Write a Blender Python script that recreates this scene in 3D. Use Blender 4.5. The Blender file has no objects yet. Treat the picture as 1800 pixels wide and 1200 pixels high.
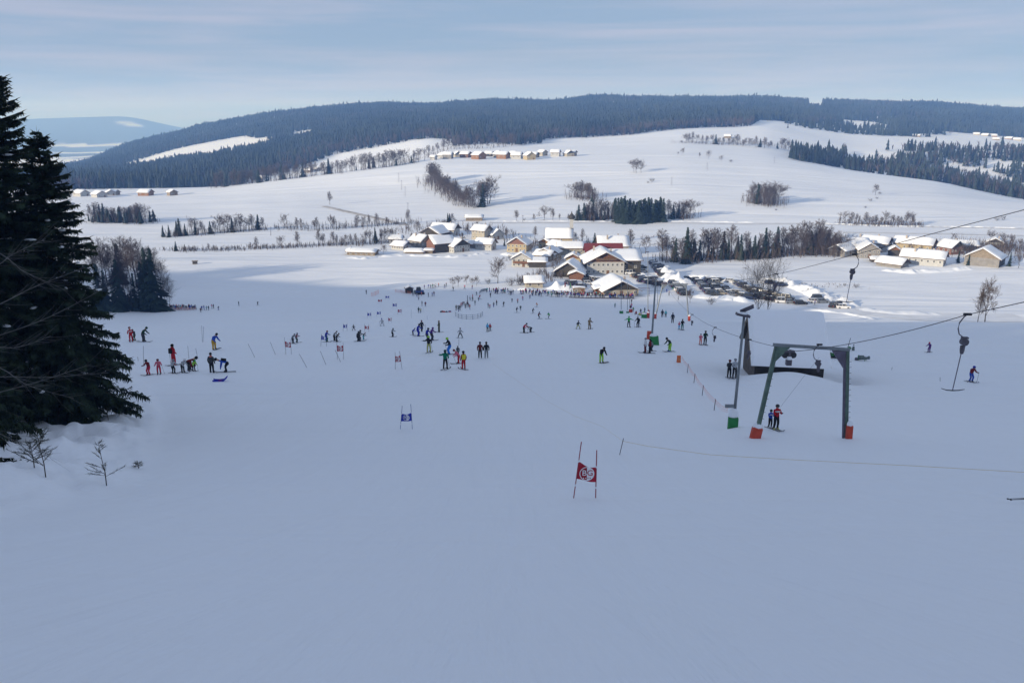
import bpy, bmesh, math, random
import numpy as np
from mathutils import Vector, Matrix

R = math.radians
scene = bpy.context.scene
COL = scene.collection
rng = random.Random(7)
NR = np.random.RandomState(11)

# ---------------------------------------------------------------- camera
PITCH = R(15.2)
FPX = 1450.0
cam_d = bpy.data.cameras.new("camera")
cam = bpy.data.objects.new("camera", cam_d)
COL.objects.link(cam)
cam.location = (0, 0, 0)
cam.rotation_euler = (math.pi / 2 - PITCH, 0, 0)
cam_d.sensor_width = 36.0
cam_d.lens = FPX / 1800.0 * 36.0
cam_d.clip_start = 0.2
cam_d.clip_end = 30000
scene.camera = cam

# ---------------------------------------------------------------- light
SUN_EL = R(13.5)
SUN_DIR_XY = Vector((-0.80, -0.60)).normalized()      # towards the sun, on the ground
sun_az = math.atan2(SUN_DIR_XY.x, SUN_DIR_XY.y)
sun_d = bpy.data.lights.new("sun", 'SUN')
sun_d.energy = 4.6
sun_d.angle = R(0.6)
sun_d.color = (1.0, 0.92, 0.80)
sun = bpy.data.objects.new("sun", sun_d)
COL.objects.link(sun)
sv = Vector((SUN_DIR_XY.x * math.cos(SUN_EL), SUN_DIR_XY.y * math.cos(SUN_EL), math.sin(SUN_EL)))
sun.rotation_euler = sv.to_track_quat('Z', 'Y').to_euler()

world = bpy.data.worlds.new("World")
scene.world = world
world.use_nodes = True
wn, wl = world.node_tree.nodes, world.node_tree.links
wn.clear()
w_out = wn.new('ShaderNodeOutputWorld')
w_bg = wn.new('ShaderNodeBackground')
w_bg.inputs['Strength'].default_value = 0.083
sky = wn.new('ShaderNodeTexSky')
sky.sky_type = 'NISHITA'
sky.sun_disc = False
sky.sun_elevation = SUN_EL
sky.sun_rotation = sun_az
sky.altitude = 600
sky.air_density = 1.0
sky.dust_density = 0.6
sky.ozone_density = 2.0
# thin high cloud veil in long soft bands, the same all round the sky
tc = wn.new('ShaderNodeTexCoord')
mp = wn.new('ShaderNodeMapping')
mp.inputs['Scale'].default_value = (1.0, 1.0, 19.0)
mp.inputs['Rotation'].default_value = (R(2.0), R(1.5), 0)
nz = wn.new('ShaderNodeTexNoise')
nz.inputs['Scale'].default_value = 2.2
nz.inputs['Detail'].default_value = 7
nz.inputs['Roughness'].default_value = 0.58
nz.inputs['Distortion'].default_value = 0.4
ramp = wn.new('ShaderNodeMapRange')
ramp.inputs['From Min'].default_value = 0.36
ramp.inputs['From Max'].default_value = 0.68
ramp.inputs['To Min'].default_value = 0.0
ramp.inputs['To Max'].default_value = 1.0
ramp.interpolation_type = 'SMOOTHSTEP'
veil = wn.new('ShaderNodeMix')
veil.data_type = 'RGBA'
veil.inputs['A'].default_value = (3.05, 4.20, 6.10, 1)
veil.inputs['B'].default_value = (4.75, 5.12, 6.75, 1)
mix = wn.new('ShaderNodeMix')
mix.data_type = 'RGBA'
mix.inputs['Factor'].default_value = 0.88
wl.new(tc.outputs['Generated'], mp.inputs['Vector'])
wl.new(mp.outputs['Vector'], nz.inputs['Vector'])
wl.new(nz.outputs['Fac'], ramp.inputs['Value'])
wl.new(ramp.outputs['Result'], veil.inputs['Factor'])
wl.new(sky.outputs['Color'], mix.inputs['A'])
wl.new(veil.outputs['Result'], mix.inputs['B'])
wl.new(mix.outputs['Result'], w_bg.inputs['Color'])
wl.new(w_bg.outputs['Background'], w_out.inputs['Surface'])

scene.view_settings.view_transform = 'Standard'
scene.view_settings.look = 'None'
scene.view_settings.exposure = 0.16
scene.view_settings.gamma = 1.0
scene.view_settings.use_curve_mapping = False
scene.render.engine = 'CYCLES'
cy = scene.cycles
cy.max_bounces = 6
cy.diffuse_bounces = 3
cy.glossy_bounces = 2
cy.transmission_bounces = 3
cy.volume_bounces = 1
cy.transparent_max_bounces = 6
cy.use_denoising = True

# ---------------------------------------------------------------- helpers
MATS = {}
def mat(name, col, rough=0.8, noise=0.0, nscale=3.0, col2=None, metallic=0.0, spec=None, bump=0.0, bscale=None, obj=True):
    if name in MATS:
        return MATS[name]
    m = bpy.data.materials.new(name)
    m.use_nodes = True
    nt = m.node_tree
    b = nt.nodes['Principled BSDF']
    b.inputs['Base Color'].default_value = (*col, 1)
    b.inputs['Roughness'].default_value = rough
    b.inputs['Metallic'].default_value = metallic
    if spec is not None:
        b.inputs['Specular IOR Level'].default_value = spec
    if noise > 0 or col2 is not None:
        t = nt.nodes.new('ShaderNodeTexCoord')
        n = nt.nodes.new('ShaderNodeTexNoise')
        n.inputs['Scale'].default_value = nscale
        n.inputs['Detail'].default_value = 4
        nt.links.new(t.outputs['Object'], n.inputs['Vector'])
        mx = nt.nodes.new('ShaderNodeMix')
        mx.data_type = 'RGBA'
        mr = nt.nodes.new('ShaderNodeMapRange')
        mr.inputs['From Min'].default_value = 0.35
        mr.inputs['From Max'].default_value = 0.65
        nt.links.new(n.outputs['Fac'], mr.inputs['Value'])
        nt.links.new(mr.outputs['Result'], mx.inputs['Factor'])
        c2 = col2 if col2 is not None else tuple(c * (1 + noise) for c in col)
        c1 = col if col2 is not None else tuple(c * (1 - noise) for c in col)
        mx.inputs['A'].default_value = (*c1, 1)
        mx.inputs['B'].default_value = (*c2, 1)
        nt.links.new(mx.outputs['Result'], b.inputs['Base Color'])
        if bump > 0:
            bp = nt.nodes.new('ShaderNodeBump')
            bp.inputs['Strength'].default_value = bump
            bp.inputs['Distance'].default_value = 0.05
            n2 = nt.nodes.new('ShaderNodeTexNoise')
            n2.inputs['Scale'].default_value = bscale or nscale * 4
            n2.inputs['Detail'].default_value = 4
            nt.links.new(t.outputs['Object'], n2.inputs['Vector'])
            nt.links.new(n2.outputs['Fac'], bp.inputs['Height'])
            nt.links.new(bp.outputs['Normal'], b.inputs['Normal'])
    MATS[name] = m
    return m

def tag(o, label=None, cat=None, group=None, kind=None):
    if label: o['label'] = label
    if cat: o['category'] = cat
    if group: o['group'] = group
    if kind: o['kind'] = kind
    return o

def empty(name, loc=(0, 0, 0), rz=0, label=None, cat=None, group=None):
    o = bpy.data.objects.new(name, None)
    o.empty_display_size = 0.3
    COL.objects.link(o)
    o.location = loc
    o.rotation_euler = (0, 0, rz)
    return tag(o, label, cat, group)

def link(name, me, parent=None, loc=None, rot=None):
    o = bpy.data.objects.new(name, me)
    COL.objects.link(o)
    if parent is not None: o.parent = parent
    if loc is not None: o.location = loc
    if rot is not None: o.rotation_euler = rot
    return o

class MB:
    """collects primitives for ONE mesh"""
    def __init__(s):
        s.v = []; s.f = []; s.mi = []
    def box(s, c, d, rz=0, m=0, rot=None, taper=1.0):
        hx, hy, hz = d[0] / 2, d[1] / 2, d[2] / 2
        M = rot if rot is not None else Matrix.Rotation(rz, 3, 'Z')
        b = len(s.v)
        for sz in (-1, 1):
            k = 1.0 if sz < 0 else taper
            for sx, sy in ((-1, -1), (1, -1), (1, 1), (-1, 1)):
                p = M @ Vector((sx * hx * k, sy * hy * k, sz * hz))
                s.v.append((c[0] + p.x, c[1] + p.y, c[2] + p.z))
        for q in ((0, 3, 2, 1), (4, 5, 6, 7), (0, 1, 5, 4), (1, 2, 6, 5), (2, 3, 7, 6), (3, 0, 4, 7)):
            s.f.append(tuple(b + i for i in q)); s.mi.append(m)
        return s
    def tube(s, pts, rads, n=6, m=0, cap=True):
        pts = [Vector(p) for p in pts]
        if not hasattr(rads, '__len__'): rads = [rads] * len(pts)
        b = len(s.v)
        for i, p in enumerate(pts):
            t = (pts[min(i + 1, len(pts) - 1)] - pts[max(i - 1, 0)])
            if t.length < 1e-9: t = Vector((0, 0, 1))
            t.normalize()
            a = t.orthogonal().normalized() if abs(t.z) > 0.999 else t.cross(Vector((0, 0, 1))).normalized()
            c = t.cross(a)
            for k in range(n):
                th = 2 * math.pi * k / n
                q = p + (a * math.cos(th) + c * math.sin(th)) * rads[i]
                s.v.append(q[:])
        for i in range(len(pts) - 1):
            for k in range(n):
                k2 = (k + 1) % n
                s.f.append((b + i * n + k, b + i * n + k2, b + (i + 1) * n + k2, b + (i + 1) * n + k)); s.mi.append(m)
        if cap and n > 2:
            s.f.append(tuple(b + k for k in range(n))[::-1]); s.mi.append(m)
            e = b + (len(pts) - 1) * n
            s.f.append(tuple(e + k for k in range(n))); s.mi.append(m)
        return s
    def poly(s, pts, m=0):
        b = len(s.v)
        s.v += [tuple(p) for p in pts]
        s.f.append(tuple(range(b, b + len(pts)))); s.mi.append(m)
        return s
    def prism(s, prof, y0, y1, m=0, M=None):
        """prof: list of (x,z) counter-clockwise seen from -y; extruded y0..y1"""
        b = len(s.v); n = len(prof)
        for y in (y0, y1):
            for x, z in prof:
                p = Vector((x, y, z))
                if M is not None: p = M @ p
                s.v.append(p[:])
        s.f.append(tuple(b + i for i in range(n))); s.mi.append(m)
        s.f.append(tuple(b + n + i for i in range(n))[::-1]); s.mi.append(m)
        for i in range(n):
            j = (i + 1) % n
            s.f.append((b + i, b + n + i, b + n + j, b + j)); s.mi.append(m)
        return s
    def lathe(s, prof, n=10, c=(0, 0, 0), m=0):
        b = len(s.v)
        for r, z in prof:
            for k in range(n):
                th = 2 * math.pi * k / n
                s.v.append((c[0] + r * math.cos(th), c[1] + r * math.sin(th), c[2] + z))
        for i in range(len(prof) - 1):
            for k in range(n):
                k2 = (k + 1) % n
                s.f.append((b + i * n + k, b + i * n + k2, b + (i + 1) * n + k2, b + (i + 1) * n + k)); s.mi.append(m)
        s.f.append(tuple(b + k for k in range(n))[::-1]); s.mi.append(m)
        e = b + (len(prof) - 1) * n
        s.f.append(tuple(e + k for k in range(n))); s.mi.append(m)
        return s
    def mesh(s, name, mats, smooth=False):
        me = bpy.data.meshes.new(name)
        me.from_pydata(s.v, [], s.f)
        if not isinstance(mats, (list, tuple)): mats = [mats]
        for m in mats: me.materials.append(m)
        if len(mats) > 1: me.polygons.foreach_set('material_index', s.mi)
        if smooth: me.polygons.foreach_set('use_smooth', [True] * len(me.polygons))
        me.update()
        return me
    def build(s, name, mats, parent=None, smooth=False, loc=None, rot=None):
        return link(name, s.mesh(name, mats, smooth), parent, loc, rot)

def np_mesh(name, V, F, mats, smooth=False, mi=None):
    """V (n,3), F (m,3 or 4) numpy -> mesh"""
    me = bpy.data.meshes.new(name)
    k = F.shape[1]
    me.vertices.add(len(V)); me.vertices.foreach_set('co', V.astype(np.float32).ravel())
    me.loops.add(F.size); me.loops.foreach_set('vertex_index', F.astype(np.int32).ravel())
    me.polygons.add(len(F))
    me.polygons.foreach_set('loop_start', (np.arange(len(F)) * k).astype(np.int32))
    me.polygons.foreach_set('loop_total', np.full(len(F), k, np.int32))
    if not isinstance(mats, (list, tuple)): mats = [mats]
    for m in mats: me.materials.append(m)
    if mi is not None: me.polygons.foreach_set('material_index', mi.astype(np.int32))
    if smooth: me.polygons.foreach_set('use_smooth', np.ones(len(F), bool))
    me.update(calc_edges=True)
    me.validate()
    return me

def _hash(i, j, seed):
    h = (i.astype(np.int64) * 374761393 + j.astype(np.int64) * 668265263 + seed * 982451653) & 0x7fffffff
    h = ((h ^ (h >> 13)) * 1274126177) & 0x7fffffff
    return ((h ^ (h >> 16)) & 0xffff) / 65535.0
def vnoise(x, y, seed=0):
    x = np.asarray(x, float); y = np.asarray(y, float)
    i = np.floor(x); j = np.floor(y); fx = x - i; fy = y - j
    fx = fx * fx * (3 - 2 * fx); fy = fy * fy * (3 - 2 * fy)
    a = _hash(i, j, seed); b = _hash(i + 1, j, seed); c = _hash(i, j + 1, seed); d = _hash(i + 1, j + 1, seed)
    return (a * (1 - fx) + b * fx) * (1 - fy) + (c * (1 - fx) + d * fx) * fy - 0.5
def fbm(x, y, seed=0, oct=4):
    s = 0; a = 1.0
    for o in range(oct):
        s = s + a * vnoise(x * 2 ** o, y * 2 ** o, seed + o); a *= 0.5
    return s
def sstep(a, b, x):
    t = np.clip((x - a) / (b - a), 0, 1)
    return t * t * (3 - 2 * t)

# ---------------------------------------------------------------- terrain
SP, CP = math.sin(PITCH), math.cos(PITCH)
def ray(px, py):
    u = (px - 900.0) / FPX; v = (600.0 - py) / FPX
    return u, CP + v * SP, -SP + v * CP
def z_at(py, Y):
    _, yy, zz = ray(900, py)
    return Y * zz / yy

COLS = [-150, 0, 150, 225, 300, 375, 450, 525, 600, 675, 750, 825, 900, 975, 1050, 1200, 1350, 1425, 1500, 1650, 1800, 1950]
NEAR_D = [0.8, 4.2, 12, 24, 40, 60, 80, 110, 150, 200, 240, 284, 323, 372, 440]
PL = [-1.95, -3.3, -6.9, -11.9, -17.2, -22.3, -25.6, -31.2, -39.5, -50.5, -58.5, -62.5, -63, -63, -63]
PC = [-1.95, -3.3, -6.9, -11.9, -17.2, -22.3, -25.2, -30.0, -37.3, -47.6, -54.6, -61.0, -62.3, -62.8, -63]
PR = [-1.95, -3.3, -6.9, -11.9, -17.2, -22.6, -26.2, -31.3, -37.2, -51.0, -60.5, -62.5, -63, -62.8, -63]
#        -150   0    150   225   300   375   450   525   600   675   750   825   900   975  1050  1200  1350  1425  1500  1650  1800  1950
FAR = [
 ('y', 505, [392]*22),
 ('y', 600, [372, 372, 370, 370, 368, 366, 362, 360, 360, 358, 356, 352, 350, 349, 348, 348, 350, 351, 352, 354, 362, 368]),
 ('y', 700, [356, 356, 352, 352, 350, 347, 342, 338, 335, 331, 326, 322, 320, 318, 316, 312, 318, 323, 328, 336, 357.2, 364]),
 ('y', 800, [346, 345, 342, 340, 337, 332, 322.5, 314.5, 305, 297, 290, 288, 287, 286, 285, 284, 290, 297, 305, 321.5, 352, 364]),
 ('y', 880, [340, 338, 335, 333, 331, 328, 320, 312, 300.5, 290, 279, 276, 274, 273, 272, 270, 277, 287, 300, 321, 349, 362]),
 ('y', 960, [338, 335, 333, 331, 330, 328, 320, 311, 301, 289, 275, 267, 265, 264, 263, 260, 268, 283, 299, 320, 345, 356]),
 ('y', 1060,[336, 333, 330, 327, 324, 320, 310, 300, 292, 279, 264, 257, 256, 255, 254, 250, 257, 274, 292, 308, 330, 342]),
 ('y', 1200,[332, 328, 323, 320, 316, 310, 299, 287, 274, 259, 243, 247, 247, 245, 241, 232, 234, 248, 262, 270, 284, 292]),
 ('y', 1450,[328, 322, 315, 310, 302, 291, 279, 266, 250, 240, 233, 234, 234, 231, 228, 220, 216, 230, 240, 246, 258, 266]),
 ('y', 1800,[324, 316, 306, 300, 288, 277, 264, 246, 230, 219, 215, 216, 216, 214, 212, 206, 206, 212, 220, 228, 240, 248]),
 ('y', 2100,[322, 314, 296, 281, 262, 248, 236, 225, 213, 208, 204, 204, 204, 201, 199, 195, 196, 199, 204, 210, 219, 226]),
 ('y', 2450,[320, 313, 293, 270, 254, 238, 223, 210, 202, 197, 198, 194, 194, 192, 187, 186, 188, 191, 194, 199, 206, 211]),
 ('y', 2750,[320, 312, 291, 258, 240, 222, 207, 198, 191, 186, 190, 183, 181, 184, 174, 177, 177, 182, 183, 187, 198, 203]),
 ('y', 3400,[312, 306, 286, 270, 262, 240, 225, 216, 205, 200, 200, 197, 195, 195, 190, 184, 184, 188, 192, 198, 207, 210]),
 ('y', 4700,[284, 282, 276, 270, 266, 262, 255, 240, 230, 225, 220, 215, 215, 212, 208, 200, 200, 200, 204, 210, 216, 218]),
 ('y', 6500,[262, 261, 262, 262, 261, 258, 250, 245, 240, 232, 225, 220, 220, 217, 214, 210, 210, 210, 212, 214, 218, 220]),
 ('y', 7600,[238, 234, 232, 230, 238, 246, 246, 240, 240, 235, 230, 226, 224, 222, 220, 215, 215, 215, 216, 218, 220, 222]),
 ('y', 8600,[212, 211, 206, 204, 221, 236, 240, 238, 236, 232, 228, 224, 222, 220, 218, 214, 214, 214, 215, 217, 219, 221]),
 ('z', 11500, [-250]*22),
]
cs = np.array(COLS, float)
wL = 1 - sstep(450, 900, cs); wR = sstep(1120, 1330, cs)
ringY = []; ringZ = []; ringAz = []
for k, Y in enumerate(NEAR_D):
    z = PL[k] * wL + PR[k] * wR + PC[k] * (1 - wL - wR)
    ringY.append(Y); ringZ.append(z); ringAz.append(np.arctan((cs - 900) / FPX / 0.985))
for mode, Y, ys in FAR:
    a = []; zz = []
    for c, yv in zip(COLS, ys):
        if mode == 'y':
            u, yy, _ = ray(c, yv); a.append(math.atan2(u, yy)); zz.append(z_at(yv, Y))
        else:
            a.append(math.atan((c - 900) / FPX / 1.03)); zz.append(yv)
    ringY.append(Y); ringZ.append(np.array(zz)); ringAz.append(np.array(a))
AZ = np.concatenate([np.arange(-180, -40, 2.0), np.arange(-40, 40, 0.16), np.arange(40, 180.01, 2.0)]) * math.pi / 180
DD = [0.5]
while DD[-1] < 11400:
    DD.append(DD[-1] * 1.0175 + 0.12)
DD = np.array(DD)
nA, nD = len(AZ), len(DD)
ctlZ = np.array([np.interp(AZ, ringAz[k], ringZ[k]) for k in range(len(ringY))])
fine = (np.abs(AZ) < R(40))
ker = np.exp(-0.5 * (np.arange(-9, 10) / 3.5) ** 2); ker /= ker.sum()
for k in range(len(ringY)):
    zz = ctlZ[k]
    ext = np.pad(zz, 9, mode='edge')
    sm = np.convolve(ext, ker, 'valid')
    ctlZ[k] = np.where(fine, sm, zz)
def pchip(x, Yc, xi):
    h = np.diff(x)[:, None]; d = np.diff(Yc, axis=0) / h
    m = np.zeros_like(Yc)
    w1 = 2 * h[1:] + h[:-1]; w2 = h[1:] + 2 * h[:-1]
    with np.errstate(divide='ignore', invalid='ignore'):
        hm = (w1 + w2) / (w1 / d[:-1] + w2 / d[1:])
    m[1:-1] = np.where(d[:-1] * d[1:] > 0, hm, 0)
    m[0] = d[0]; m[-1] = d[-1]
    return h, d, m
xs = np.array(ringY, float)
H_, D_, M_ = pchip(xs, ctlZ, None)
ZT = np.zeros((nA, nD))
for a in range(nA):
    cz = math.cos(min(abs(AZ[a]), R(40)))
    q = np.clip(DD * cz, xs[0], xs[-1])
    i = np.clip(np.searchsorted(xs, q) - 1, 0, len(xs) - 2)
    t = (q - xs[i]) / (xs[i + 1] - xs[i]); h = xs[i + 1] - xs[i]
    y0, y1 = ctlZ[i, a], ctlZ[i + 1, a]; m0, m1 = M_[i, a], M_[i + 1, a]
    ZT[a] = (2*t**3 - 3*t**2 + 1) * y0 + (t**3 - 2*t**2 + t) * h * m0 + (-2*t**3 + 3*t**2) * y1 + (t**3 - t**2) * h * m1
XX = np.sin(AZ)[:, None] * DD[None, :]
YY = np.cos(AZ)[:, None] * DD[None, :]
# the hill the photographer stands on goes on up behind and to the left
S_ = -(0.62 * XX + 0.78 * YY)
CREST = 372.0
T_ = 0.78 * XX - 0.62 * YY
KS = 0.120 + 0.098 * sstep(-470, -230, T_) + 0.06 * sstep(-190, -20, T_)
zb = np.where(S_ < CREST, -1.7 + KS * S_, -1.7 + KS * CREST - 0.06 * (S_ - CREST))
zb = np.where(S_ < 0, np.maximum(-1.7 + 0.27 * S_, -63), np.maximum(zb, -50))
zb = zb + 6 * fbm(XX / 90, YY / 90, 5) * sstep(60, 300, DD)[None, :]
zb = zb + 70 * fbm(XX / 2200, YY / 2200, 9, 3) * sstep(1200, 4000, DD)[None, :]
wB = sstep(R(37), R(72), np.abs(AZ))[:, None]
ZT = ZT * (1 - wB) + zb * wB
inview = 1 - wB
# relief: soft undulation on the valley floor, bumps in the woods' edge on the left, piste edge bank
ZT += inview * 0.9 * fbm(XX / 70, YY / 70, 21, 3) * sstep(220, 330, DD)[None, :]
ZT += inview * 2.2 * fbm(XX / 260, YY / 260, 31, 3) * sstep(560, 900, DD)[None, :] * (1 - sstep(5000, 7000, DD))[None, :]
ZT += inview * 0.10 * fbm(XX / 9, YY / 9, 41, 3) * (1 - sstep(150, 260, DD))[None, :]
edge_x = -27.5 - 0.27 * (YY - 62) * 0 + np.interp(YY, [0, 20, 30, 38, 50, 62, 80, 110, 200], [-12, -13.5, -15.2, -18.5, -22.5, -28, -37, -55, -110])
left = sstep(0.0, 3.0, (np.interp(YY, [0, 20, 30, 38, 50, 62, 80, 110, 200], [-12, -13.5, -15.2, -18.5, -22.5, -28, -37, -55, -110]) - XX)) * (1 - sstep(75, 110, YY)) * (YY > 3)
ZT += left * (0.75 + 0.9 * fbm(XX / 3.2, YY / 3.2, 51, 4))
ZT += left * 0.38 * fbm(XX / 0.8, YY / 0.8, 57, 3)
edge_d = np.interp(YY, [0, 20, 30, 38, 50, 62, 80, 110, 200], [-12, -13.5, -15.2, -18.5, -22.5, -28, -37, -55, -110]) - XX
ZT += 0.30 * np.exp(-((edge_d - 0.6) / 0.7) ** 2) * (YY > 3) * (YY < 75) * (0.6 + fbm(XX / 1.1, YY / 1.1, 59, 2))
# shallow dish and drift below the hut and round the lift pads on the right
def dish(cx, cy, r, h):
    global ZT
    ZT += h * np.exp(-((XX - cx) ** 2 + (YY - cy) ** 2) / (r * r))

def table_lookup(x, y):
    x = np.asarray(x, float); y = np.asarray(y, float)
    az = np.arctan2(x, y); d = np.hypot(x, y)
    ia = np.clip(np.searchsorted(AZ, az) - 1, 0, nA - 2); ta = np.clip((az - AZ[ia]) / (AZ[ia + 1] - AZ[ia]), 0, 1)
    jd = np.clip(np.searchsorted(DD, d) - 1, 0, nD - 2); td = np.clip((d - DD[jd]) / (DD[jd + 1] - DD[jd]), 0, 1)
    return (ZT[ia, jd] * (1 - ta) + ZT[ia + 1, jd] * ta) * (1 - td) + (ZT[ia, jd + 1] * (1 - ta) + ZT[ia + 1, jd + 1] * ta) * td
_T = np.geomspace(2.0, 9000, 2600)
def ground(px, py):
    """where the line of sight through a photograph pixel first meets the ground"""
    u, yy, zz = ray(px, py)
    x = u * _T; y = yy * _T; z = zz * _T
    g = table_lookup(x, y)
    k = np.nonzero(z < g)[0]
    if len(k) == 0:
        k0 = np.argmax(g - z)
        return Vector((x[k0], y[k0], float(g[k0])))
    i = max(k[0], 1)
    a0, a1 = z[i-1] - g[i-1], z[i] - g[i]
    t = a0 / (a0 - a1)
    X = x[i-1] + (x[i] - x[i-1]) * t; Y = y[i-1] + (y[i] - y[i-1]) * t
    return Vector((X, Y, float(table_lookup(X, Y))))
def gz(x, y):
    return float(table_lookup(x, y))
def at(px, py, Y):
    """a point at depth Y on the line of sight through a photograph pixel"""
    u, yy, zz = ray(px, py)
    return Vector((u * Y / yy, Y, zz * Y / yy))
def mpp(p):
    """metres per photograph pixel at point p"""
    return (p.y * CP - p.z * SP) / FPX

# ---------------------------------------------------------------- snow
snow = bpy.data.materials.new("snow")
snow.use_nodes = True
nt = snow.node_tree
bs = nt.nodes['Principled BSDF']
bs.inputs['Roughness'].default_value = 0.62
bs.inputs['Specular IOR Level'].default_value = 0.25
g = nt.nodes.new('ShaderNodeNewGeometry')
att = nt.nodes.new('ShaderNodeAttribute'); att.attribute_name = 'wood'
def N(t, **kw):
    n = nt.nodes.new(t)
    for k, v in kw.items():
        if k in n.inputs: n.inputs[k].default_value = v
        else: setattr(n, k, v)
    return n
def mapping(scale, rot=(0, 0, 0)):
    m = N('ShaderNodeMapping'); m.inputs['Scale'].default_value = scale; m.inputs['Rotation'].default_value = rot
    nt.links.new(g.outputs['Position'], m.inputs['Vector'])
    return m
def noise(scale, rot, detail, rough=0.5, dist=0.0):
    m = mapping(scale, rot)
    n = N('ShaderNodeTexNoise'); n.inputs['Scale'].default_value = 1; n.inputs['Detail'].default_value = detail
    n.inputs['Roughness'].default_value = rough; n.inputs['Distortion'].default_value = dist
    nt.links.new(m.outputs['Vector'], n.inputs['Vector'])
    return n
n_big = noise((0.012, 0.03, 0.02), (0, 0, 0.2), 5)
n_trk = noise((0.75, 0.055, 0.055), (0, 0, 0.10), 6, 0.6, 0.5)     # skied tracks down the slope
n_trk2 = noise((0.8, 0.07, 0.06), (0, 0, -0.42), 6, 0.6, 0.7)
n_fine = noise((4, 4, 4), (0, 0, 0), 4, 0.6)
n_drift = noise((0.02, 0.16, 0.05), (0, 0, -0.12), 5, 0.55, 0.6)    # wind-packed streaks on the fields
mxc = N('ShaderNodeMix', data_type='RGBA')
mxc.inputs['A'].default_value = (0.82, 0.845, 0.885, 1); mxc.inputs['B'].default_value = (0.90, 0.905, 0.915, 1)
nt.links.new(n_big.outputs['Fac'], mxc.inputs['Factor'])
mxw = N('ShaderNodeMix', data_type='RGBA')
mxw.inputs['B'].default_value = (0.030, 0.040, 0.040, 1)
nt.links.new(mxc.outputs['Result'], mxw.inputs['A'])
nt.links.new(att.outputs['Fac'], mxw.inputs['Factor'])
nt.links.new(mxw.outputs['Result'], bs.inputs['Base Color'])
def bump(hsock, strength, dist, prev=None):
    b = N('ShaderNodeBump'); b.inputs['Strength'].default_value = strength; b.inputs['Distance'].default_value = dist
    nt.links.new(hsock, b.inputs['Height'])
    if prev is not None: nt.links.new(prev.outputs['Normal'], b.inputs['Normal'])
    return b
sep = N('ShaderNodeSeparateXYZ'); nt.links.new(g.outputs['Position'], sep.inputs['Vector'])
mr_ = N('ShaderNodeMapRange'); mr_.inputs['From Min'].default_value = 120; mr_.inputs['From Max'].default_value = 260; mr_.inputs['To Min'].default_value = 1.0; mr_.inputs['To Max'].default_value = 0.12
nt.links.new(sep.outputs['Y'], mr_.inputs['Value'])
def faded(s_, k=1.0):
    m = N('ShaderNodeMath', operation='MULTIPLY'); nt.links.new(s_, m.inputs[0]); nt.links.new(mr_.outputs['Result'], m.inputs[1]); return m.outputs[0]
b1 = bump(faded(n_trk.outputs['Fac']), 0.55, 0.20)
b2 = bump(faded(n_trk2.outputs['Fac']), 0.5, 0.16, b1)
b3 = bump(n_fine.outputs['Fac'], 0.35, 0.02, b2)
b4 = bump(n_drift.outputs['Fac'], 0.45, 0.7, b3)
n_d2 = noise((0.006, 0.035, 0.01), (0, 0, 0.10), 4, 0.55, 0.8)
b5 = bump(n_d2.outputs['Fac'], 0.8, 3.0, b4)
nt.links.new(b5.outputs['Normal'], bs.inputs['Normal'])
MATS['snow'] = snow
snow_plain = mat('snow_cap', (0.84, 0.86, 0.89), 0.65, noise=0.02, nscale=2, spec=0.25, bump=0.4, bscale=2.5)
# local relief that belongs to the ground, before it is meshed
HUT = at(1374, 640, 86.0)
TOWER_R = ground(1486, 770); TOWER_L = ground(1326, 752); LAMP_B = ground(1286, 752)
dish(TOWER_L.x, TOWER_L.y, 3.5, 0.35)
dish(LAMP_B.x - 1.2, LAMP_B.y + 0.6, 1.5, -0.55)
dish(LAMP_B.x + 1.9, LAMP_B.y + 0.7, 1.1, -0.5)
dish(HUT.x + 5.6, HUT.y - 3.2, 1.9, -1.5)
dish(HUT.x - 1.5, HUT.y - 6.6, 2.6, 1.15)
dish(HUT.x + 1.5, HUT.y - 6.8, 2.2, 0.6)
dish(HUT.x - 4.5, HUT.y - 5.2, 2.2, 0.6)

V = np.stack([XX, YY, ZT], -1).reshape(-1, 3)
ia, jd = np.meshgrid(np.arange(nA - 1), np.arange(nD - 1), indexing='ij')
a0 = (ia * nD + jd).ravel()
F = np.stack([a0, a0 + 1, a0 + nD + 1, a0 + nD], 1)
V = np.vstack([V, [[0, 0, float(ZT[:, 0].mean())]]])
me = np_mesh('snow_ground', V, F[:, ::-1], snow, smooth=True)
# woods that cover the far mountain: the ground there is dark
wd = np.zeros((nA, nD))
dYY = DD[None, :] * np.cos(np.minimum(np.abs(AZ), R(40)))[:, None]
nn = fbm(XX / 900, YY / 500, 71, 4)
nn2 = fbm(XX / 150, YY / 90, 75, 3)
wd = np.where(dYY > 6900, sstep(-0.62, -0.5, nn), sstep(-0.22, -0.10, nn + 0.25 * nn2) * (dYY > 4300))
wd = np.where((wB > 0.5) & (DD[None, :] > 900), sstep(0.0, 0.2, nn), wd)
wd = np.clip(wd, 0, 1) * 0.95
at_ = me.attributes.new('wood', 'FLOAT', 'POINT')
at_.data.foreach_set('value', np.append(wd.ravel(), 0).astype(np.float32))
og = link('snow_ground', me)
tag(og, 'snow covered piste, valley floor and far hills', None, kind='structure')

# ---------------------------------------------------------------- far woods (nobody could count them)
m_con = mat('far_spruce', (0.016, 0.024, 0.024), 0.95, col2=(0.045, 0.058, 0.046), nscale=0.011, spec=0.05)
m_dec = mat('far_bare_wood', (0.075, 0.062, 0.060), 0.95, noise=0.3, nscale=0.012, spec=0.05)

def px_of(x, y):
    # photograph column of a direction, for far ground (line of sight near level)
    return 900 + FPX * 1.03 * x / y

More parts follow.
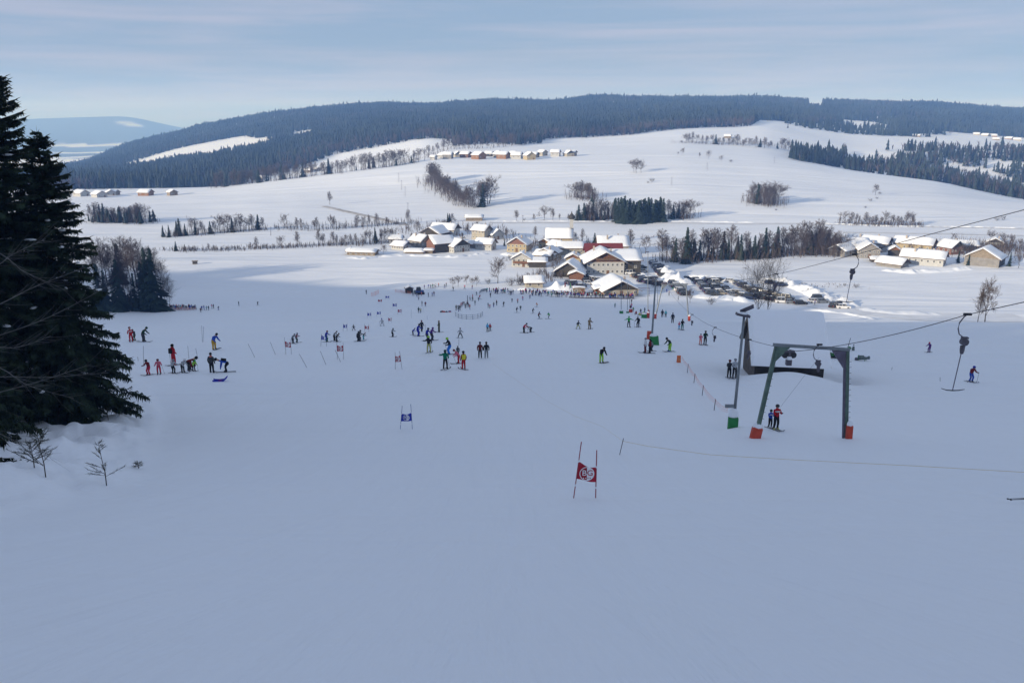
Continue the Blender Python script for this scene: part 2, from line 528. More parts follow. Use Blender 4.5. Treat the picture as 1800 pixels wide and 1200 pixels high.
def scatter(n, y0, y1, keep):
    """random points in the view wedge between depths y0..y1"""
    Y = np.sqrt(NR.rand(n) * (y1 ** 2 - y0 ** 2) + y0 ** 2)
    X = (NR.rand(n) * 1.50 - 0.75) * Y * 0.93
    P = px_of(X, Y)
    k = keep(P, Y, X)
    return X[k], Y[k]

def conifer_cloud(X, Y, hmin, hmax, wide=0.2):
    n = len(X)
    Z = table_lookup(X, Y)
    H = (hmin + (hmax - hmin) * NR.rand(n)) * (1.0 + 0.45 * vnoise(X / 45, Y / 45, 91) + 0.35 * (NR.rand(n) > 0.93))
    Rr = H * wide * (0.8 + 0.4 * NR.rand(n))
    k = 5
    th = (np.arange(k) / k * 2 * math.pi)[None, :] + NR.rand(n)[:, None] * 6
    tiers = [(0.06, 1.0), (0.42, 0.36), (0.40, 0.74), (0.72, 0.20), (0.69, 0.46), (1.0, 0.0)]
    Vs = []
    for t, rr in tiers:
        rad = Rr[:, None] * rr * (0.7 + 0.6 * NR.rand(n, k))
        Vs.append(np.stack([X[:, None] + rad * np.cos(th), Y[:, None] + rad * np.sin(th), (Z + H * t)[:, None] + np.zeros((n, k)) + (NR.rand(n, k) - 0.5) * 0.05 * H[:, None] * (rr > 0)], -1))
    V = np.stack(Vs, 1)            # n, 6, k, 3
    Fs = []
    for a, b in ((0, 1), (2, 3), (4, 5)):
        for i in range(k):
            j = (i + 1) % k
            Fs.append((a * k + i, a * k + j, b * k + j)); 
            if b != 5: Fs.append((a * k + i, b * k + j, b * k + i))
    Fs = np.array(Fs)
    base = (np.arange(n) * 6 * k)[:, None, None]
    return V.reshape(-1, 3), (Fs[None] + base).reshape(-1, 3)

def bare_cloud(X, Y, hmin, hmax, blades=11):
    n = len(X)
    Z = table_lookup(X, Y)
    H = hmin + (hmax - hmin) * NR.rand(n)
    V = np.zeros((n, blades, 3, 3))
    for b in range(blades):
        az = NR.rand(n) * 6.283
        if b < 2:
            z0 = np.zeros(n) - 1; r1 = H * 0.05; z1 = H * (0.75 + 0.25 * NR.rand(n)); w = 0.35
        else:
            z0 = H * (0.15 + 0.4 * NR.rand(n)); r1 = H * (0.10 + 0.22 * NR.rand(n)); z1 = z0 + H * (0.30 + 0.25 * NR.rand(n)); w = 0.55
        pa = NR.rand(n) * 6.283
        V[:, b, 0] = np.stack([X + np.cos(pa) * w, Y + np.sin(pa) * w, Z + z0], -1)
        V[:, b, 1] = np.stack([X - np.cos(pa) * w, Y - np.sin(pa) * w, Z + z0], -1)
        V[:, b, 2] = np.stack([X + r1 * np.cos(az), Y + r1 * np.sin(az), Z + z1], -1)
    F = np.arange(n * blades * 3).reshape(-1, 3)
    return V.reshape(-1, 3), F

def merge(parts):
    Vs, Fs, mi, o = [], [], [], 0
    for (V, F), m in parts:
        Vs.append(V); Fs.append(F + o); mi.append(np.full(len(F), m)); o += len(V)
    return np.vstack(Vs), np.vstack(Fs), np.concatenate(mi)

def col_interp(P, tbl):
    return np.interp(P, [t[0] for t in tbl], [t[1] for t in tbl])

# big wooded ridge
low = [(-100, 905), (100, 905), (300, 920), (420, 960), (470, 1030), (540, 1150), (580, 1225), (700, 1215), (780, 1200), (800, 1080), (860, 1110), (905, 1060), (950, 1100), (960, 1190), (1050, 1215), (1120, 1210), (1130, 1250), (1240, 1330), (1320, 1360), (1330, 1600), (1480, 1650), (1500, 1750), (2000, 1750)]
def keep_ridge(P, Y, X):
    k = Y > col_interp(P, low) + 25 * vnoise(X / 60, Y / 200, 3)
    strip = (P < 500) & (Y > col_interp(P, [(100, 1850), (500, 1790)])) & (Y < col_interp(P, [(100, 1850), (220, 1990), (300, 2080), (420, 2120), (490, 1880)]))
    k &= ~strip
    k &= ~((P > 515) & (P < 548) & (Y > 1830) & (Y < 1990))
    k &= ~((P > 860) & (P < 890) & (Y > 1600) & (Y < 1680))
    k &= ~((P > 1416) & (P < 1440) & (Y > 2450))
    k &= ~((P > 1600) & (P < 1655) & (Y > 2250) & (Y < 2330))
    k &= ~((P > 880) & (P < 905) & (Y > 2300) & (Y < 2460))
    k &= (P > -100)
    k &= ~((P > 1400) & (Y < 2150) & (vnoise(X / 110, Y / 60, 29) < -0.08))
    k &= ~((Y > 1500) & (vnoise(X / 150, Y / 110, 27) < -0.40))
    return k
X1, Y1 = scatter(62000, 900, 1900, keep_ridge)
X2, Y2 = scatter(80000, 1900, 2980, keep_ridge)
Xr = np.concatenate([X1, X2]); Yr = np.concatenate([Y1, Y2])
lowY = col_interp(px_of(Xr, Yr), low)
pdec = np.clip(0.85 - (Yr - lowY) / 260.0, 0.0, 1) * sstep(-0.15, 0.15, vnoise(Xr / 130, Yr / 220, 13) + 0.1) + 0.30 * (vnoise(Xr / 160, Yr / 160, 17) > 0.18)
isdec = NR.rand(len(Xr)) < pdec
V, F, mi = merge([(conifer_cloud(Xr[~isdec], Yr[~isdec], 9, 17), 0), (bare_cloud(Xr[isdec], Yr[isdec], 10, 16), 1)])
o = link('forest', np_mesh('forest', V, F, [m_con, m_dec], mi=mi))
tag(o, 'dark spruce forest covering the long ridge across the valley', 'forest', kind='stuff')

# woods behind the right shoulder of the field
def keep_right(P, Y, X):
    k = (P > 1392) & (Y > col_interp(P, [(1392, 900), (1480, 900), (1500, 905), (1650, 875), (1800, 760), (2000, 760)]))
    up = col_interp(P, [(1392, 1080), (1480, 1120), (1490, 1180), (1600, 1230), (1700, 1330), (2000, 1400)])
    k &= Y < up
    hole = (P > 1482) & (P < 1490) & (Y < 990)
    hole |= (P > 1600) & (P < 1720) & (Y > 1000) & (Y < 1060) & (vnoise(X / 30, Y / 30, 8) > -0.1)
    hole |= (P > 1450) & (P < 1482) & (Y < 945)
    k &= ~hole
    k &= (P < 1490) | (vnoise(X / 42, Y / 30, 28) > -0.16)
    return k
X3, Y3 = scatter(22000, 740, 1400, keep_right)
P3 = px_of(X3, Y3)
isdec = (NR.rand(len(X3)) < np.where(P3 < 1482, 0.12, 0.50)) 
sx, sy = scatter(9000, 1500, 1760, lambda P, Y, X: (P > 1330) & (P < 1660) & (vnoise(X / 90, Y / 50, 23) > 0.02))
V, F, mi = merge([(conifer_cloud(X3[~isdec], Y3[~isdec], 9, 17), 0), (bare_cloud(X3[isdec], Y3[isdec], 8, 15), 1), (conifer_cloud(sx, sy, 8, 15), 0)])
o = link('forest', np_mesh('forest_right', V, F, [m_con, m_dec], mi=mi))
tag(o, 'mixed spruce and bare woodland behind the shoulder of the field on the right', 'forest', kind='stuff')

# wood on the crest of the hill behind, whose shadow lies on the piste
ts = NR.rand(3000)
s0 = CREST - 35 + 60 * NR.rand(3000)
tt = -520 + 1050 * ts
cx = -0.62 * s0 + 0.78 * tt; cyy = -0.78 * s0 - 0.62 * tt
ok = (cyy < np.abs(cx) * 1.0 - 40)
gap = vnoise(tt / 40, s0 * 0, 33) > -0.33
V, F = conifer_cloud(cx[ok & gap], cyy[ok & gap], 12, 24)
o = link('forest', np_mesh('forest_crest', V, F, m_con))
tag(o, 'spruce wood on the hill crest behind the piste', 'forest', kind='stuff')

# ---------------------------------------------------------------- haze
hz = MB().box((0, 0, -60), (25200, 25200, 520)).build('haze', [])
hm = bpy.data.materials.new('haze'); hm.use_nodes = True
hm.node_tree.nodes.clear()
ho = hm.node_tree.nodes.new('ShaderNodeOutputMaterial')
hv = hm.node_tree.nodes.new('ShaderNodeVolumePrincipled')
hv.inputs['Color'].default_value = (0.25, 0.48, 1.0, 1)
hv.inputs['Density'].default_value = 0.00021
hv.inputs['Absorption Color'].default_value = (1, 1, 1, 1)
hv.inputs['Anisotropy'].default_value = 0.0
hm.node_tree.links.new(hv.outputs['Volume'], ho.inputs['Volume'])
hz.data.materials.clear(); hz.data.materials.append(hm)
tag(hz, 'thin winter haze over the valley', None, kind='stuff')
# ================================================================ trees
m_bark = mat('bark', (0.060, 0.047, 0.038), 0.95, noise=0.4, nscale=4, spec=0.1)
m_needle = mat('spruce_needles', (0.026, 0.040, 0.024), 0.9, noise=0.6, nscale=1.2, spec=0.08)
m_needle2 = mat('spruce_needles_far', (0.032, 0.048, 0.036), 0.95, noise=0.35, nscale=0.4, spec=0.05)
m_twig = mat('bare_twigs', (0.105, 0.083, 0.072), 0.95, noise=0.3, nscale=0.5, spec=0.05)
m_twigd = mat('dark_bare_twigs', (0.066, 0.055, 0.050), 0.95, noise=0.3, nscale=0.5, spec=0.05)
m_pale = mat('pale_branch', (0.12, 0.115, 0.11), 0.9, noise=0.3, nscale=3)

def near_spruce(name, base, height, radius, label, seed, lean=(0, 0), side_lo=0.03, gap=0.34, nb=9, snowy=True, group=None, clear=0.03, cat='tree', per=1.0):
    r = np.random.RandomState(seed)
    root = empty(name, base, 0, label, cat, group)
    top = Vector((lean[0], lean[1], height))
    tb = MB()
    n = 14
    tb.tube([(lean[0] * (i / n) ** 1.3 + 0.06 * math.sin(i * 1.7), lean[1] * (i / n) ** 1.3, height * i / n - (0.6 if i == 0 else 0)) for i in range(n + 1)],
            [0.018 * height * (1 - i / n) ** 0.9 + 0.012 for i in range(n + 1)], 8)
    VV = []; FF = []; SN = []
    h = height * clear
    cnt = 0
    while h < height * 0.985:
        t = h / height
        L0 = radius * (1 - t) ** 0.70 * min(1.0, t / 0.20 + 0.45)
        m = max(4, int(nb * (0.6 + 0.4 * (1 - t))))
        a0 = r.rand() * 6.28
        for b in range(m):
            L = L0 * (0.62 + 0.55 * r.rand()) + 0.10
            az = a0 + b * 6.283 / m + r.randn() * 0.25
            hh = h + (r.rand() - 0.5) * gap * 2.2
            up = 0.42 * (t ** 1.5) + 0.10 * r.randn() - 0.20 * (1 - t)
            nseg = 6
            q = np.linspace(0, 1, nseg + 1)
            dx = L * q
            dz = L * (up * q - (0.42 * (1 - t) + 0.08) * q * q + 0.30 * (1 - 0.5 * t) * np.maximum(q - 0.6, 0) ** 1.1)
            ca, sa = math.cos(az), math.sin(az)
            cx0, cy0 = lean[0] * t ** 1.3, lean[1] * t ** 1.3
            P = np.stack([cx0 + ca * dx, cy0 + sa * dx, hh + dz], -1)
            if cnt % 2 == 0 or t > 0.8:
                tb.tube([p for p in P[::2]], [0.012 + 0.010 * L * (1 - k / 3.2) for k in range(len(P[::2]))], 3, cap=False)
            cnt += 1
            nt_ = max(5, int(L * 7.0 * per))
            for k in range(nt_):
                s = (k + 0.6 * r.rand()) / nt_
                s = 0.10 + 0.90 * s
                i = min(int(s * nseg), nseg - 1); f = s * nseg - i
                p = P[i] * (1 - f) + P[i + 1] * f
                tl = (0.30 * L * (1.05 - s) + 0.16) * (0.7 + 0.6 * r.rand())
                for sd in (-1, 1):
                    ang = az + sd * (0.75 + 0.3 * r.rand())
                    droop = -0.75 * (1 - t) * r.rand() - 0.10 + 0.22 * r.randn()
                    dirv = np.array([math.cos(ang), math.sin(ang), droop])
                    side = np.array([-math.sin(ang), math.cos(ang), 0.0])
                    # a feathery spray: the spine and needles cut out either side
                    e = p + dirv * tl
                    w = 0.05 + 0.05 * r.rand()
                    VV += [p + side * w * 0.6, p - side * w * 0.6, e]
                    for u in (0.25, 0.5, 0.75):
                        c = p + dirv * tl * u
                        ww = (0.20 + 0.12 * r.rand()) * (1.15 - u)
                        for s2 in (-1, 1):
                            dn = -0.10 - 0.25 * r.rand() * (1 - t)
                            tip = c + dirv * ww * 0.7 + side * s2 * ww + np.array([0, 0, dn])
                            VV += [c - dirv * 0.05, c + dirv * 0.06, tip]
            # needles clothe the branch itself and hang from it
            for k in range(int(L * 5 * per) + 3):
                s = r.rand() ** 0.7
                i = min(int(s * nseg), nseg - 1); f = s * nseg - i
                p = P[i] * (1 - f) + P[i + 1] * f
                d = np.array([r.randn() * 0.10, r.randn() * 0.10, -0.25 - 0.55 * r.rand() * (1 - t)])
                w = np.array([ca, sa, 0]) * 0.07
                VV += [p + w, p - w, p + d]
            # leader shoot of the branch
            e = P[-1]; VV += [e + np.array([0, 0, 0.03]), e - np.array([0, 0, 0.03]), e + np.array([ca * 0.3, sa * 0.3, 0.06 + 0.1 * t])]
            if snowy and r.rand() < 0.13 and t < 0.8:
                i = 2 + r.randint(4)
                SN.append((P[i], 0.07 + 0.15 * r.rand(), az))
        h += gap * (1.0 - 0.45 * t)
    VV += [np.array([lean[0] + 0.02, lean[1], height - 0.3]), np.array([lean[0] - 0.02, lean[1], height - 0.3]), np.array([lean[0], lean[1], height + 0.45])]
    V = np.array(VV); F = np.arange(len(V)).reshape(-1, 3)
    tb.build('trunk', m_bark, root)
    o = link('crown', np_mesh('spruce_crown', V, F, m_needle), root)
    if SN:
        sb = MB()
        for p, s, az in SN:
            M = Matrix.Rotation(az, 3, 'Z')
            pr = []
            b = len(sb.v)
            sb.lathe([(0.02, -0.04), (s * 0.8, -0.02), (s, 0.03), (s * 0.6, 0.09), (0.02, 0.11)], 6, (p[0], p[1], p[2] + 0.06))
            for i in range(b, len(sb.v)):
                v = Vector(sb.v[i]) - Vector(p); v = M.inverted() @ v; v.x *= 1.9; v = M @ v
                sb.v[i] = (v + Vector(p))[:]
        so = sb.build('snow_clump', MATS['snow_cap'], root, smooth=True)
        so['kind'] = 'stuff'
    return root

bB = ground(118, 742)
def htip(b, py): return z_at(py, b.y) - b.z
near_spruce('spruce_tree', bB, htip(bB, 232), 5.0, 'tall dark spruce beside the piste, second spruce tip from the left edge', 3, lean=(at(65, 232, bB.y).x - bB.x, 0))
gA = at(-48, 700, 50.0); gA.z = gz(gA.x, gA.y)
near_spruce('spruce_tree', gA, htip(gA, 135), 5.8, 'tallest dark spruce cut by the left edge of the picture, nearest its top corner', 5, lean=(at(-2, 135, gA.y).x - gA.x, 0))
gC = at(-110, 730, 41.0); gC.z = gz(gC.x, gC.y)
near_spruce('spruce_tree', gC, 13.5, 4.8, 'lower broad spruce filling the left edge beside the tallest one', 9, per=0.8)
gE = at(28, 640, 60.0); gE.z = gz(gE.x, gE.y)
near_spruce('spruce_tree', gE, htip(gE, 285), 5.6, 'shorter spruce crowded in between the two tall ones on the left', 12, per=0.7, snowy=False)
gD = at(-62, 860, 29.0); gD.z = gz(gD.x, gD.y)
near_spruce('young_spruce', gD, 3.0, 2.3, 'young spruce poking out of the snow at the left edge', 15, gap=0.22, nb=7, clear=0.1)

# ---- twiggy saplings on the bank
def sapling(px, py, h, label, seed, spread=0.5, name='sapling'):
    r = np.random.RandomState(seed)
    b = ground(px, py)
    root = empty(name, b, 0, label, 'sapling')
    st = MB(); nd = []
    top = Vector((0.25 * h * r.randn() * 0.4, 0, h))
    st.tube([(0, 0, -0.3), (0.02, 0, h * 0.3), (top.x * 0.6, 0, h * 0.65), top[:]], [0.022, 0.018, 0.012, 0.006], 5)
    for k in range(17):
        t = 0.18 + 0.8 * r.rand()
        az = r.rand() * 6.28; L = spread * h * (1.05 - t) * (0.6 + 0.6 * r.rand()) + 0.10
        p = np.array([top.x * t, 0, h * t])
        d = np.array([math.cos(az), math.sin(az), 0.25 + 0.75 * r.rand()]); d /= np.linalg.norm(d)
        e = p + d * L
        st.tube([p, (p + e) / 2 + np.array([0, 0, -0.02]), e], [0.009, 0.007, 0.003], 3, cap=False)
        for q in range(int(L * 75)):
            s = 0.2 + 0.8 * r.rand(); c = p + d * L * s
            v = d * 0.09 + r.randn(3) * 0.060
            w = np.cross(d, r.randn(3)); w = w / (np.linalg.norm(w) + 1e-6) * 0.008
            nd += [c + w, c - w, c + v]
    st.build('stem', m_bark, root)
    link('needles', np_mesh('sapling_needles', np.array(nd), np.arange(len(nd)).reshape(-1, 3), mat('sapling_needles', (0.035, 0.042, 0.025), 0.9)), root)['kind'] = 'stuff'
    return root
sapling(187, 853, 1.75, 'lone thin sapling standing out of the snow at the edge of the groomed piste', 2, 0.45)
sapling(80, 838, 1.75, 'bushy sapling with bent twigs on the snowy bank at the left', 6, 0.75)
sapling(60, 822, 1.1, 'small sapling just left of the bushy one on the bank', 8, 0.9)
sapling(190, 738, 0.9, 'short stump-like sapling under the branches of the tall dark spruce', 18, 0.9)
sapling(243, 823, 0.35, 'tiny twig poking from the bank beside the groomed piste', 28, 0.6)

# ---- pale bare branches reaching in from a tree outside the left edge
def bare_reach():
    r = np.random.RandomState(4)
    base = at(-210, 900, 22.0); base.z = gz(base.x, base.y)
    root = empty('bare_tree', base, 0, 'leafless tree at the left edge, pale branches reaching across the dark spruces', 'tree')
    tb = MB(); tb.tube([(0, 0, -0.5), (0.1, 0, 3), (0.0, 0.1, 6), (0.2, 0, 9.5)], [0.16, 0.13, 0.09, 0.03], 7)
    tb.build('trunk', m_pale, root)
    ends = [(-40, 602, 195, 500), (-40, 668, 190, 655), (-40, 548, 150, 470), (-40, 615, 90, 590), (-40, 700, 160, 640), (-40, 480, 80, 420), (-40, 640, 130, 700), (-40, 440, 120, 512), (-40, 760, 90, 800)]
    for k, (x0, y0, x1, y1) in enumerate(ends):
        Y = 21.0 + 2 * r.rand()
        p0 = Vector((0, 0, 0)); a = at(x0, y0, Y) - base; e = at(x1, y1, Y + 1.0) - base
        zt = max(0.8, a.z - 0.9)
        br = MB()
        P = [Vector((0.05, 0, zt)), a, (a + e) / 2 + Vector((0, 0.1, -0.16 + 0.10 * (k % 3))), e]
        # smooth
        Q = []
        for i in range(17):
            t = i / 16 * 3; j = min(int(t), 2); f = t - j
            pm = P[max(j - 1, 0)]; pa = P[j]; pb = P[j + 1]; pn = P[min(j + 2, 3)]
            Q.append(0.5 * ((2 * pa) + (pb - pm) * f + (2 * pm - 5 * pa + 4 * pb - pn) * f * f + (3 * pa - pm - 3 * pb + pn) * f ** 3))
        br.tube(Q, [0.012 * (1 - i / 18) + 0.003 for i in range(17)], 4, cap=False)
        for i in range(5, 16):
            for s in (-1, 1):
                if r.rand() < 0.8:
                    d = (Q[min(i + 1, 16)] - Q[i - 1]).normalized()
                    L = 0.25 + 0.5 * r.rand()
                    o = Vector((0.1 * r.randn(), 0.25 * r.randn(), s * (0.35 + 0.3 * r.rand())))
                    m1 = Q[i] + (d + o) * L * 0.5; m2 = Q[i] + (d * 1.1 + o) * L + Vector((0, 0, 0.03))
                    br.tube([Q[i], m1, m2], [0.0045, 0.003, 0.0015], 3, cap=False)
        br.build('branch', m_pale, root)
    return root
bare_reach()

# ---------------------------------------------------------------- tree kinds for the middle distance
def spruce_meshes(seed, H=10.0, Rd=2.0, irregular=0.3):
    r = np.random.RandomState(seed)
    tb = MB(); tb.tube([(0, 0, -0.5), (0, 0, H * 0.97)], [0.13, 0.02], 5)
    VV = []
    t = 0.05
    while t < 0.97:
        L0 = Rd * (1 - t) ** 0.85 * (0.75 + 0.4 * r.rand())
        m = int(6 + 7 * (1 - t)); a0 = r.rand() * 6.28
        for b in range(m):
            if r.rand() < 0.16: continue
            az = a0 + b * 6.283 / m + r.randn() * 0.3
            L = L0 * (1 + 0.25 * math.sin(az * 1 + seed + t * 7)) * (1 - irregular / 2 + irregular * r.rand() * 1.6) + 0.12
            c, s = math.cos(az), math.sin(az); z = H * t + r.randn() * 0.1
            dr = L * (0.45 * (1 - t) + 0.12)
            w = L * 0.30 + 0.08
            e = np.array([c * L, s * L, z - dr])
            VV += [np.array([0, 0, z + 0.20]), np.array([c * L * .6 - s * w, s * L * .6 + c * w, z - dr * .75]), e]
            VV += [np.array([0, 0, z + 0.20]), np.array([c * L * .6 + s * w, s * L * .6 - c * w, z - dr * .75]), e]
            for q in range(3):
                f = 0.35 + 0.6 * r.rand(); off = (r.rand() - .5) * w * 1.4
                p = np.array([c * L * f - s * off, s * L * f + c * off, z - dr * f])
                VV += [p + np.array([-s, c, 0]) * 0.12, p - np.array([-s, c, 0]) * 0.12, p + np.array([c * 0.1, s * 0.1, -0.28 - 0.30 * r.rand()])]
        t += 0.048 * (1 - 0.3 * t)
    VV += [np.array([0.07, 0, H * 0.93]), np.array([-0.07, 0, H * 0.93]), np.array([0, 0, H * 1.02])]
    V = np.array(VV); F = np.arange(len(V)).reshape(-1, 3)
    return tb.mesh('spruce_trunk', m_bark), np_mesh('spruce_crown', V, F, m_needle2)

def bare_meshes(seed, H=10.0, spread=0.5, form='broad', m=None, dens=1.0, th=1.0, rmin=0.024):
    """leafless tree 10 m tall; trunk mesh and crown mesh of branches and twigs"""
    r = np.random.RandomState(seed)
    tb = MB(); cb = MB()
    trunk_top = H * (0.9 if form == 'tall' else 0.45)
    pts = [(0, 0, -0.5)]; x = y = 0
    for i in range(1, 6):
        x += r.randn() * 0.10; y += r.randn() * 0.10; pts.append((x, y, trunk_top * i / 5))
    rad = [0.20 * th, 0.17 * th, 0.14 * th, 0.11 * th, 0.08 * th, 0.05 * th]
    tb.tube(pts, rad, 6)
    def grow(p, d, L, rd, depth):
        n = 3; q = [p]; dd = d.copy()
        for i in range(n):
            dd = (dd + Vector((r.randn(), r.randn(), r.randn() * 0.6 + 0.25)) * 0.16).normalized()
            q.append(q[-1] + dd * (L / n))
        cb.tube(q, [rd * (1 - 0.55 * i / n) for i in range(n + 1)], 3, cap=False)
        if depth == 0: return
        k = {3: 4, 2: 5, 1: int(7 * dens)}[depth]
        for j in range(k):
            f = 0.30 + 0.70 * (j + r.rand() * 0.7) / k
            i = min(int(f * n), n - 1)
            pp = q[i].lerp(q[i + 1], f * n - i)
            ax = dd.orthogonal().normalized(); ax = Matrix.Rotation(r.rand() * 6.28, 3, dd) @ ax
            nd = (dd * 0.85 + ax * (0.55 + 0.4 * r.rand()) + Vector((0, 0, 0.16))).normalized()
            grow(pp, nd, L * (0.45 + 0.22 * r.rand()), max(rd * 0.55, rmin), depth - 1)
    if form == 'broad':
        for b in range(7 if rmin > 0.02 else 11):
            az = b * (6.283 / 7 if rmin > 0.02 else 2.4) + r.randn() * 0.3
            f = 0.45 + 0.55 * b / 6 if rmin > 0.02 else 0.38 + 0.62 * b / 10
            p = Vector(pts[-1]) * f
            el = 0.55 + 0.9 * f * r.rand() + 0.15
            d = Vector((math.cos(az) * math.cos(el), math.sin(az) * math.cos(el), math.sin(el)))
            grow(p, d, H * 0.42 * (0.8 + 0.35 * r.rand()) * (0.7 + spread * 0.6), 0.075 * th, 3)
        grow(Vector(pts[-1]), Vector((0, 0, 1)), H * 0.42, 0.06 * th, 3)
    elif form == 'tall':
        nb = 30
        for b in range(nb):
            f = 0.22 + 0.78 * b / nb
            i = min(int(f * 5), 4)
            p = Vector(pts[i]).lerp(Vector(pts[i + 1]), f * 5 - i)
            az = b * 2.4 + r.randn() * 0.3
            el = 0.75 + 0.35 * r.rand()
            d = Vector((math.cos(az) * math.cos(el), math.sin(az) * math.cos(el), math.sin(el)))
            grow(p, d, H * 0.27 * (1.25 - f * 0.75) * (0.7 + spread * 0.6), 0.04 * th, 2)
    else:   # shrub
        for b in range(12):
            az = b * 2.4 + r.randn() * 0.3
            el = 0.6 + 0.7 * r.rand()
            d = Vector((math.cos(az) * math.cos(el), math.sin(az) * math.cos(el), math.sin(el)))
            grow(Vector((0.08 * H * r.randn(), 0.08 * H * r.randn(), 0)), d, H * 0.62 * (0.7 + 0.4 * r.rand()), 0.04 * th, 2)
    mm = m or m_twig
    return tb.mesh('bare_trunk', m_bark if mm is not m_pale else mm), cb.mesh('bare_crown', mm)

SPR = [spruce_meshes(s, 10, rd, ir) for s, rd, ir in ((1, 1.7, .5), (2, 2.1, .6), (3, 1.35, .8), (4, 1.9, .55))]
BRD = [bare_meshes(s, 10, sp, 'broad', th=0.9) for s, sp in ((11, .55), (12, .7), (13, .45))]
TAL = [bare_meshes(s, 10, sp, 'tall', th=0.9) for s, sp in ((21, .35), (22, .5), (23, .25), (24, .6))]
TALF = [bare_meshes(s, 10, sp, 'tall', th=0.5, rmin=0.009, m=m_twigd) for s, sp in ((51, .35), (52, .5), (53, .25))]
SHR = [bare_meshes(s, 10, .5, 'shrub', m=m_twigd, th=2.0) for s in (31, 32)]
BIGB = bare_meshes(41, 10, .6, 'broad', m=m_twigd, dens=1.0, th=0.5, rmin=0.007)
TREE_KINDS = {'c': (SPR, 'spruce_tree', 'spruce'), 'b': (BRD, 'bare_tree', 'spreading bare tree'), 't': (TAL, 'bare_tree', 'slender bare tree'), 's': (SHR, 'bare_shrub', 'bare shrub'), 'B': ([BIGB], 'bare_tree', 'large leafless tree'), 'T': (TALF, 'bare_tree', 'thin bare tree')}
def tree(kind, px, py, hpx, label, group=None, width=1.0, Y=None, cat=None):
    p = ground(px, py) if Y is None else at(px, py, Y)
    if Y is not None: p.z = gz(p.x, p.y)
    H = hpx * mpp(p)
    L, nm, _ = TREE_KINDS[kind]
    tm, cm = L[rng.randrange(len(L))]
    e = empty(nm, (p.x, p.y, p.z - 0.1), rng.random() * 6.28, label, cat or ('shrub' if kind == 's' else 'tree'), group)
    s = H / 10.0
    e.scale = (s * width, s * width, s)
    if kind != 's': link('trunk', tm, e)
    link('crown', cm, e)
    return e
ORD = ['first', 'second', 'third', 'fourth', 'fifth', 'sixth', 'seventh', 'eighth', 'ninth', 'tenth', 'eleventh', 'twelfth', 'thirteenth', 'fourteenth', 'fifteenth', 'sixteenth', 'seventeenth', 'eighteenth', 'nineteenth', 'twentieth', '21st', '22nd', '23rd', '24th', '25th', '26th', '27th', '28th', '29th', '30th', '31st', '32nd', '33rd', '34th', '35th', '36th', '37th', '38th', '39th', '40th']
def ordl(i): return ORD[i]
def tree_row(where, pts, n, hr, kinds, jy=1.5, jx=0.35, group=None, width=(0.8, 1.2)):
    """n trees along a polyline of photograph points (all on the ground), with kinds drawn from a string"""
    xs_ = [p[0] for p in pts]; ys_ = [p[1] for p in pts]
    S = [0.0]
    for i in range(1, len(pts)): S.append(S[-1] + math.hypot(xs_[i] - xs_[i-1], ys_[i] - ys_[i-1]))
    items = []
    for i in range(n):
        t = (i + 0.5 + (rng.random() - 0.5) * 2 * jx) / n * S[-1]
        items.append((float(np.interp(t, S, xs_)), float(np.interp(t, S, ys_)) + (rng.random() - 0.5) * 2 * jy))
    items.sort()
    cnt = {}
    ks = [kinds[i % len(kinds)] if len(kinds) == n else rng.choice(kinds) for i in range(n)]
    tot = {k: ks.count(k) for k in set(ks)}
    for i, (x, y) in enumerate(items):
        k = ks[i]; c = cnt.get(k, 0); cnt[k] = c + 1
        kn = TREE_KINDS[k][2]
        if tot[k] == 1: lab = 'only %s %s' % (kn, where)
        elif c == 0: lab = 'leftmost %s %s' % (kn, where)
        elif c == tot[k] - 1: lab = 'rightmost %s %s' % (kn, where)
        else: lab = '%s %s from the left %s' % (ordl(c), kn, where)
        h = hr[0] + (hr[1] - hr[0]) * rng.random()
        if k == 's': h *= 0.45
        tree(k, x, y, h, lab, group or ('trees ' + where), width[0] + (width[1] - width[0]) * rng.random())

tree_row('of the far left wood', [(158, 391), (178, 389), (200, 390), (225, 391), (255, 391)], 16, (24, 34), 'tctcctttcbtctttb', 1.5, width=(1.0, 1.5))
tree_row('of the row crossing the left field', [(284, 417), (330, 414), (400, 408), (470, 404)], 19, (20, 32), 'cccccbctctbbcttbtct', 1.2, width=(0.9, 1.4))
tree_row('of the low hedge by the stream', [(285, 440), (345, 441), (440, 438), (550, 433)], 15, (12, 30), 'scsstsssttsbsts', 0.8)
tree_row('of the stream row left of the village', [(556, 432), (600, 431), (640, 430), (690, 425)], 16, (17, 30), 'ttsttsbttsbbctbb', 1.0)
tree_row('beyond the road left of the village', [(480, 402), (560, 404), (620, 400), (700, 396), (735, 391)], 17, (16, 26), 'sbtbttbtstbtttsts', 1.0)
tree_row('along the crest of the left field', [(372, 331), (450, 321.5), (520, 313.5), (600, 303.5), (660, 296), (715, 288)], 44, (20, 29), 'sttctbttttctbttcttttcttbttctttttbtttbttttbbb'[:44], 0.6, width=(1.0, 1.5))
tree_row('above the left end of the hamlet', [(722, 288), (760, 272), (790, 262), (840, 262), (900, 256), (925, 251)], 22, (12, 22), 'ttbttttbttttttttttttst', 1.0, width=(1.0, 1.5))
tree_row('of the slanting copse on the hill', [(752, 316), (770, 330), (790, 345), (815, 362), (835, 364)], 24, (20, 36), 'stttttttbtttttttttttttbs', 3.0, width=(1.1, 1.5))
tree_row('ending the slanting copse on its right', [(842, 362), (848, 363), (854, 362), (862, 357)], 5, (40, 46), 'tctbb', 0.5)
tree_row('of the thicket below the slanting copse', [(778, 391), (786, 391), (795, 390), (801, 388)], 6, (14, 18), 'ssccts', 0.5, width=(1.2, 1.6))
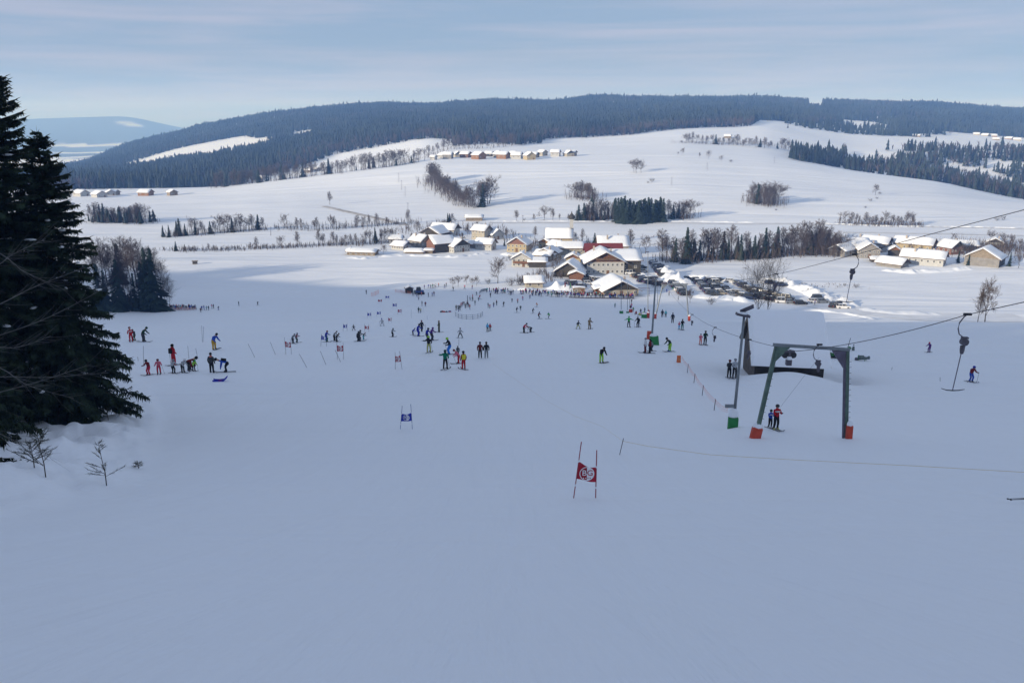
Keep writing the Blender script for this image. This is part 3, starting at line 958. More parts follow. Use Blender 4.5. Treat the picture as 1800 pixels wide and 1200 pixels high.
tree_row('of the clump above the spruce block', [(1008, 346), (1018, 348), (1030, 347), (1040, 352), (1044, 362)], 8, (22, 30), 'bttbttct', 0.5, width=(1.1, 1.5))
tree_row('at the left end of the spruce block', [(1016, 387), (1026, 388), (1040, 387), (1062, 384), (1076, 384)], 10, (25, 40), 'ccttctttbt', 0.8, width=(1.0, 1.4))
tree_row('in the dark spruce block on the hill', [(1078, 386), (1090, 390), (1120, 391), (1150, 390), (1166, 388)], 30, (34, 47), 'c', 2.5, width=(1.1, 1.6))
tree_row('right of the dark spruce block', [(1172, 384), (1186, 384), (1200, 384), (1214, 383)], 7, (22, 34), 'tcbctbb', 0.6, width=(1.0, 1.4))
tree_row('of the thin line left of the spruces', [(903, 389), (930, 388), (968, 388), (995, 388), (1009, 388)], 7, (10, 26), 'tstbttt', 0.5)
tree_row('of the clump in the right field', [(1319, 352), (1332, 357), (1345, 360), (1360, 361), (1364, 358)], 9, (26, 38), 'bbcttbtbb', 1.2, width=(1.0, 1.4))
tree_row('of the loose row below the right field', [(1472, 393), (1500, 394), (1535, 396), (1560, 396), (1600, 397), (1616, 397)], 20, (13, 26), 'tbsttttbttbbsttttbts', 0.8)
tree_row('of the little group on the open hill', [(1110, 303), (1121, 304), (1130, 303)], 3, (19, 23), 'bbb', 0.3)
tree_row('scattered high on the open hill', [(1178, 271), (1190, 270), (1246, 280), (1258, 283), (1272, 284), (1292, 285)], 6, (9, 18), 'sbtbbs', 0.5)
tree_row('on the slope of the right field', [(1535, 356), (1541, 350), (1547, 346), (1546, 333), (1516, 372)], 5, (10, 22), 'ssbss', 0.5, width=(1.0, 1.5))
tree_row('of the row near the hill top', [(1192, 251), (1225, 251), (1260, 254), (1300, 256), (1340, 260), (1392, 262)], 26, (11, 20), 'sbttbttbcttbttttbtctttctbt'[:26], 0.8, width=(1.0, 1.6))
tree_row('on the snowfields at the upper right', [(1345, 226), (1450, 224), (1485, 231), (1495, 232), (1655, 231), (1692, 246)], 7, (8, 12), 'ccbccsb', 0.4)
tree_row('of the tall row above the car park', [(1162, 458), (1175, 457), (1200, 463), (1212, 460), (1240, 456), (1270, 455), (1290, 455), (1330, 453), (1370, 449), (1410, 447), (1450, 446)], 36, (36, 58), 'tctccctttcctctccctttttctcttctcttctttt', 1.2, width=(0.8, 1.2))
tree_row('of the thicket left of the right hamlet', [(1415, 446), (1435, 446), (1455, 446), (1475, 445)], 12, (26, 42), 'btbtbtbtbbtb', 1.0, width=(1.0, 1.5))
for px, py, h, k, lab in (
    (1206, 463, 66, 'c', 'tallest spruce of the tall row, leaning beside a brown shrub right of the village'),
    (1203, 464, 24, 's', 'brown shrub at the foot of the tallest spruce right of the village'),
    (1045, 438, 30, 'c', 'single dark spruce behind the red roofed building in the village'),
    (1056, 440, 26, 't', 'thin leafless tree right of the spruce behind the red roof'),
    (1107, 440, 36, 't', 'tall feathery larch behind the snowy roof of the big gabled house'),
    (1134, 446, 30, 'b', 'round crowned leafless tree right of the big gabled house'),
    (661, 425, 20, 'c', 'small dark spruce at the left entrance of the village'),
    (674, 447, 16, 'b', 'small fruit tree standing alone right of the long low barn'),
    (875, 498, 43, 'b', 'big leafless lime tree standing above the orchard'),
    (887, 432, 14, 'c', 'small spruce between the beige house and the yellow house'),
    (821, 416, 17, 'b', 'bare tree between the farmhouse and the beige house'),
    (838, 402, 12, 'b', 'small bare tree behind the beige house'),
    (733, 408, 18, 'b', 'bare tree at the back of the farm at the left of the village'),
    (718, 412, 15, 'b', 'bare tree left of the farm buildings'),
    (796, 503, 15, 'b', 'leftmost small fruit tree of the orchard by the piste'),
    (805, 504, 19, 'b', 'second small fruit tree of the orchard by the piste'),
    (820, 499, 15, 'b', 'third small fruit tree of the orchard by the piste'),
    (830, 502, 14, 'b', 'fourth small fruit tree of the orchard by the piste'),
    (838, 502, 16, 'b', 'rightmost small fruit tree of the orchard by the piste'),
    (858, 499, 12, 's', 'bush between the orchard and the big lime tree'),
    (896, 502, 18, 's', 'bush just right of the big lime tree'),
    (914, 501, 22, 's', 'dense bare bush left of the small white hut'),
    (922, 500, 20, 's', 'dense bare bush touching the small white hut'),
    (953, 482, 16, 's', 'grey bush in front of the house with the balcony'),
    (975, 482, 26, 'b', 'snow dusted bare tree in front of the dark barn'),
    (986, 486, 18, 's', 'snow dusted bush at the foot of the dark barn'),
    (1152, 505, 26, 's', 'brown bush behind the lift mast beside the parked cars'),
    (1213, 532, 23, 'b', 'low fruit tree behind the right leg of the middle lift tower'),
    (1250, 535, 18, 's', 'bare bush standing alone below the car park'),
    (1240, 455, 10, 's', 'dark low bush at the foot of the tall tree row'),
    (580, 360, 23, 't', 'solitary bare tree in the middle of the left field'),
    (1146, 320, 10, 's', 'round shrub on the open hill above the spruce block'),
    (1139, 322, 5, 's', 'low shrub on the open hill left of the round one'),
    (780, 285, 1, 's', ''),
    (1364, 370, 5, 's', 'tiny shrub below the clump in the right field'),
    (1752, 388, 9, 's', 'small shrub on the road bank at the far right'),
    (1763, 387, 10, 's', 'second shrub on the road bank at the far right'),
    (1497, 440, 24, 'b', 'bare tree in front of the first farm of the right hamlet'),
    (1677, 425, 14, 'b', 'round bare tree behind the brown house of the right hamlet'),
    (1742, 430, 24, 'b', 'bare tree behind the big grey barn on the right'),
    (1760, 432, 22, 'b', 'bare tree right behind the snowy roof of the grey barn'),
    (1776, 436, 22, 'b', 'bare tree near the right edge behind the hamlet'),
    (1792, 440, 20, 'b', 'bare tree at the right edge behind the hamlet'),
    (1684, 462, 22, 'c', 'dark spruce in front of the brown house of the right hamlet'),
    (1648, 447, 10, 'c', 'little spruce beside the orange gabled house'),
    (1738, 467, 26, 't', 'upright bare tree in front of the grey barn'),
    (1774, 468, 26, 'c', 'spruce right of the grey barn'),
    (1790, 471, 26, 'b', 'bare tree at the right end of the hamlet near the picture edge'),
    (1412, 503, 10, 's', 'pale dry shrub on the car park bank'),
    (1505, 506, 11, 's', 'pale dry shrub below the hanging bar'),
    (1485, 503, 8, 's', 'smaller pale dry shrub left of the hanging bar'),
    (325, 440, 12, 'c', 'small spruce in the hedge at the left'),
    (700, 434, 14, 'b', 'bare tree in front of the square roofed white house'),
    (724, 428, 18, 't', 'slender bare tree rising between the left village houses'),
    (776, 409, 20, 'b', 'bare tree behind the twin gabled farm barn'),
    (812, 428, 18, 'b', 'bare tree behind the white farmhouse with the dark gable'),
    (826, 441, 12, 'b', 'small bare tree between the white farmhouse and its neighbour'),
    (868, 432, 16, 'b', 'bare tree right of the white dormer house'),
    (890, 421, 20, 't', 'slender bare tree right of the blue grey roof'),
    (934, 446, 18, 'b', 'bare tree between the yellow and the tan gabled house'),
    (940, 420, 22, 't', 'slender bare tree left of the church'),
    (968, 431, 16, 'b', 'bare tree just left of the church wall'),
    (1010, 430, 20, 'b', 'bare tree just right of the church'),
    (1024, 424, 22, 't', 'slender bare tree right of the church'),
    (1032, 462, 18, 'b', 'bare tree between the brown gabled house and the inn'),
    (984, 470, 20, 'b', 'bare tree above the dark barn roof'),
    (897, 458, 14, 's', 'bare bush at the left side of the balcony house'),
    (1124, 462, 20, 't', 'slender bare tree right of the dark barn wing'),
    (1545, 452, 18, 'b', 'bare tree between the two first farmhouses of the right hamlet'),
    (1600, 448, 20, 'b', 'bare tree in the middle of the right hamlet'),
    (1694, 455, 24, 'b', 'bare tree between the brown house and the grey barn'),
    (1702, 466, 22, 'c', 'dark spruce touching the left side of the grey barn'),
    (1465, 452, 26, 't', 'slender bare tree at the left wall of the slate grey barn'),
):
    if lab: tree(k, px, py, h, lab)
def fixed_tree(px, ytop, Y, ybase_hidden, label, width=1.0, k='B'):
    p = at(px, ybase_hidden, Y); p.z = gz(p.x, p.y)
    top = at(px, ytop, Y)
    e = tree(k, px, ybase_hidden, 10, label, None, 1.0, Y=Y)
    s = (top.z - p.z) / 10.0
    e.scale = (s * width, s * width, s)
fixed_tree(1332, 466, 150, 560, 'large leafless tree whose trunk rises behind the left part of the snowy hut roof', 0.85)
fixed_tree(1349, 450, 152, 560, 'largest leafless tree, rising behind the snow laden roof of the hut', 0.8)
fixed_tree(1719, 511, 168, 563, 'left and smaller of the two thin trees on the edge of the right field', 0.65, 't')
fixed_tree(1732, 497, 168, 563, 'taller of the two thin leafless trees on the edge of the right field', 0.85, 'b')

# ---- dark wood at the left below the piste
tree_row('of the dark wood beside the piste', [(172, 548), (200, 546), (225, 546), (250, 546), (262, 545), (296, 545)], 16, (66, 100), 'cTcTTcTTcTcTcTTT', 1.5, width=(0.75, 1.0))
tree('c', 274, 547, 116, 'dark spruce standing out at the right end of the wood by the queue', None, 1.15)
tree('c', 262, 547, 92, 'narrower spruce touching the one at the right end of the wood', None, 1.05)
tree('T', 300, 547, 64, 'bare tree leaning out at the right end of the dark wood', None, 1.0)
tree_row('behind the dark wood beside the piste', [(165, 500), (195, 500), (225, 500), (250, 502), (280, 504)], 18, (66, 88), 'TTTtTTTcTTTtTTcTTT', 3, width=(0.9, 1.3))

# ---------------------------------------------------------------- undergrowth that closes the rows (nobody could count it)
def brush(pts, n, h, wide, label, con=0.0):
    P = [ground(*p) for p in pts]
    S = [0.0]
    for i in range(1, len(P)): S.append(S[-1] + (P[i].xy - P[i-1].xy).length)
    t = NR.rand(n) * S[-1]
    X = np.interp(t, S, [p.x for p in P]) + NR.randn(n) * wide; Y = np.interp(t, S, [p.y for p in P]) + NR.randn(n) * wide
    keep = vnoise(t / 9, t * 0, 5) > -0.22
    X, Y = X[keep], Y[keep]
    ic = NR.rand(len(X)) < con
    parts_ = [(bare_cloud(X[~ic], Y[~ic], h[0], h[1], 9), 0)]
    if ic.any(): parts_.append((conifer_cloud(X[ic], Y[ic], h[0], h[1]), 1))
    V, F, mi = merge(parts_)
    # slimmer shoots than the far woods
    o = link('undergrowth', np_mesh('undergrowth', V, F, [m_twig, m_con], mi=mi))
    tag(o, label, 'undergrowth', kind='stuff')
_bc = bare_cloud
def bare_cloud(X, Y, hmin, hmax, blades=11):
    n = len(X); Z = table_lookup(X, Y); H = hmin + (hmax - hmin) * NR.rand(n)
    V = np.zeros((n, blades, 3, 3))
    for b in range(blades):
        az = NR.rand(n) * 6.283; pa = NR.rand(n) * 6.283; w = 0.05 + 0.05 * NR.rand(n)
        z0 = (H * 0.5 * NR.rand(n)) * (b > 2) - 0.3 * (b <= 2); r1 = H * 0.28 * NR.rand(n); z1 = z0 + H * (0.35 + 0.3 * NR.rand(n))
        V[:, b, 0] = np.stack([X + np.cos(pa) * w, Y + np.sin(pa) * w, Z + z0], -1)
        V[:, b, 1] = np.stack([X - np.cos(pa) * w, Y - np.sin(pa) * w, Z + z0], -1)
        V[:, b, 2] = np.stack([X + r1 * np.cos(az), Y + r1 * np.sin(az), Z + z1], -1)
    return V.reshape(-1, 3), np.arange(n * blades * 3).reshape(-1, 3)
brush([(372, 331), (450, 321.5), (520, 313.5), (600, 303.5), (660, 296), (725, 287)], 420, (4, 10), 7, 'scrub under the crest row of the left field', 0.06)
brush([(722, 288), (760, 272), (790, 262), (840, 262), (925, 251)], 260, (3, 8), 8, 'scrub above the left end of the hill hamlet')
brush([(752, 316), (770, 330), (790, 345), (815, 362), (835, 364)], 380, (4, 10), 5, 'brushwood filling the slanting copse')
brush([(284, 417), (330, 414), (400, 408), (470, 404)], 220, (2, 6), 3, 'scrub under the row crossing the left field')
brush([(285, 440), (345, 441), (440, 438), (550, 433)], 420, (1, 3), 3, 'reeds and scrub along the left stream')
brush([(556, 432), (640, 430), (690, 425)], 200, (1.5, 5), 3, 'scrub along the stream left of the village')
brush([(480, 402), (560, 404), (620, 400), (735, 391)], 220, (2, 6), 4, 'scrub beyond the road left of the village')
brush([(158, 391), (200, 390), (258, 391)], 260, (3, 9), 5, 'brushwood in the far left wood', 0.15)
brush([(1016, 387), (1040, 387), (1076, 384)], 200, (3, 9), 4, 'brushwood left of the dark spruce block', 0.1)
brush([(1008, 346), (1042, 352)], 120, (3, 9), 5, 'brushwood above the dark spruce block')
brush([(1172, 384), (1214, 383)], 140, (3, 8), 4, 'brushwood right of the dark spruce block')
brush([(1319, 352), (1345, 360), (1364, 358)], 220, (4, 11), 6, 'brushwood in the clump of the right field')
brush([(1472, 393), (1535, 396), (1616, 397)], 260, (1.5, 5), 4, 'scrub in the loose row below the right field')
brush([(1192, 251), (1260, 254), (1392, 262)], 340, (2, 7), 8, 'scrub in the row near the hill top')
brush([(1155, 457), (1200, 461), (1270, 455), (1330, 453), (1410, 447), (1480, 446)], 700, (1.5, 8), 3.5, 'brushwood closing the tall row above the car park', 0.05)
brush([(1408, 446), (1480, 445)], 380, (3, 9), 5, 'brown thicket left of the right hamlet')
brush([(1670, 446), (1740, 436), (1800, 446)], 420, (2, 8), 8, 'garden scrub behind the right hamlet')
brush([(1405, 501), (1425, 503), (1470, 502), (1512, 506)], 70, (0.3, 0.9), 3, 'dry stalks on the bank above the car park')
brush([(165, 540), (230, 540), (282, 541)], 160, (1.5, 6), 2.5, 'brushwood in the dark wood beside the piste', 0.1)
brush([(700, 412), (760, 400), (850, 402), (900, 418)], 240, (1.5, 5), 6, 'garden scrub behind the village farms')
brush([(900, 425), (960, 432), (1020, 430), (1100, 440)], 240, (1.5, 5), 6, 'garden scrub round the church')
brush([(905, 498), (925, 500), (960, 484), (985, 486)], 160, (1, 4), 4, 'garden bushes between the hut and the dark barn')
# ================================================================ buildings
W = {
 'white': mat('wall_white', (0.42, 0.42, 0.41), 0.9, noise=0.08, nscale=0.6),
 'cream': mat('wall_cream', (0.36, 0.33, 0.27), 0.9, noise=0.08, nscale=0.6),
 'yellow': mat('wall_yellow', (0.38, 0.31, 0.19), 0.9, noise=0.08, nscale=0.6),
 'grey': mat('wall_grey', (0.22, 0.21, 0.20), 0.9, noise=0.15, nscale=0.6),
 'brown': mat('timber_brown', (0.16, 0.075, 0.042), 0.85, noise=0.25, nscale=1.5),
 'dark': mat('timber_dark', (0.050, 0.045, 0.038), 0.9, noise=0.3, nscale=1.5),
 'orange': mat('timber_orange', (0.23, 0.12, 0.055), 0.85, noise=0.2, nscale=1.5),
 'brick': mat('wall_brick', (0.19, 0.095, 0.07), 0.9, noise=0.15, nscale=2),
 'tan': mat('timber_tan', (0.22, 0.18, 0.135), 0.9, noise=0.2, nscale=1.5),
 'redroof': mat('roof_red', (0.17, 0.028, 0.026), 0.8, noise=0.15, nscale=2),
 'bluish': mat('roof_slate', (0.13, 0.15, 0.19), 0.8, noise=0.2, nscale=2),
}
m_pane = mat('window_glass', (0.035, 0.040, 0.048), 0.15, spec=0.6)
m_frame = mat('window_frame', (0.70, 0.69, 0.66), 0.7)
m_shut = mat('shutter_brown', (0.14, 0.07, 0.04), 0.8)
m_chim = mat('chimney_render', (0.38, 0.33, 0.29), 0.9)
m_door = mat('door_wood', (0.15, 0.08, 0.045), 0.8)
m_fascia = mat('fascia', (0.12, 0.07, 0.045), 0.85)
_win = {}
def win_meshes(w, h):
    k = (round(w, 2), round(h, 2))
    if k not in _win:
        f = MB(); t = 0.09
        f.box((0, 0, h / 2 - t / 2), (w, 0.10, t)); f.box((0, 0, -h / 2 + t / 2), (w + 0.15, 0.16, t))
        f.box((-w / 2 + t / 2, 0, 0), (t, 0.10, h - 2 * t)); f.box((w / 2 - t / 2, 0, 0), (t, 0.10, h - 2 * t))
        f.box((0, 0, 0), (0.06, 0.08, h - 2 * t))
        p = MB().box((0, 0.01, 0), (w - 2 * t, 0.05, h - 2 * t))
        _win[k] = (f.mesh('window_frame', m_frame), p.mesh('window_pane', m_pane))
    return _win[k]

def house(px, py, L, name, label, w=10, l=12, h=5, pitch=27, yaw=0, wall='white', gable=None, side=None, snow_t=0.38, over=0.9,
          rows=2, cols=4, side_rows=1, side_cols=4, chim=1, balcony=False, roofm='snow', back_gable=True, door=True, Y=None, cat='house', group=None, bare_left=False):
    """gabled house; local -y is the gable front, yaw 0 faces the camera. px,py is the foot of the front wall's centre"""
    p = ground(px, py) if Y is None else at(px, py, Y)
    if Y is not None: p.z = gz(p.x, p.y)
    w *= L; l *= L; h *= L
    root = empty(name, (p.x, p.y, p.z - 0.25), R(yaw), label, cat, group)
    tp = math.tan(R(pitch)); rise = w / 2 * tp
    gm = W[gable] if gable else W[wall]; sm = W[side] if side else W[wall]
    # walls: four wall slabs as one shell, gable triangles apart
    wb = MB()
    zb = -2.5
    wb.box((0, 0.12, (h + zb) / 2), (w, 0.24, h - zb), m=0); wb.box((0, l - 0.12, (h + zb) / 2), (w, 0.24, h - zb), m=0)
    wb.box((-w / 2 + 0.12, l / 2, (h + zb) / 2), (0.24, l - 0.485, h - zb), m=1); wb.box((w / 2 - 0.12, l / 2, (h + zb) / 2), (0.24, l - 0.485, h - zb), m=1)
    wb.build('wall', [W[wall], sm], root)
    for y0 in (-0.04, l - 0.24):
        MB().prism([(-w / 2, h + 0.004), (w / 2, h + 0.004), (0, h + rise)], y0, y0 + 0.28).build('gable', gm, root)
    # roof slabs and the snow lying on them
    rl = l + 2 * over; th = 0.18
    hw = w / 2 + over
    def slab(s, z0, t, inset=0.0, wav=0.0):
        e = hw - inset
        a = (0, h + rise + z0); b = (s * e, h + rise - e * tp + z0)
        c = (s * e, b[1] + t); d = (0, a[1] + t)
        pr = [a, b, c, d] if s < 0 else [a, d, c, b]
        return pr
    rf = MB(); sn = MB()
    rmat = W[roofm] if roofm in W else m_fascia
    for s in (-1, 1):
        rf.prism(slab(s, 0.02, th), -over, l + over)
    ro = rf.build('roof', rmat, root)
    if roofm in ('snow', 'bluish') or bare_left:
        # rounded snow quilt with a softened eave and small lumps, one sheet over both pitches
        nx, ny = 15, 7
        ins = 0.12
        Vv = []
        for j in range(ny):
            yy = -over + ins + (l + 2 * over - 2 * ins) * j / (ny - 1)
            ey = min(1, (0.15 + 3 * min(j, ny - 1 - j)))
            for i in range(nx):
                u = (i / (nx - 1) * 2 - 1)
                x = u * (hw - ins)
                z = h + rise - abs(x) * tp + 0.02 + th
                ex = 1 if 0 < i < nx - 1 else 0.15
                t = snow_t * ex * ey * (1 + 0.22 * rng.random())
                if abs(u) < 0.08: t *= 0.8
                Vv.append((x, yy, z + t))
        b = len(Vv)
        Ff = [(j * nx + i, j * nx + i + 1, (j + 1) * nx + i + 1, (j + 1) * nx + i) for j in range(ny - 1) for i in range(nx - 1)
              if not (roofm == 'bluish' and i >= nx // 2 and rng.random() < 0.0) and not (bare_left and i < nx // 2)]
        # underside skirt
        for v in list(Vv):
            Vv.append((v[0], v[1], h + rise - abs(v[0]) * tp + 0.02 + th * 0.98))
        def sk(a, c): Ff.append((a, a + b, c + b, c))
        for i in range(nx - 1):
            if bare_left and i < nx // 2: continue
            sk(i, i + 1); sk((ny - 1) * nx + i + 1, (ny - 1) * nx + i)
        for j in range(ny - 1):
            if not bare_left: sk((j + 1) * nx, j * nx)
            sk(j * nx + nx - 1, (j + 1) * nx + nx - 1)
        ms = bpy.data.meshes.new('roof_snow'); ms.from_pydata(Vv, [], Ff); ms.materials.append(MATS['snow_cap'])
        ms.polygons.foreach_set('use_smooth', [True] * len(ms.polygons)); ms.update()
        link('roof_snow', ms, ro)
    for k in range(chim):
        cxx = (0.18 if k == 0 else -0.22) * w; cy_ = l * (0.3 + 0.4 * k)
        zt = h + rise + 0.9
        c = MB(); c.box((cxx, cy_, (zt + h + rise - abs(cxx) * tp - 0.3) / 2), (0.7, 0.7, zt - (h + rise - abs(cxx) * tp - 0.3)))
        co = c.build('chimney', m_chim, ro)
    # openings
    def opening(x, y, z, ww, hh, rz):
        fm, pm = win_meshes(ww, hh)
        f = link('window', fm, root, (x, y, z), (0, 0, rz))
        link('pane', pm, f)
    ww, hh = 0.95 * L ** 0.5, 1.15 * L ** 0.5
    if rows and cols:
        for rr in range(rows):
            z = h * (rr + 0.55) / rows + 0.1
            for c in range(cols):
                x = (c + 0.5) / cols * w - w / 2
                if door and rr == 0 and c == cols // 2: continue
                opening(x, -0.03, z, ww, hh, 0)
    if door and cols:
        x = (cols // 2 + 0.5) / cols * w - w / 2
        d = MB().box((x, -0.03, 1.05), (1.1, 0.12, 2.1)); d.build('door', m_door, root)
    for s in (-1, 1):
        for rr in range(side_rows):
            z = h * (rr + 0.55) / side_rows + 0.1
            for c in range(side_cols):
                y = (c + 0.5) / side_cols * l
                opening(s * (w / 2 + 0.03), y, z, ww, hh, R(90) * s)
    if balcony:
        zz = h * 0.5
        bb = MB(); bb.box((0, -0.65, zz), (w * 0.8, 1.2, 0.12)); bb.box((0, -1.22, zz + 0.55), (w * 0.8, 0.08, 0.85))
        bb.build('balcony', W['brown'], root)
    return root

# --- main house beside the terrace
mh = house(1064, 483, 1, 'inn', 'large white inn with a red brown timber gable and two rows of small windows', w=15.5, l=17, h=5.6, pitch=27, yaw=2, wall='white', gable='brown', side='dark', rows=2, cols=8, side_rows=2, side_cols=3, chim=2, over=1.5, snow_t=0.5)
bl = MB(); bl.box((0, -1.0, 6.55), (8.6, 0.9, 0.12)); bl.box((0, -1.42, 7.0), (8.6, 0.07, 0.8))
for x in range(-4, 5): bl.box((x * 1.02, -0.98, 7.5), (0.09, 0.8, 0.09))
bl.build('balcony', m_fascia, mh)
wg = house(1121, 468, 1, 'barn', 'dark timber barn wing with a broad snow covered roof right of the large inn', w=14, l=13.5, h=6.3, pitch=24, yaw=92, wall='dark', gable='dark', rows=0, cols=0, side_rows=1, side_cols=3, chim=0, snow_t=0.45, Y=345)
house(1090, 452, 1, 'barn', 'building with a bare dark red roof behind the left side of the large inn', w=12, l=15, h=6.5, pitch=32, yaw=90, wall='white', gable='brick', roofm='redroof', rows=0, cols=0, side_rows=1, side_cols=4, chim=0, Y=358)
house(1102, 440, 1, 'house', 'long house with two dormers on its snowy roof behind the red roof', w=11, l=14, h=5, pitch=34, yaw=90, wall='cream', rows=0, cols=0, side_cols=4, chim=2, Y=392)
# --- terrace restaurant
rs = house(1092, 522, 1, 'restaurant', 'low ski hut restaurant with a huge snowy gable roof behind the crowd', w=12.5, l=15, h=2.4, pitch=26, yaw=8, wall='cream', gable='dark', rows=1, cols=5, side_cols=3, chim=1, over=1.3, snow_t=0.55, Y=287)
house(1058, 519, 1, 'shed', 'open front shed with a sloping snowy roof left of the restaurant', w=4.6, l=5.5, h=2.2, pitch=14, yaw=4, wall='brown', gable='orange', rows=0, cols=0, side_rows=0, chim=0, door=False, Y=290, cat='shed')
house(1018, 517, 1, 'kiosk', 'flat roofed wooden kiosk standing among the crowd left of the restaurant', w=4.2, l=2.6, h=2.3, pitch=5, yaw=0, wall='tan', rows=1, cols=2, side_rows=0, chim=0, Y=291, cat='kiosk', over=0.4, snow_t=0.15)
house(953, 503, 1, 'cottage', 'small white hut with a thick snowy roof beside the bushes', w=5.4, l=6.4, h=2.6, pitch=30, yaw=93, wall='cream', rows=0, cols=0, side_cols=2, chim=1, Y=308, cat='hut', snow_t=0.5)
# --- centre village
house(998, 487, 0.88, 'barn', 'dark timber barn with a steep snowy roof left of the large inn', w=12.5, l=13, h=2.8, pitch=33, yaw=-14, wall='dark', gable='dark', rows=0, cols=0, side_rows=0, chim=0, over=1.2, snow_t=0.45)
house(1013, 491, 0.88, 'shed', 'small brown shed with a rounded snowy roof in front of the dark barn', w=6.5, l=5, h=2.6, pitch=22, yaw=-8, wall='brown', gable='brown', rows=0, cols=0, side_rows=0, chim=0, cat='shed')
house(1007, 464, 0.88, 'house', 'little house with a brown timber gable between the barn and the inn', w=7.5, l=8, h=3.2, pitch=28, yaw=-8, wall='yellow', gable='brown', rows=1, cols=3, side_cols=2)
house(916, 469, 0.88, 'house', 'white house with a balcony across its gable at the left of the centre village', w=9.5, l=8, h=4.4, pitch=29, yaw=-10, wall='white', rows=2, cols=4, side_cols=2, balcony=True)
house(960, 468, 0.88, 'barn', 'low barn wing with a flat sheet of roof snow joined to the balcony house', w=8, l=8.5, h=3.2, pitch=18, yaw=88, wall='dark', gable='dark', rows=0, cols=0, side_rows=0, chim=0)
house(956, 457, 0.92, 'house', 'house with a tan gable just behind the balcony house', w=10, l=12, h=3.4, pitch=26, yaw=-22, wall='cream', gable='tan', rows=1, cols=4, side_cols=3)
house(972, 458, 0.88, 'house', 'dark gabled house between the tan gable and the dark barn', w=8, l=9, h=3.4, pitch=26, yaw=60, wall='tan', gable='dark', rows=1, cols=3, side_cols=3)
house(908, 443, 0.88, 'house', 'yellow house with a reddish timber gable and a hipped dark roof', w=11, l=11, h=4.6, pitch=33, yaw=-16, wall='yellow', gable='brick', roofm='bluish', rows=2, cols=5, side_cols=3)
house(957, 437, 0.88, 'house', 'house with an orange gable left of the church', w=8, l=13, h=3.6, pitch=27, yaw=-35, wall='yellow', gable='orange', rows=1, cols=3, side_cols=3)
house(1026, 447, 0.88, 'house', 'long pale house with a snowy roof right below the church', w=9, l=14, h=4.6, pitch=28, yaw=90, wall='cream', rows=0, cols=0, side_rows=1, side_cols=4)
house(988, 446, 0.88, 'house', 'white gabled house with a dark blue roof edge in front of the church', w=6.5, l=8, h=5, pitch=30, yaw=40, wall='white', roofm='bluish', rows=2, cols=3, side_cols=2)
# --- church
cp = ground(992, 434)
ch = house(1006, 434, 0.88, 'church', 'village church with a steep snowy roof and a small onion capped turret', w=9.5, l=15, h=6, pitch=45, yaw=86, wall='yellow', rows=0, cols=0, side_rows=1, side_cols=4, chim=0, over=0.5, cat='church')
tw = MB(); tw.box((0, 0.6, 12.0), (1.8, 1.8, 4.4)); tw.build('turret', W['white'], ch)
ob = MB(); ob.lathe([(1.25, 14.2), (1.9, 14.8), (1.8, 15.6), (0.9, 16.4), (0.35, 17.0), (0.05, 18.2)], 10, (0, 0.6, 0)); ob.build('turret_cap', W['dark'], ch, smooth=True)
# --- left village group
house(662, 448, 0.78, 'barn', 'long low barn standing alone left of the village, tan plank walls', w=6.5, l=17, h=2.4, pitch=18, yaw=78, wall='tan', side='tan', rows=0, cols=0, side_rows=1, side_cols=5, chim=0, snow_t=0.5)
house(617, 447, 0.78, 'shed', 'small open shed joined to the left end of the lone long barn', w=4.5, l=4.5, h=2.6, pitch=22, yaw=10, wall='tan', gable='dark', rows=0, cols=0, side_rows=0, chim=0, cat='shed')
house(716, 439, 0.78, 'house', 'low white house with a dark blue gable at the left end of the village', w=8, l=9.5, h=3.2, pitch=27, yaw=58, wall='white', gable='bluish', rows=1, cols=3, side_cols=5)
house(707, 426, 0.78, 'house', 'small white house with a square snowy roof behind the left end house', w=7, l=8, h=3.2, pitch=26, yaw=90, wall='white', rows=0, cols=0, side_cols=3)
house(750, 435, 0.78, 'house', 'house with a brown plank gable beside the red brick barn', w=9.5, l=11, h=5, pitch=33, yaw=48, wall='grey', gable='tan', rows=1, cols=3, side_cols=3, chim=2)
house(757, 443, 0.78, 'barn', 'big barn with a red brick gable and dark plank flank', w=11, l=14.5, h=6.2, pitch=31, yaw=-58, wall='brick', gable='brick', side='dark', rows=0, cols=0, side_rows=0, chim=0)
house(812, 443, 0.78, 'farmhouse', 'white farmhouse with a dark timber gable right of the brick barn', w=12, l=10, h=4.4, pitch=31, yaw=38, wall='white', gable='dark', rows=2, cols=6, side_rows=2, side_cols=4)
house(755, 417, 0.78, 'barn', 'large farm barn with twin dark gables at the back of the village', w=15, l=16, h=3.6, pitch=27, yaw=-28, wall='dark', gable='dark', rows=0, cols=0, side_rows=0, chim=0, Y=445)
house(803, 412, 0.78, 'barn', 'long barn with a dark gable on its right at the back of the village', w=10, l=18, h=5, pitch=33, yaw=68, wall='white', gable='dark', rows=1, cols=3, side_cols=3, chim=1, Y=455)
house(782, 424, 0.78, 'shed', 'low shed with a small snowy roof between the big barns', w=6.5, l=11, h=3.4, pitch=20, yaw=72, wall='brown', gable='brown', rows=0, cols=0, side_cols=3, chim=1, Y=428, cat='shed')
house(858, 421, 0.78, 'house', 'tall beige house with a plain plank gable on its right', w=9, l=10.5, h=7.0, pitch=32, yaw=58, wall='cream', gable='tan', rows=2, cols=3, side_rows=2, side_cols=4)
house(868, 439, 0.78, 'house', 'white house with a dormer on its snowy roof below the tall beige house', w=8, l=11, h=4.6, pitch=32, yaw=68, wall='white', rows=1, cols=3, side_cols=4)
house(842, 436, 0.78, 'shed', 'small snowy annex left of the white dormer house', w=5.5, l=6, h=3.2, pitch=24, yaw=72, wall='grey', rows=0, cols=0, side_rows=0, chim=0, cat='shed')
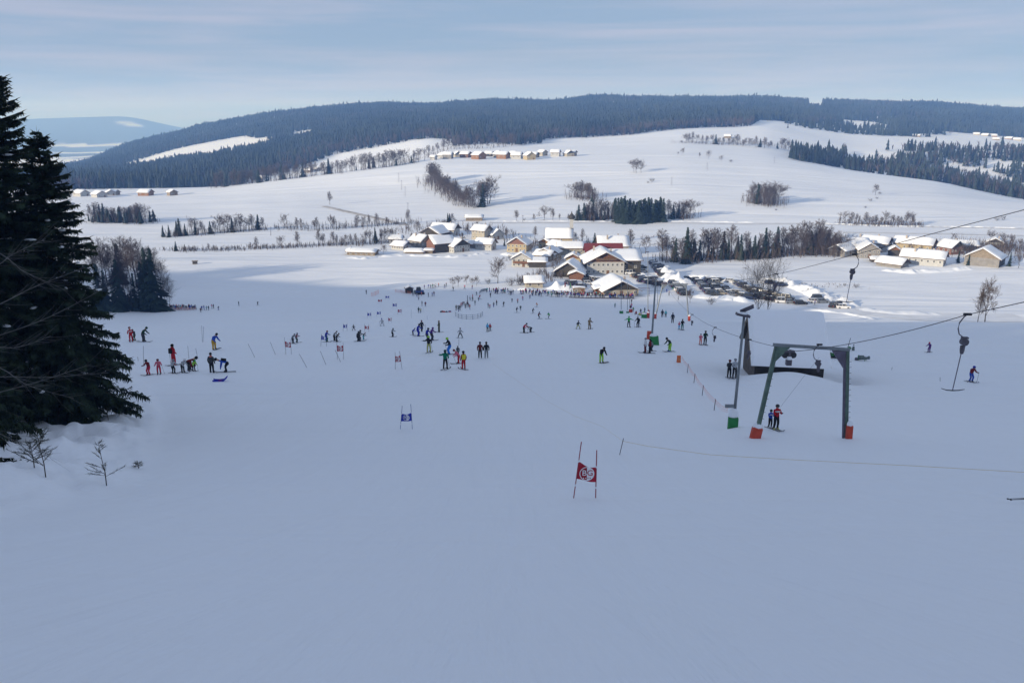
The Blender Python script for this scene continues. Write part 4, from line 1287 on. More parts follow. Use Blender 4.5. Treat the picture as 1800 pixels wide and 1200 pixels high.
house(876, 421, 0.78, 'house', 'house with a blue grey half covered roof right of the tall beige house', w=9, l=10, h=4, pitch=36, yaw=30, wall='white', roofm='bluish', rows=1, cols=3, side_cols=3)
house(745, 445, 0.78, 'shed', 'low snow buried shed in front of the brown plank gable', w=5, l=11, h=1.6, pitch=20, yaw=85, wall='tan', rows=0, cols=0, side_rows=0, chim=0, cat='shed', snow_t=0.6)
house(761, 445, 0.78, 'shed', 'tiny shed leaning against the red brick barn', w=4, l=4.5, h=2.4, pitch=14, yaw=88, wall='tan', rows=0, cols=0, side_rows=0, chim=0, cat='shed')
house(848, 387, 0.78, 'barn', 'low snow roofed field barn alone below the open hill', w=8, l=13, h=3, pitch=22, yaw=90, wall='tan', rows=0, cols=0, side_rows=0, chim=0)
# --- right hamlet
house(1470, 450, 0.9, 'barn', 'low slate grey barn at the left end of the right hamlet', w=9, l=11.5, h=3.6, pitch=28, yaw=-50, wall='grey', gable='dark', side='white', roofm='bluish', rows=0, cols=0, side_cols=3, chim=0)
house(1528, 454, 0.9, 'farmhouse', 'pale grey gabled farmhouse with two window rows in the right hamlet', w=10, l=14, h=4.6, pitch=33, yaw=-14, wall='grey', rows=2, cols=5, side_cols=4)
house(1522, 441, 0.9, 'barn', 'barn with a broad roof behind the pale grey farmhouse', w=12, l=14, h=4.6, pitch=29, yaw=80, wall='grey', rows=0, cols=0, side_rows=0, chim=0, Y=395)
house(1562, 441, 0.9, 'farmhouse', 'long farmhouse with a dark brown timber gable in the right hamlet', w=11, l=21, h=4.8, pitch=27, yaw=52, wall='white', gable='dark', rows=2, cols=5, side_rows=1, side_cols=6, chim=2)
house(1572, 450, 0.9, 'shed', 'small brown gabled shed below the long brown gabled farmhouse', w=5.5, l=6, h=3.4, pitch=33, yaw=-20, wall='dark', gable='brown', rows=0, cols=0, side_rows=0, chim=0, cat='shed')
house(1640, 443, 0.9, 'farmhouse', 'long farmhouse with an orange timber gable in the right hamlet', w=10.5, l=19, h=4.6, pitch=28, yaw=52, wall='yellow', gable='orange', rows=1, cols=4, side_cols=5, chim=2)
house(1660, 466, 0.9, 'farmhouse', 'long white farmhouse nearest the field in the right hamlet', w=10, l=19, h=4.0, pitch=29, yaw=55, wall='white', rows=1, cols=3, side_cols=7, chim=2, gable='white')
house(1590, 470, 0.9, 'barn', 'low barn with a dark gable at the front of the right hamlet', w=8.5, l=12, h=2.2, pitch=27, yaw=42, wall='grey', gable='dark', rows=0, cols=0, side_rows=0, chim=0)
house(1556, 460, 0.9, 'shed', 'tiny snow covered shed left of the front barn of the right hamlet', w=5, l=7, h=1.8, pitch=16, yaw=80, wall='dark', rows=0, cols=0, side_rows=0, chim=0, cat='shed')
house(1682, 447, 0.9, 'house', 'brown house with a dark slate roof right of the orange gable', w=9.5, l=9, h=4.2, pitch=32, yaw=24, wall='brick', gable='dark', roofm='bluish', rows=1, cols=4, side_cols=3)
house(1716, 440, 0.9, 'house', 'low snowy house behind the brown house of the right hamlet', w=8, l=10, h=3.4, pitch=24, yaw=70, wall='tan', rows=0, cols=0, side_cols=3)
house(1724, 468, 0.9, 'barn', 'large grey plank barn with a big snowy hip at the right', w=15, l=15, h=4.4, pitch=30, yaw=-40, wall='grey', gable='tan', side='dark', rows=0, cols=0, side_rows=0, chim=0)
house(1748, 437, 0.9, 'house', 'small dark gabled house behind the large grey barn', w=8, l=10, h=3.6, pitch=28, yaw=-30, wall='white', gable='dark', rows=1, cols=3, side_cols=3)
# --- hamlet on the hill
hs = [(766, 281, 5, 'white', 'leftmost low house of the hill hamlet'), (783, 279, 8, 'white', 'second house from the left end of the hill hamlet'), (795, 279, 8, 'grey', 'third house from the left end of the hill hamlet'),
 (806, 276, 8, 'cream', 'pale house at the back left of the hill hamlet'), (826, 277, 9, 'brown', 'brown walled house in the left half of the hill hamlet'), (848, 280, 11, 'orange', 'long orange timbered house in front in the hill hamlet'),
 (866, 275, 7, 'dark', 'dark gabled house just left of the centre of the hill hamlet'), (878, 277, 9, 'grey', 'grey house at the centre of the hill hamlet'), (893, 279, 10, 'orange', 'orange brown farmhouse right of the hamlet centre'),
 (908, 276, 9, 'cream', 'cream house in the right half of the hill hamlet'), (917, 279, 9, 'white', 'white house on the front edge of the hill hamlet'), (934, 281, 10, 'yellow', 'yellow front house with several windows in the hill hamlet'),
 (945, 277, 9, 'tan', 'tan gabled house behind the yellow one of the hill hamlet'), (958, 274, 8, 'cream', 'small cream house before the gap of the hill hamlet'), (984, 275, 8, 'white', 'first white house right of the hamlet gap'),
 (1003, 275, 9, 'cream', 'middle house of the right group on the hill'), (1012, 274, 6, 'tan', 'last gabled house of the right group on the hill')]
for i, (px, py, w, wl, lab) in enumerate(hs):
    house(px, py, 1, 'house', lab, w=w * 0.9, l=w * 1.1, h=3.4 + (i % 3) * 0.6, pitch=28 + (i % 4) * 2, yaw=(62, 40, 75, 20)[i % 4], wall=wl, gable=('dark' if i % 3 == 0 else None), rows=1, cols=2, side_cols=2, chim=i % 2, snow_t=0.5)
# --- far groups
for px, py, w, wl, yw, lab in ((150, 345, 12, 'white', 60, 'farthest left snowy farm building in the valley'), (180, 347, 12, 'white', 50, 'white farm with two stepped roofs at the far left'), (196, 344, 10, 'white', 30, 'farm building touching the stepped roofs at the far left'), (207, 343, 8, 'tan', 70, 'small tan house right of the far left farms'),
    (266, 343.5, 11, 'orange', 80, 'low orange brown house alone in the far left fields'), (306, 343.5, 9, 'tan', 40, 'tall tan house right of the low orange one'),
    (466, 316, 9, 'white', 60, 'left house hidden in the crest row trees'), (548, 303, 9, 'tan', 70, 'wide house hidden in the crest row trees'), (560, 301, 8, 'white', 40, 'right house hidden in the crest row trees'),
    (1017, 239.5, 7, 'tan', 60, 'tiny cabin at the top edge of the open hill'), (1285, 243, 9, 'tan', 70, 'lone farmhouse among trees near the hill top'),
    (1722, 238, 12, 'cream', 60, 'leftmost house of the distant village at upper right'), (1738, 240, 14, 'cream', 40, 'second house of the distant village at upper right'), (1752, 241, 14, 'orange', 70, 'third house of the distant village at upper right'), (1764, 239, 14, 'cream', 60, 'big house in the distant village at upper right'), (1780, 246, 14, 'orange', 30, 'right house of the distant village at upper right'), (1795, 248, 14, 'cream', 60, 'house of the distant village cut by the right edge'), (1757, 247, 12, 'tan', 60, 'lower house of the distant village at upper right'),
    (1617, 241, 14, 'tan', 70, 'long farm on the upper right snowfield')):
    house(px, py, 1, 'house', lab, w=w * 0.75, l=w * 0.95, h=3.2, pitch=28, yaw=yw, wall=wl, rows=1, cols=2, side_cols=2, chim=0, snow_t=0.5)

# --- field shed and ticket hut
fs = ground(343, 464)
e = empty('hay_box', fs, R(12), 'small dark wooden feed shelter alone on the white field at the left', 'shelter')
MB().box((0, 0, 0.75), (1.9, 1.4, 1.1)).build('body', W['dark'], e)
MB().box((0, 0, 1.36), (2.6, 1.9, 0.14)).build('roof', W['tan'], e)
lg = MB()
for sx in (-1, 1): MB().box((sx * 0.8, 0, 0.0), (0.1, 0.9, 0.6)).build('leg', W['dark'], e)
th = house(720, 515, 1, 'ticket_hut', 'small dark hut with a rounded snowy roof by the lower orange net', w=2.6, l=2.6, h=1.9, pitch=24, yaw=14, wall='dark', rows=0, cols=0, side_rows=0, chim=0, cat='hut', snow_t=0.22, over=0.35)

# --- snow laden hut beside the lift: ridge runs across the view
hr = empty('snowy_hut', (HUT.x, HUT.y, gz(HUT.x, HUT.y) + 1.45), R(-9), 'wooden hut buried under a thick smooth quilt of snow beside the lift', 'hut')
HL = 7.7; HW = 4.6; HH = 1.7; HP = math.tan(R(36))
zr = HH + HW * HP
wallb = MB()
plank = mat('weathered_plank', (0.115, 0.095, 0.080), 0.9, noise=0.3, nscale=2)
for sx in (-1, 1):
    wallb.prism([(-HW, -3.5), (HW, -3.5), (HW, HH), (0, zr - 0.05), (-HW, HH)], -0.08, 0.08, M=Matrix.Translation((sx * (HL / 2 - 0.5), 0, 0)) @ Matrix.Rotation(R(90), 4, 'Z'))
wallb.box((0, -HW + 0.08, HH / 2 - 1.75), (HL - 1.2, 0.16, HH + 3.5)); wallb.box((0, HW - 0.08, HH / 2 - 1.75), (HL - 1.2, 0.16, HH + 3.5))
wallb.build('wall', W['dark'], hr)
for k in range(14):       # upright boards of the gable that faces left
    y = -HW + 0.3 + k * (2 * HW - 0.6) / 13
    zt = zr - abs(y) * HP - 0.12
    MB().box((-HL / 2 + 0.38, y, (zt - 2.0) / 2), (0.05, 0.50, zt + 2.0)).build('board', plank, hr)
rfb = MB()
ov = 0.75
for s in (-1, 1):
    rfb.prism([(0, zr), (s * (HW + ov), zr - (HW + ov) * HP), (s * (HW + ov), zr - (HW + ov) * HP + 0.16), (0, zr + 0.16)][::(1 if s < 0 else -1)], -HL / 2, HL / 2, M=Matrix.Rotation(R(90), 4, 'Z'))
ro = rfb.build('roof', W['dark'], hr)
for s in (-1, 1):
    bb = MB()
    a = (-HL / 2 - 0.06, 0, zr + 0.08); b_ = (-HL / 2 - 0.06, s * (HW + ov), zr - (HW + ov) * HP + 0.08)
    bb.tube([a, b_], 0.13, 4); bb.build('bargeboard', W['tan'], hr)
NX, NY = 40, 44
Vv = []; 
E = HW + ov + 0.15; XL = HL / 2 + 0.12
for j in range(NY):
    u = j / (NY - 1) * 2 - 1; y = u * E
    for i in range(NX):
        v = i / (NX - 1) * 2 - 1; x = v * XL
        base = zr + 0.16 - (math.sqrt(y * y + 0.20) - 0.25) * HP
        ex = max(0.0, 1 - abs(v) ** 26) ** 0.5; ey = max(0.0, 1 - abs(u) ** 26) ** 0.5
        t = 0.80 * min(ex, 1) * ey + 0.05 * float(vnoise(x * 0.7, y * 0.7, 3)) * ex * ey
        sag = -0.14 * max(0, abs(u) - 0.9) * 10
        Vv.append((x, y, base + t + sag * (0.6 + 0.8 * float(vnoise(x * 1.3, 0, 7) + 0.5))))
nn_ = len(Vv)
Vv += [(v[0], v[1], zr + 0.10 - abs(v[1]) * HP) for v in Vv]
Ff = [(j * NX + i, j * NX + i + 1, (j + 1) * NX + i + 1, (j + 1) * NX + i) for j in range(NY - 1) for i in range(NX - 1)]
for i in range(NX - 1):
    Ff.append((i, i + nn_, i + 1 + nn_, i + 1)); q = (NY - 1) * NX; Ff.append((q + i + 1, q + i + 1 + nn_, q + i + nn_, q + i))
for j in range(NY - 1):
    a = j * NX; c = (j + 1) * NX; Ff.append((c, c + nn_, a + nn_, a)); a += NX - 1; c += NX - 1; Ff.append((a, a + nn_, c + nn_, c))
ms = bpy.data.meshes.new('roof_snow'); ms.from_pydata(Vv, [], Ff); ms.materials.append(mat('fresh_roof_snow', (0.93, 0.94, 0.96), 0.6, noise=0.01, nscale=1, bump=0.3, bscale=1.5))
ms.polygons.foreach_set('use_smooth', [True] * len(ms.polygons)); ms.update(); link('roof_snow', ms, ro)
# skylight-like vent plates leaning on the ridge end
# ================================================================ lift
m_steel = mat('galvanised_steel', (0.20, 0.22, 0.235), 0.55, noise=0.12, nscale=3, metallic=0.3)
m_green = mat('painted_green_steel', (0.085, 0.135, 0.105), 0.6, noise=0.2, nscale=3)
m_purp = mat('dull_violet_steel', (0.10, 0.085, 0.125), 0.6, noise=0.15, nscale=3)
m_black = mat('black_rubber', (0.022, 0.022, 0.026), 0.6)
m_redpad = mat('pad_red', (0.50, 0.060, 0.030), 0.75, noise=0.12, nscale=3)
m_greenpad = mat('pad_green', (0.018, 0.20, 0.050), 0.75, noise=0.12, nscale=3)
m_cable = mat('cable', (0.035, 0.035, 0.045), 0.7)
m_hanger = mat('hanger_box', (0.085, 0.075, 0.095), 0.6, noise=0.15, nscale=8)
m_orange = mat('orange_plastic', (0.72, 0.16, 0.035), 0.6)
m_net = mat('orange_net', (0.80, 0.22, 0.13), 0.7)
m_yrope = mat('yellow_rope', (0.62, 0.46, 0.20), 0.8)
m_whitep = mat('white_print', (0.80, 0.80, 0.82), 0.7)
m_redflag = mat('flag_red', (0.40, 0.008, 0.030), 0.75, noise=0.10, nscale=6)
m_blueflag = mat('flag_blue', (0.012, 0.030, 0.36), 0.75, noise=0.10, nscale=6)
m_stake = mat('dark_stake', (0.055, 0.045, 0.06), 0.7)
m_redstake = mat('red_stake', (0.30, 0.03, 0.05), 0.7)
m_bluestake = mat('blue_stake', (0.04, 0.07, 0.25), 0.7)

def snowcap(c, r, parent, h=0.25, sq=1.0):
    m = MB(); m.lathe([(r * 0.98, -0.03), (r * 1.05, 0.06), (r * 0.85, h * 0.75), (r * 0.4, h), (0.02, h * 1.05)], 12, (0, 0, 0))
    o = m.build('snow_cap', MATS['snow_cap'], parent, smooth=True, loc=c); o.scale = (1, sq, 1)
    return o

# --- near portal tower. Depth of its plane:
YT = (TOWER_R.y + TOWER_L.y) / 2 
tR = at(1486, 772, TOWER_R.y); tL = at(1327, 757, TOWER_R.y)
top_L = at(1364, 606, TOWER_R.y); top_R = at(1487, 614, TOWER_R.y)
tw = empty('lift_tower', (TOWER_R.x, TOWER_R.y, gz(TOWER_R.x, TOWER_R.y)), 0, 'nearest portal frame lift tower with two legs and a crossbeam beside the hut', 'lift tower')
O = Vector(tw.location)
def rel(p): return Vector(p) - O
gL = gz(tL.x, tL.y)
def ibeam(p0, p1, w, d, m, name, parent, web=0.05):
    """H section standing from p0 to p1"""
    p0, p1 = Vector(p0), Vector(p1); ax = (p1 - p0); Ln = ax.length; ax.normalize()
    rot = ax.to_track_quat('Z', 'Y').to_matrix()
    mb = MB(); c = (p0 + p1) / 2
    mb.box(c, (web, d - 0.02, Ln), rot=rot)
    for s in (-1, 1):
        off = rot @ Vector((0, s * (d / 2 - 0.015), 0)); mb.box(c + off, (w, 0.03, Ln), rot=rot)
    return mb.build(name, m, parent)
left_leg = ibeam(rel((tL.x, tL.y, gL - 0.6)), rel(top_L + Vector((0.05, 0, -0.12))), 0.22, 0.24, m_green, 'leg', tw, 0.18)
rx0 = rel((tR.x - 0.10, tR.y, gz(tR.x, tR.y) - 0.6)); rx1 = rel(top_R + Vector((-0.06, 0, -0.12)))
MB().tube([rx0, rx1], 0.085, 4).build('leg', m_purp, tw)['label'] = 'violet grey front half of the right leg'
ibeam(rx0 + Vector((0.22, 0.04, 0)), rx1 + Vector((0.20, 0.04, 0)), 0.13, 0.20, m_green, 'leg', tw, 0.10)
bm = MB(); a = rel(top_L); b = rel(top_R); dirb = (b - a).normalized(); rotb = dirb.to_track_quat('X', 'Z').to_matrix()
bm.box((a + b) / 2 + Vector((0.03, 0, 0)), ((b - a).length + 0.40, 0.20, 0.18), rot=rotb); bm.build('crossbeam', m_steel, tw)
for p, s in ((a, 1), (b, -1)):
    g_ = MB()
    q0 = p + Vector((s * 0.08 - (0.05 if s > 0 else -0.05), -0.13, -0.10)); 
    low = Vector((-s * 0.18 if s > 0 else 0.0, 0, -1.15)) + q0
    q1 = q0 + Vector((s * 0.85, 0, 0.0 - (s * 0.03)))
    pr = [q0, low, q1]
    for yy in (0.0, 0.24):
        g_.poly([v + Vector((0, yy, 0)) for v in (pr if yy == 0 else pr[::-1])])
    for i in range(3):
        u, v = pr[i], pr[(i + 1) % 3]; g_.poly([u, u + Vector((0, .24, 0)), v + Vector((0, .24, 0)), v])
    g_.build('gusset_plate', m_green if s > 0 else m_purp, tw)
for k in range(15):     # climbing pegs
    t = 0.08 + k * 0.058
    p = rx0.lerp(rx1, t)
    MB().tube([p + Vector((0.28, 0, 0)), p + Vector((0.44, 0, 0.02))], 0.016, 4).build('climbing_peg', m_steel, tw)
for k in range(12):
    t = 0.15 + k * 0.065
    p = rel((tL.x, tL.y, gL - 0.6)).lerp(a, t)
    MB().tube([p + Vector((0.14, 0, 0)), p + Vector((0.28, 0, 0.0))], 0.016, 4).build('climbing_peg', m_green, tw)
MB().tube([b + Vector((0.10, 0, 0.1)), b + Vector((0.22, 0, 0.75))], 0.022, 4).build('rope_guide', m_steel, tw)
# sheave assembly
sh = rel(at(1387, 617, TOWER_R.y))
s_ = MB(); s_.box(sh + Vector((0, 0, -0.02)), (0.66, 0.28, 0.10)); s_.box(sh + Vector((0.02, 0, -0.30)), (0.14, 0.3, 0.5)); so_ = s_.build('sheave_frame', m_hanger, tw)
for dx in (-0.24, 0.27):
    w_ = MB(); w_.tube([sh + Vector((dx, -0.09, -0.24)), sh + Vector((dx, 0.09, -0.24))], 0.21, 12); w_.build('sheave_wheel', m_black, so_)
MB().box(sh + Vector((0.02, -0.05, -0.72)), (0.32, 0.30, 0.36)).build('counterweight', m_hanger, so_)
snowcap(sh + Vector((0.02, -0.05, -0.50)), 0.18, so_, 0.2)
# pads
def pad(c, w, d, h, m, parent, rz=0.0, lean=(0, 0), name='safety_pad', cap=True, slits=()):
    mb = MB(); c = Vector(c)
    rot = Matrix.Rotation(rz, 3, 'Z') @ Matrix.Rotation(lean[0], 3, 'Y') @ Matrix.Rotation(lean[1], 3, 'X')
    mb.box(c + rot @ Vector((0, 0, h / 2)), (w, d, h), rot=rot)
    o = mb.build(name, m, parent)
    bv = o.modifiers.new('round', 'BEVEL'); bv.width = min(w, d) * 0.12; bv.segments = 2
    if cap: snowcap(c + rot @ Vector((0, 0, h)), w * 0.50, parent, 0.30, d / w)
    return o
pad(rel((tL.x - 0.05, tL.y - 0.1, gL - 0.35)), 0.64, 0.45, 1.10, m_redpad, tw, lean=(0.20, -0.12))
pad(rel((tR.x + 0.10, tR.y - 0.28, gz(tR.x, tR.y) - 0.15)), 0.38, 0.30, 1.15, m_redpad, tw, lean=(-0.03, 0))

# --- lamp mast left of it
lb = Vector((LAMP_B.x, LAMP_B.y, gz(LAMP_B.x, LAMP_B.y)))
ltop = at(1308, 556, LAMP_B.y)
lm = empty('lamp_mast', lb, 0, 'leaning floodlight mast with a green padded foot in front of the snowy hut', 'lamp post')
rl_ = ltop - lb
MB().tube([(0.12, 0.1, -0.5), rl_ * 0.5 + Vector((0.06, 0.05, 0)), rl_], [0.115, 0.10, 0.085], 10).build('pole', m_steel, lm, smooth=True)
hd = MB(); hd.box(rl_ + Vector((-0.12, -0.1, 0.12)), (0.95, 0.42, 0.16), rot=Matrix.Rotation(R(12), 3, 'Y')); hd.build('lamp_housing', m_hanger, lm)
hd = MB(); hd.box(rl_ + Vector((0.16, 0.0, 0.52)), (0.98, 0.06, 0.42), rot=Matrix.Rotation(R(-24), 3, 'Y') @ Matrix.Rotation(R(40), 3, 'X')); hd.build('floodlight', m_hanger, lm)
MB().tube([rl_, rl_ + Vector((0.08, 0, 0.5))], 0.04, 5).build('bracket', m_hanger, lm)
snowcap(rl_ + Vector((-0.16, -0.1, 0.20)), 0.40, lm, 0.14, 0.5)
pad((-0.0, -0.25, -0.15), 0.68, 0.50, 1.05, m_greenpad, lm, rz=R(-4), cap=False)
snowcap((0.0, -0.2, 0.95), 0.36, lm, 0.55, 0.8)
MB().box((-0.28, -0.05, 1.66), (0.62, 0.16, 0.22)).build('box', m_steel, lm)

# --- middle lift tower, far masts
def mast(px, py, ptop, label, padm=None, r=0.10, cat='mast', padsz=(0.8, 0.6, 1.2), name='lamp_mast', lamp=True, topx=None, m=None):
    b = ground(px, py); t = at(topx or px, ptop, b.y)
    e = empty(name, b, 0, label, cat)
    MB().tube([(0, 0, -0.4), t - b], [r * 1.15, r * 0.8], 8).build('pole', m or m_steel, e)
    if padm: pad((0, -0.1, -0.1), *padsz, padm, e, cap=True)
    if lamp: MB().box(t - b + Vector((-0.2, 0, 0.06)), (0.9, 0.34, 0.14)).build('lamp_housing', m_hanger, e)
    return e
g3 = mast(1145, 604, 488, 'tall pole behind the green pad in the middle of the slope', None, 0.13, topx=1153)
gp = ground(1151, 606)
e = empty('green_pad', gp, 0, 'big green safety cushion capped with snow beside two waiting skiers', 'pad')
pad((0, 0, -0.15), 1.15, 0.7, 1.45, m_greenpad, e, lean=(-0.12, 0), name='cushion')
e = empty('red_pad', ground(1141, 596) , 0, 'red safety cushion just behind the big green one', 'pad')
pad((0, 0, -0.15), 0.75, 0.5, 1.35, m_redpad, e, lean=(0.05, 0), name='cushion', cap=False)
# middle portal
bl_, br_ = ground(1151, 560), ground(1211, 561)
ptl, ptr = at(1165, 500, bl_.y), at(1206, 499, bl_.y)
br_ = at(1211, 561, bl_.y); br_.z = gz(br_.x, br_.y)
mt = empty('lift_tower', bl_, 0, 'middle portal lift tower with slanting legs in front of the car park', 'lift tower')
q = lambda p: Vector(p) - bl_
MB().tube([q(bl_) + Vector((0, 0, -0.5)), q(ptl)], [0.17, 0.14], 4).build('leg', m_steel, mt)
MB().tube([q(br_) + Vector((0, 0, -0.5)), q(ptr)], [0.17, 0.14], 4).build('leg', m_steel, mt)
MB().box((q(ptl) + q(ptr)) / 2, ((ptr - ptl).length + 0.8, 0.28, 0.28)).build('crossbeam', m_steel, mt)
for p_, s in ((q(ptl), 1), (q(ptr), -1)):
    MB().prism([(0, -1.2), (s * 1.1, -0.1), (0, -0.1)][::(1 if s > 0 else -1)], -0.1, 0.1, M=Matrix.Translation(p_)).build('gusset_plate', m_steel, mt)
MB().box(q(ptl) + Vector((0.4, 0, 0.32)), (1.3, 0.4, 0.5)).build('sheave_frame', m_hanger, mt)
pad(q(bl_) + Vector((0, -0.2, -0.2)), 0.7, 0.5, 1.5, m_redpad, mt); pad(q(br_) + Vector((0, -0.2, -0.2)), 0.55, 0.5, 1.5, m_redpad, mt)
mast(1139, 559, 443, 'tallest thin mast rising in front of the big barn roof', m_redpad, 0.10, padsz=(0.7, 0.5, 1.5))
mast(1092, 551, 490, 'thin post with a green pad at the foot of the lift on the left', m_greenpad, 0.08, lamp=False, padsz=(1.0, 0.6, 0.9))
mast(1103, 550, 497, 'thin post between the two little portal posts of the lower lift', m_greenpad, 0.07, lamp=False, padsz=(0.7, 0.5, 0.6))
mast(1107, 549, 505, 'short post leaning by the red cushion of the lower lift', m_redpad, 0.06, lamp=False, padsz=(0.5, 0.5, 1.1))
mast(1156, 545, 503, 'thin pole between the legs of the middle lift tower', None, 0.07, lamp=True)
for px, py, w, h, m, lab in ((1132, 559, 1.3, 1.1, m_greenpad, 'green cushion in front of the seated group'), (1110, 549, 0.5, 1.1, m_redpad, 'small red cushion of the lower lift')):
    e = empty('cushion', ground(px, py), 0, lab, 'pad'); pad((0, 0, -0.1), w, 0.6, h, m, e, name='cover')
# lower lift gantry
b1_, b2_ = ground(1117, 520), ground(1141, 522)
e = empty('gantry', b1_, 0, 'low violet gantry of the lower lift right of the restaurant', 'gantry')
b2_ = at(1141, 522, b1_.y); b2_.z = gz(b2_.x, b2_.y); d_ = b2_ - b1_
MB().box((0, 0, 1.3), (0.14, 0.14, 2.8)).build('leg', m_purp, e); MB().box((d_.x, 0, 1.3), (0.14, 0.14, 2.8)).build('leg', m_purp, e)
MB().box((d_.x / 2, 0, 2.78), (d_.x + 0.4, 0.2, 0.2)).build('crossbeam', m_purp, e)

# --- ropes
def catenary(a, b, sag, n=24):
    a, b = Vector(a), Vector(b)
    return [a.lerp(b, i / n) - Vector((0, 0, sag * 4 * (i / n) * (1 - i / n))) for i in range(n + 1)]
near_s = at(1400, 617, TOWER_R.y)
ptR = at(1466, 606, TOWER_R.y - 3)
hp = [at(1700, 553, 35.0), at(1800, 531, 30.2)]
ext = hp[1] + (hp[1] - hp[0]) * 4
up = catenary(near_s, hp[0], 0.25, 16)[:-1] + [hp[0], hp[1], ext]
mid_s = at(1212, 528, 165.0)
lowr = catenary(at(1172, 503, bl_.y), near_s, 2.4, 26)
cab = MB().tube(lowr[:-1] + up, 0.019, 5).build('haul_rope', m_cable)
tag(cab, 'steel haul rope running over the nearest lift tower and off to the right', 'cable')
c2 = [at(1206, 499, bl_.y), at(1290, 493, 105), at(1365, 482, 78), at(1503, 447.5, 55), at(1650, 408, 45.5), at(1800, 369, 39)]
ex2 = c2[-1] + (c2[-1] - c2[-2]) * 4
P = []
cc = [c2[0] + (c2[0] - c2[1])] + c2 + [ex2, ex2 + (ex2 - c2[-1])]
for j in range(1, len(cc) - 2):
    p0, p1, p2, p3 = cc[j-1], cc[j], cc[j+1], cc[j+2]
    for i in range(8):
        f = i / 8; P.append(0.5 * ((2 * p1) + (p2 - p0) * f + (2 * p0 - 5 * p1 + 4 * p2 - p3) * f * f + (3 * p1 - p0 - 3 * p2 + p3) * f ** 3))
P.append(ex2)
cab = MB().tube(P, 0.020, 5).build('haul_rope', m_cable)
tag(cab, 'upper haul rope sagging from the middle tower to the top right edge', 'cable')

def hanger(p, s, label, bar=True, flip=1, stick=1.0):
    """tow hanger: grip, S hook, spring box, stick and T bar. s: hook height in metres"""
    e = empty('tow_hanger', p, 0, label, 'tow bar')
    H = s
    # C-shaped hook
    pts = [(0.10 * flip, 0, 0.02), (0, 0, 0), (-0.12 * flip, 0, -0.10 * H), (-0.28 * flip, 0, -0.36 * H), (-0.30 * flip, 0, -0.62 * H), (-0.22 * flip, 0, -0.86 * H), (-0.05 * flip, 0, -0.98 * H), (0.06 * flip, 0, -1.0 * H)]
    MB().tube(pts, [0.026] * 8, 6).build('hook', m_hanger, e, smooth=True)
    MB().box((0.02 * flip, 0, 0.02), (0.34, 0.1, 0.10)).build('grip', m_black, e)
    bx = MB(); cx_ = 0.05 * flip
    bx.tube([(cx_, -0.11, -1.20 * H), (cx_, 0.11, -1.20 * H)], 0.165, 14)
    bo = bx.build('spring_box', m_hanger, e)
    MB().box((cx_, 0, -1.02 * H), (0.28, 0.16, 0.07)).build('box_cap', m_hanger, bo)
    MB().lathe([(0.07, -0.36), (0.10, -0.22), (0.11, 0)], 8, (cx_ - 0.04, 0, -1.38 * H)).build('socket', m_hanger, bo)
    if bar:
        z0, z1 = -1.5 * H, -1.5 * H - 1.55 * stick
        MB().tube([(cx_ - 0.04, 0, z0), (cx_ - 0.16 * stick, 0, z1)], 0.021, 6).build('stick', m_purp, e)
        x1 = cx_ - 0.16 * stick
        MB().tube([(x1 - 0.52, 0, z1 + 0.09), (x1 - 0.28, 0, z1 + 0.015), (x1, 0, z1 - 0.01), (x1 + 0.28, 0, z1 + 0.0), (x1 + 0.53, 0, z1 + 0.045)], [0.015, 0.024, 0.028, 0.024, 0.015], 6).build('tow_bar', m_black, e)
    return e
hanger(hp[0], 1.02, 'nearest tow hanger with its T bar hanging over the slope at the right', stick=1.25)
hanger(c2[3], 0.98, 'tow hanger and T bar on the upper rope in front of the right village field', flip=-1, stick=1.15)
hanger(c2[2], 0.95, 'tow hanger on the upper rope hanging in front of the big leafless tree', flip=-1, stick=0.5)
hanger(at(1440, 606, TOWER_R.y - 1.5), 1.0, 'retracted tow hanger just under the crossbeam of the nearest tower', bar=False, flip=-1).rotation_euler = (0, 0, R(180))
def on_rope(px):
    best = None
    for i in range(len(lowr) - 1):
        for f in np.linspace(0, 1, 12):
            p = lowr[i].lerp(lowr[i + 1], f)
            v = p.y * CP - p.z * SP
            d = abs(900 + FPX * p.x / v - px)
            if best is None or d < best[0]: best = (d, p.copy())
    return best[1]
for px, lab in ((1217, 'small retracted hanger right of the middle lift tower, farthest of three'), (1257, 'retracted hanger halfway between the middle tower and the snowy hut'), (1317, 'retracted hanger in front of the snowy hut roof beside the lamp mast')):
    hanger(on_rope(px), 1.0, lab, bar=False)

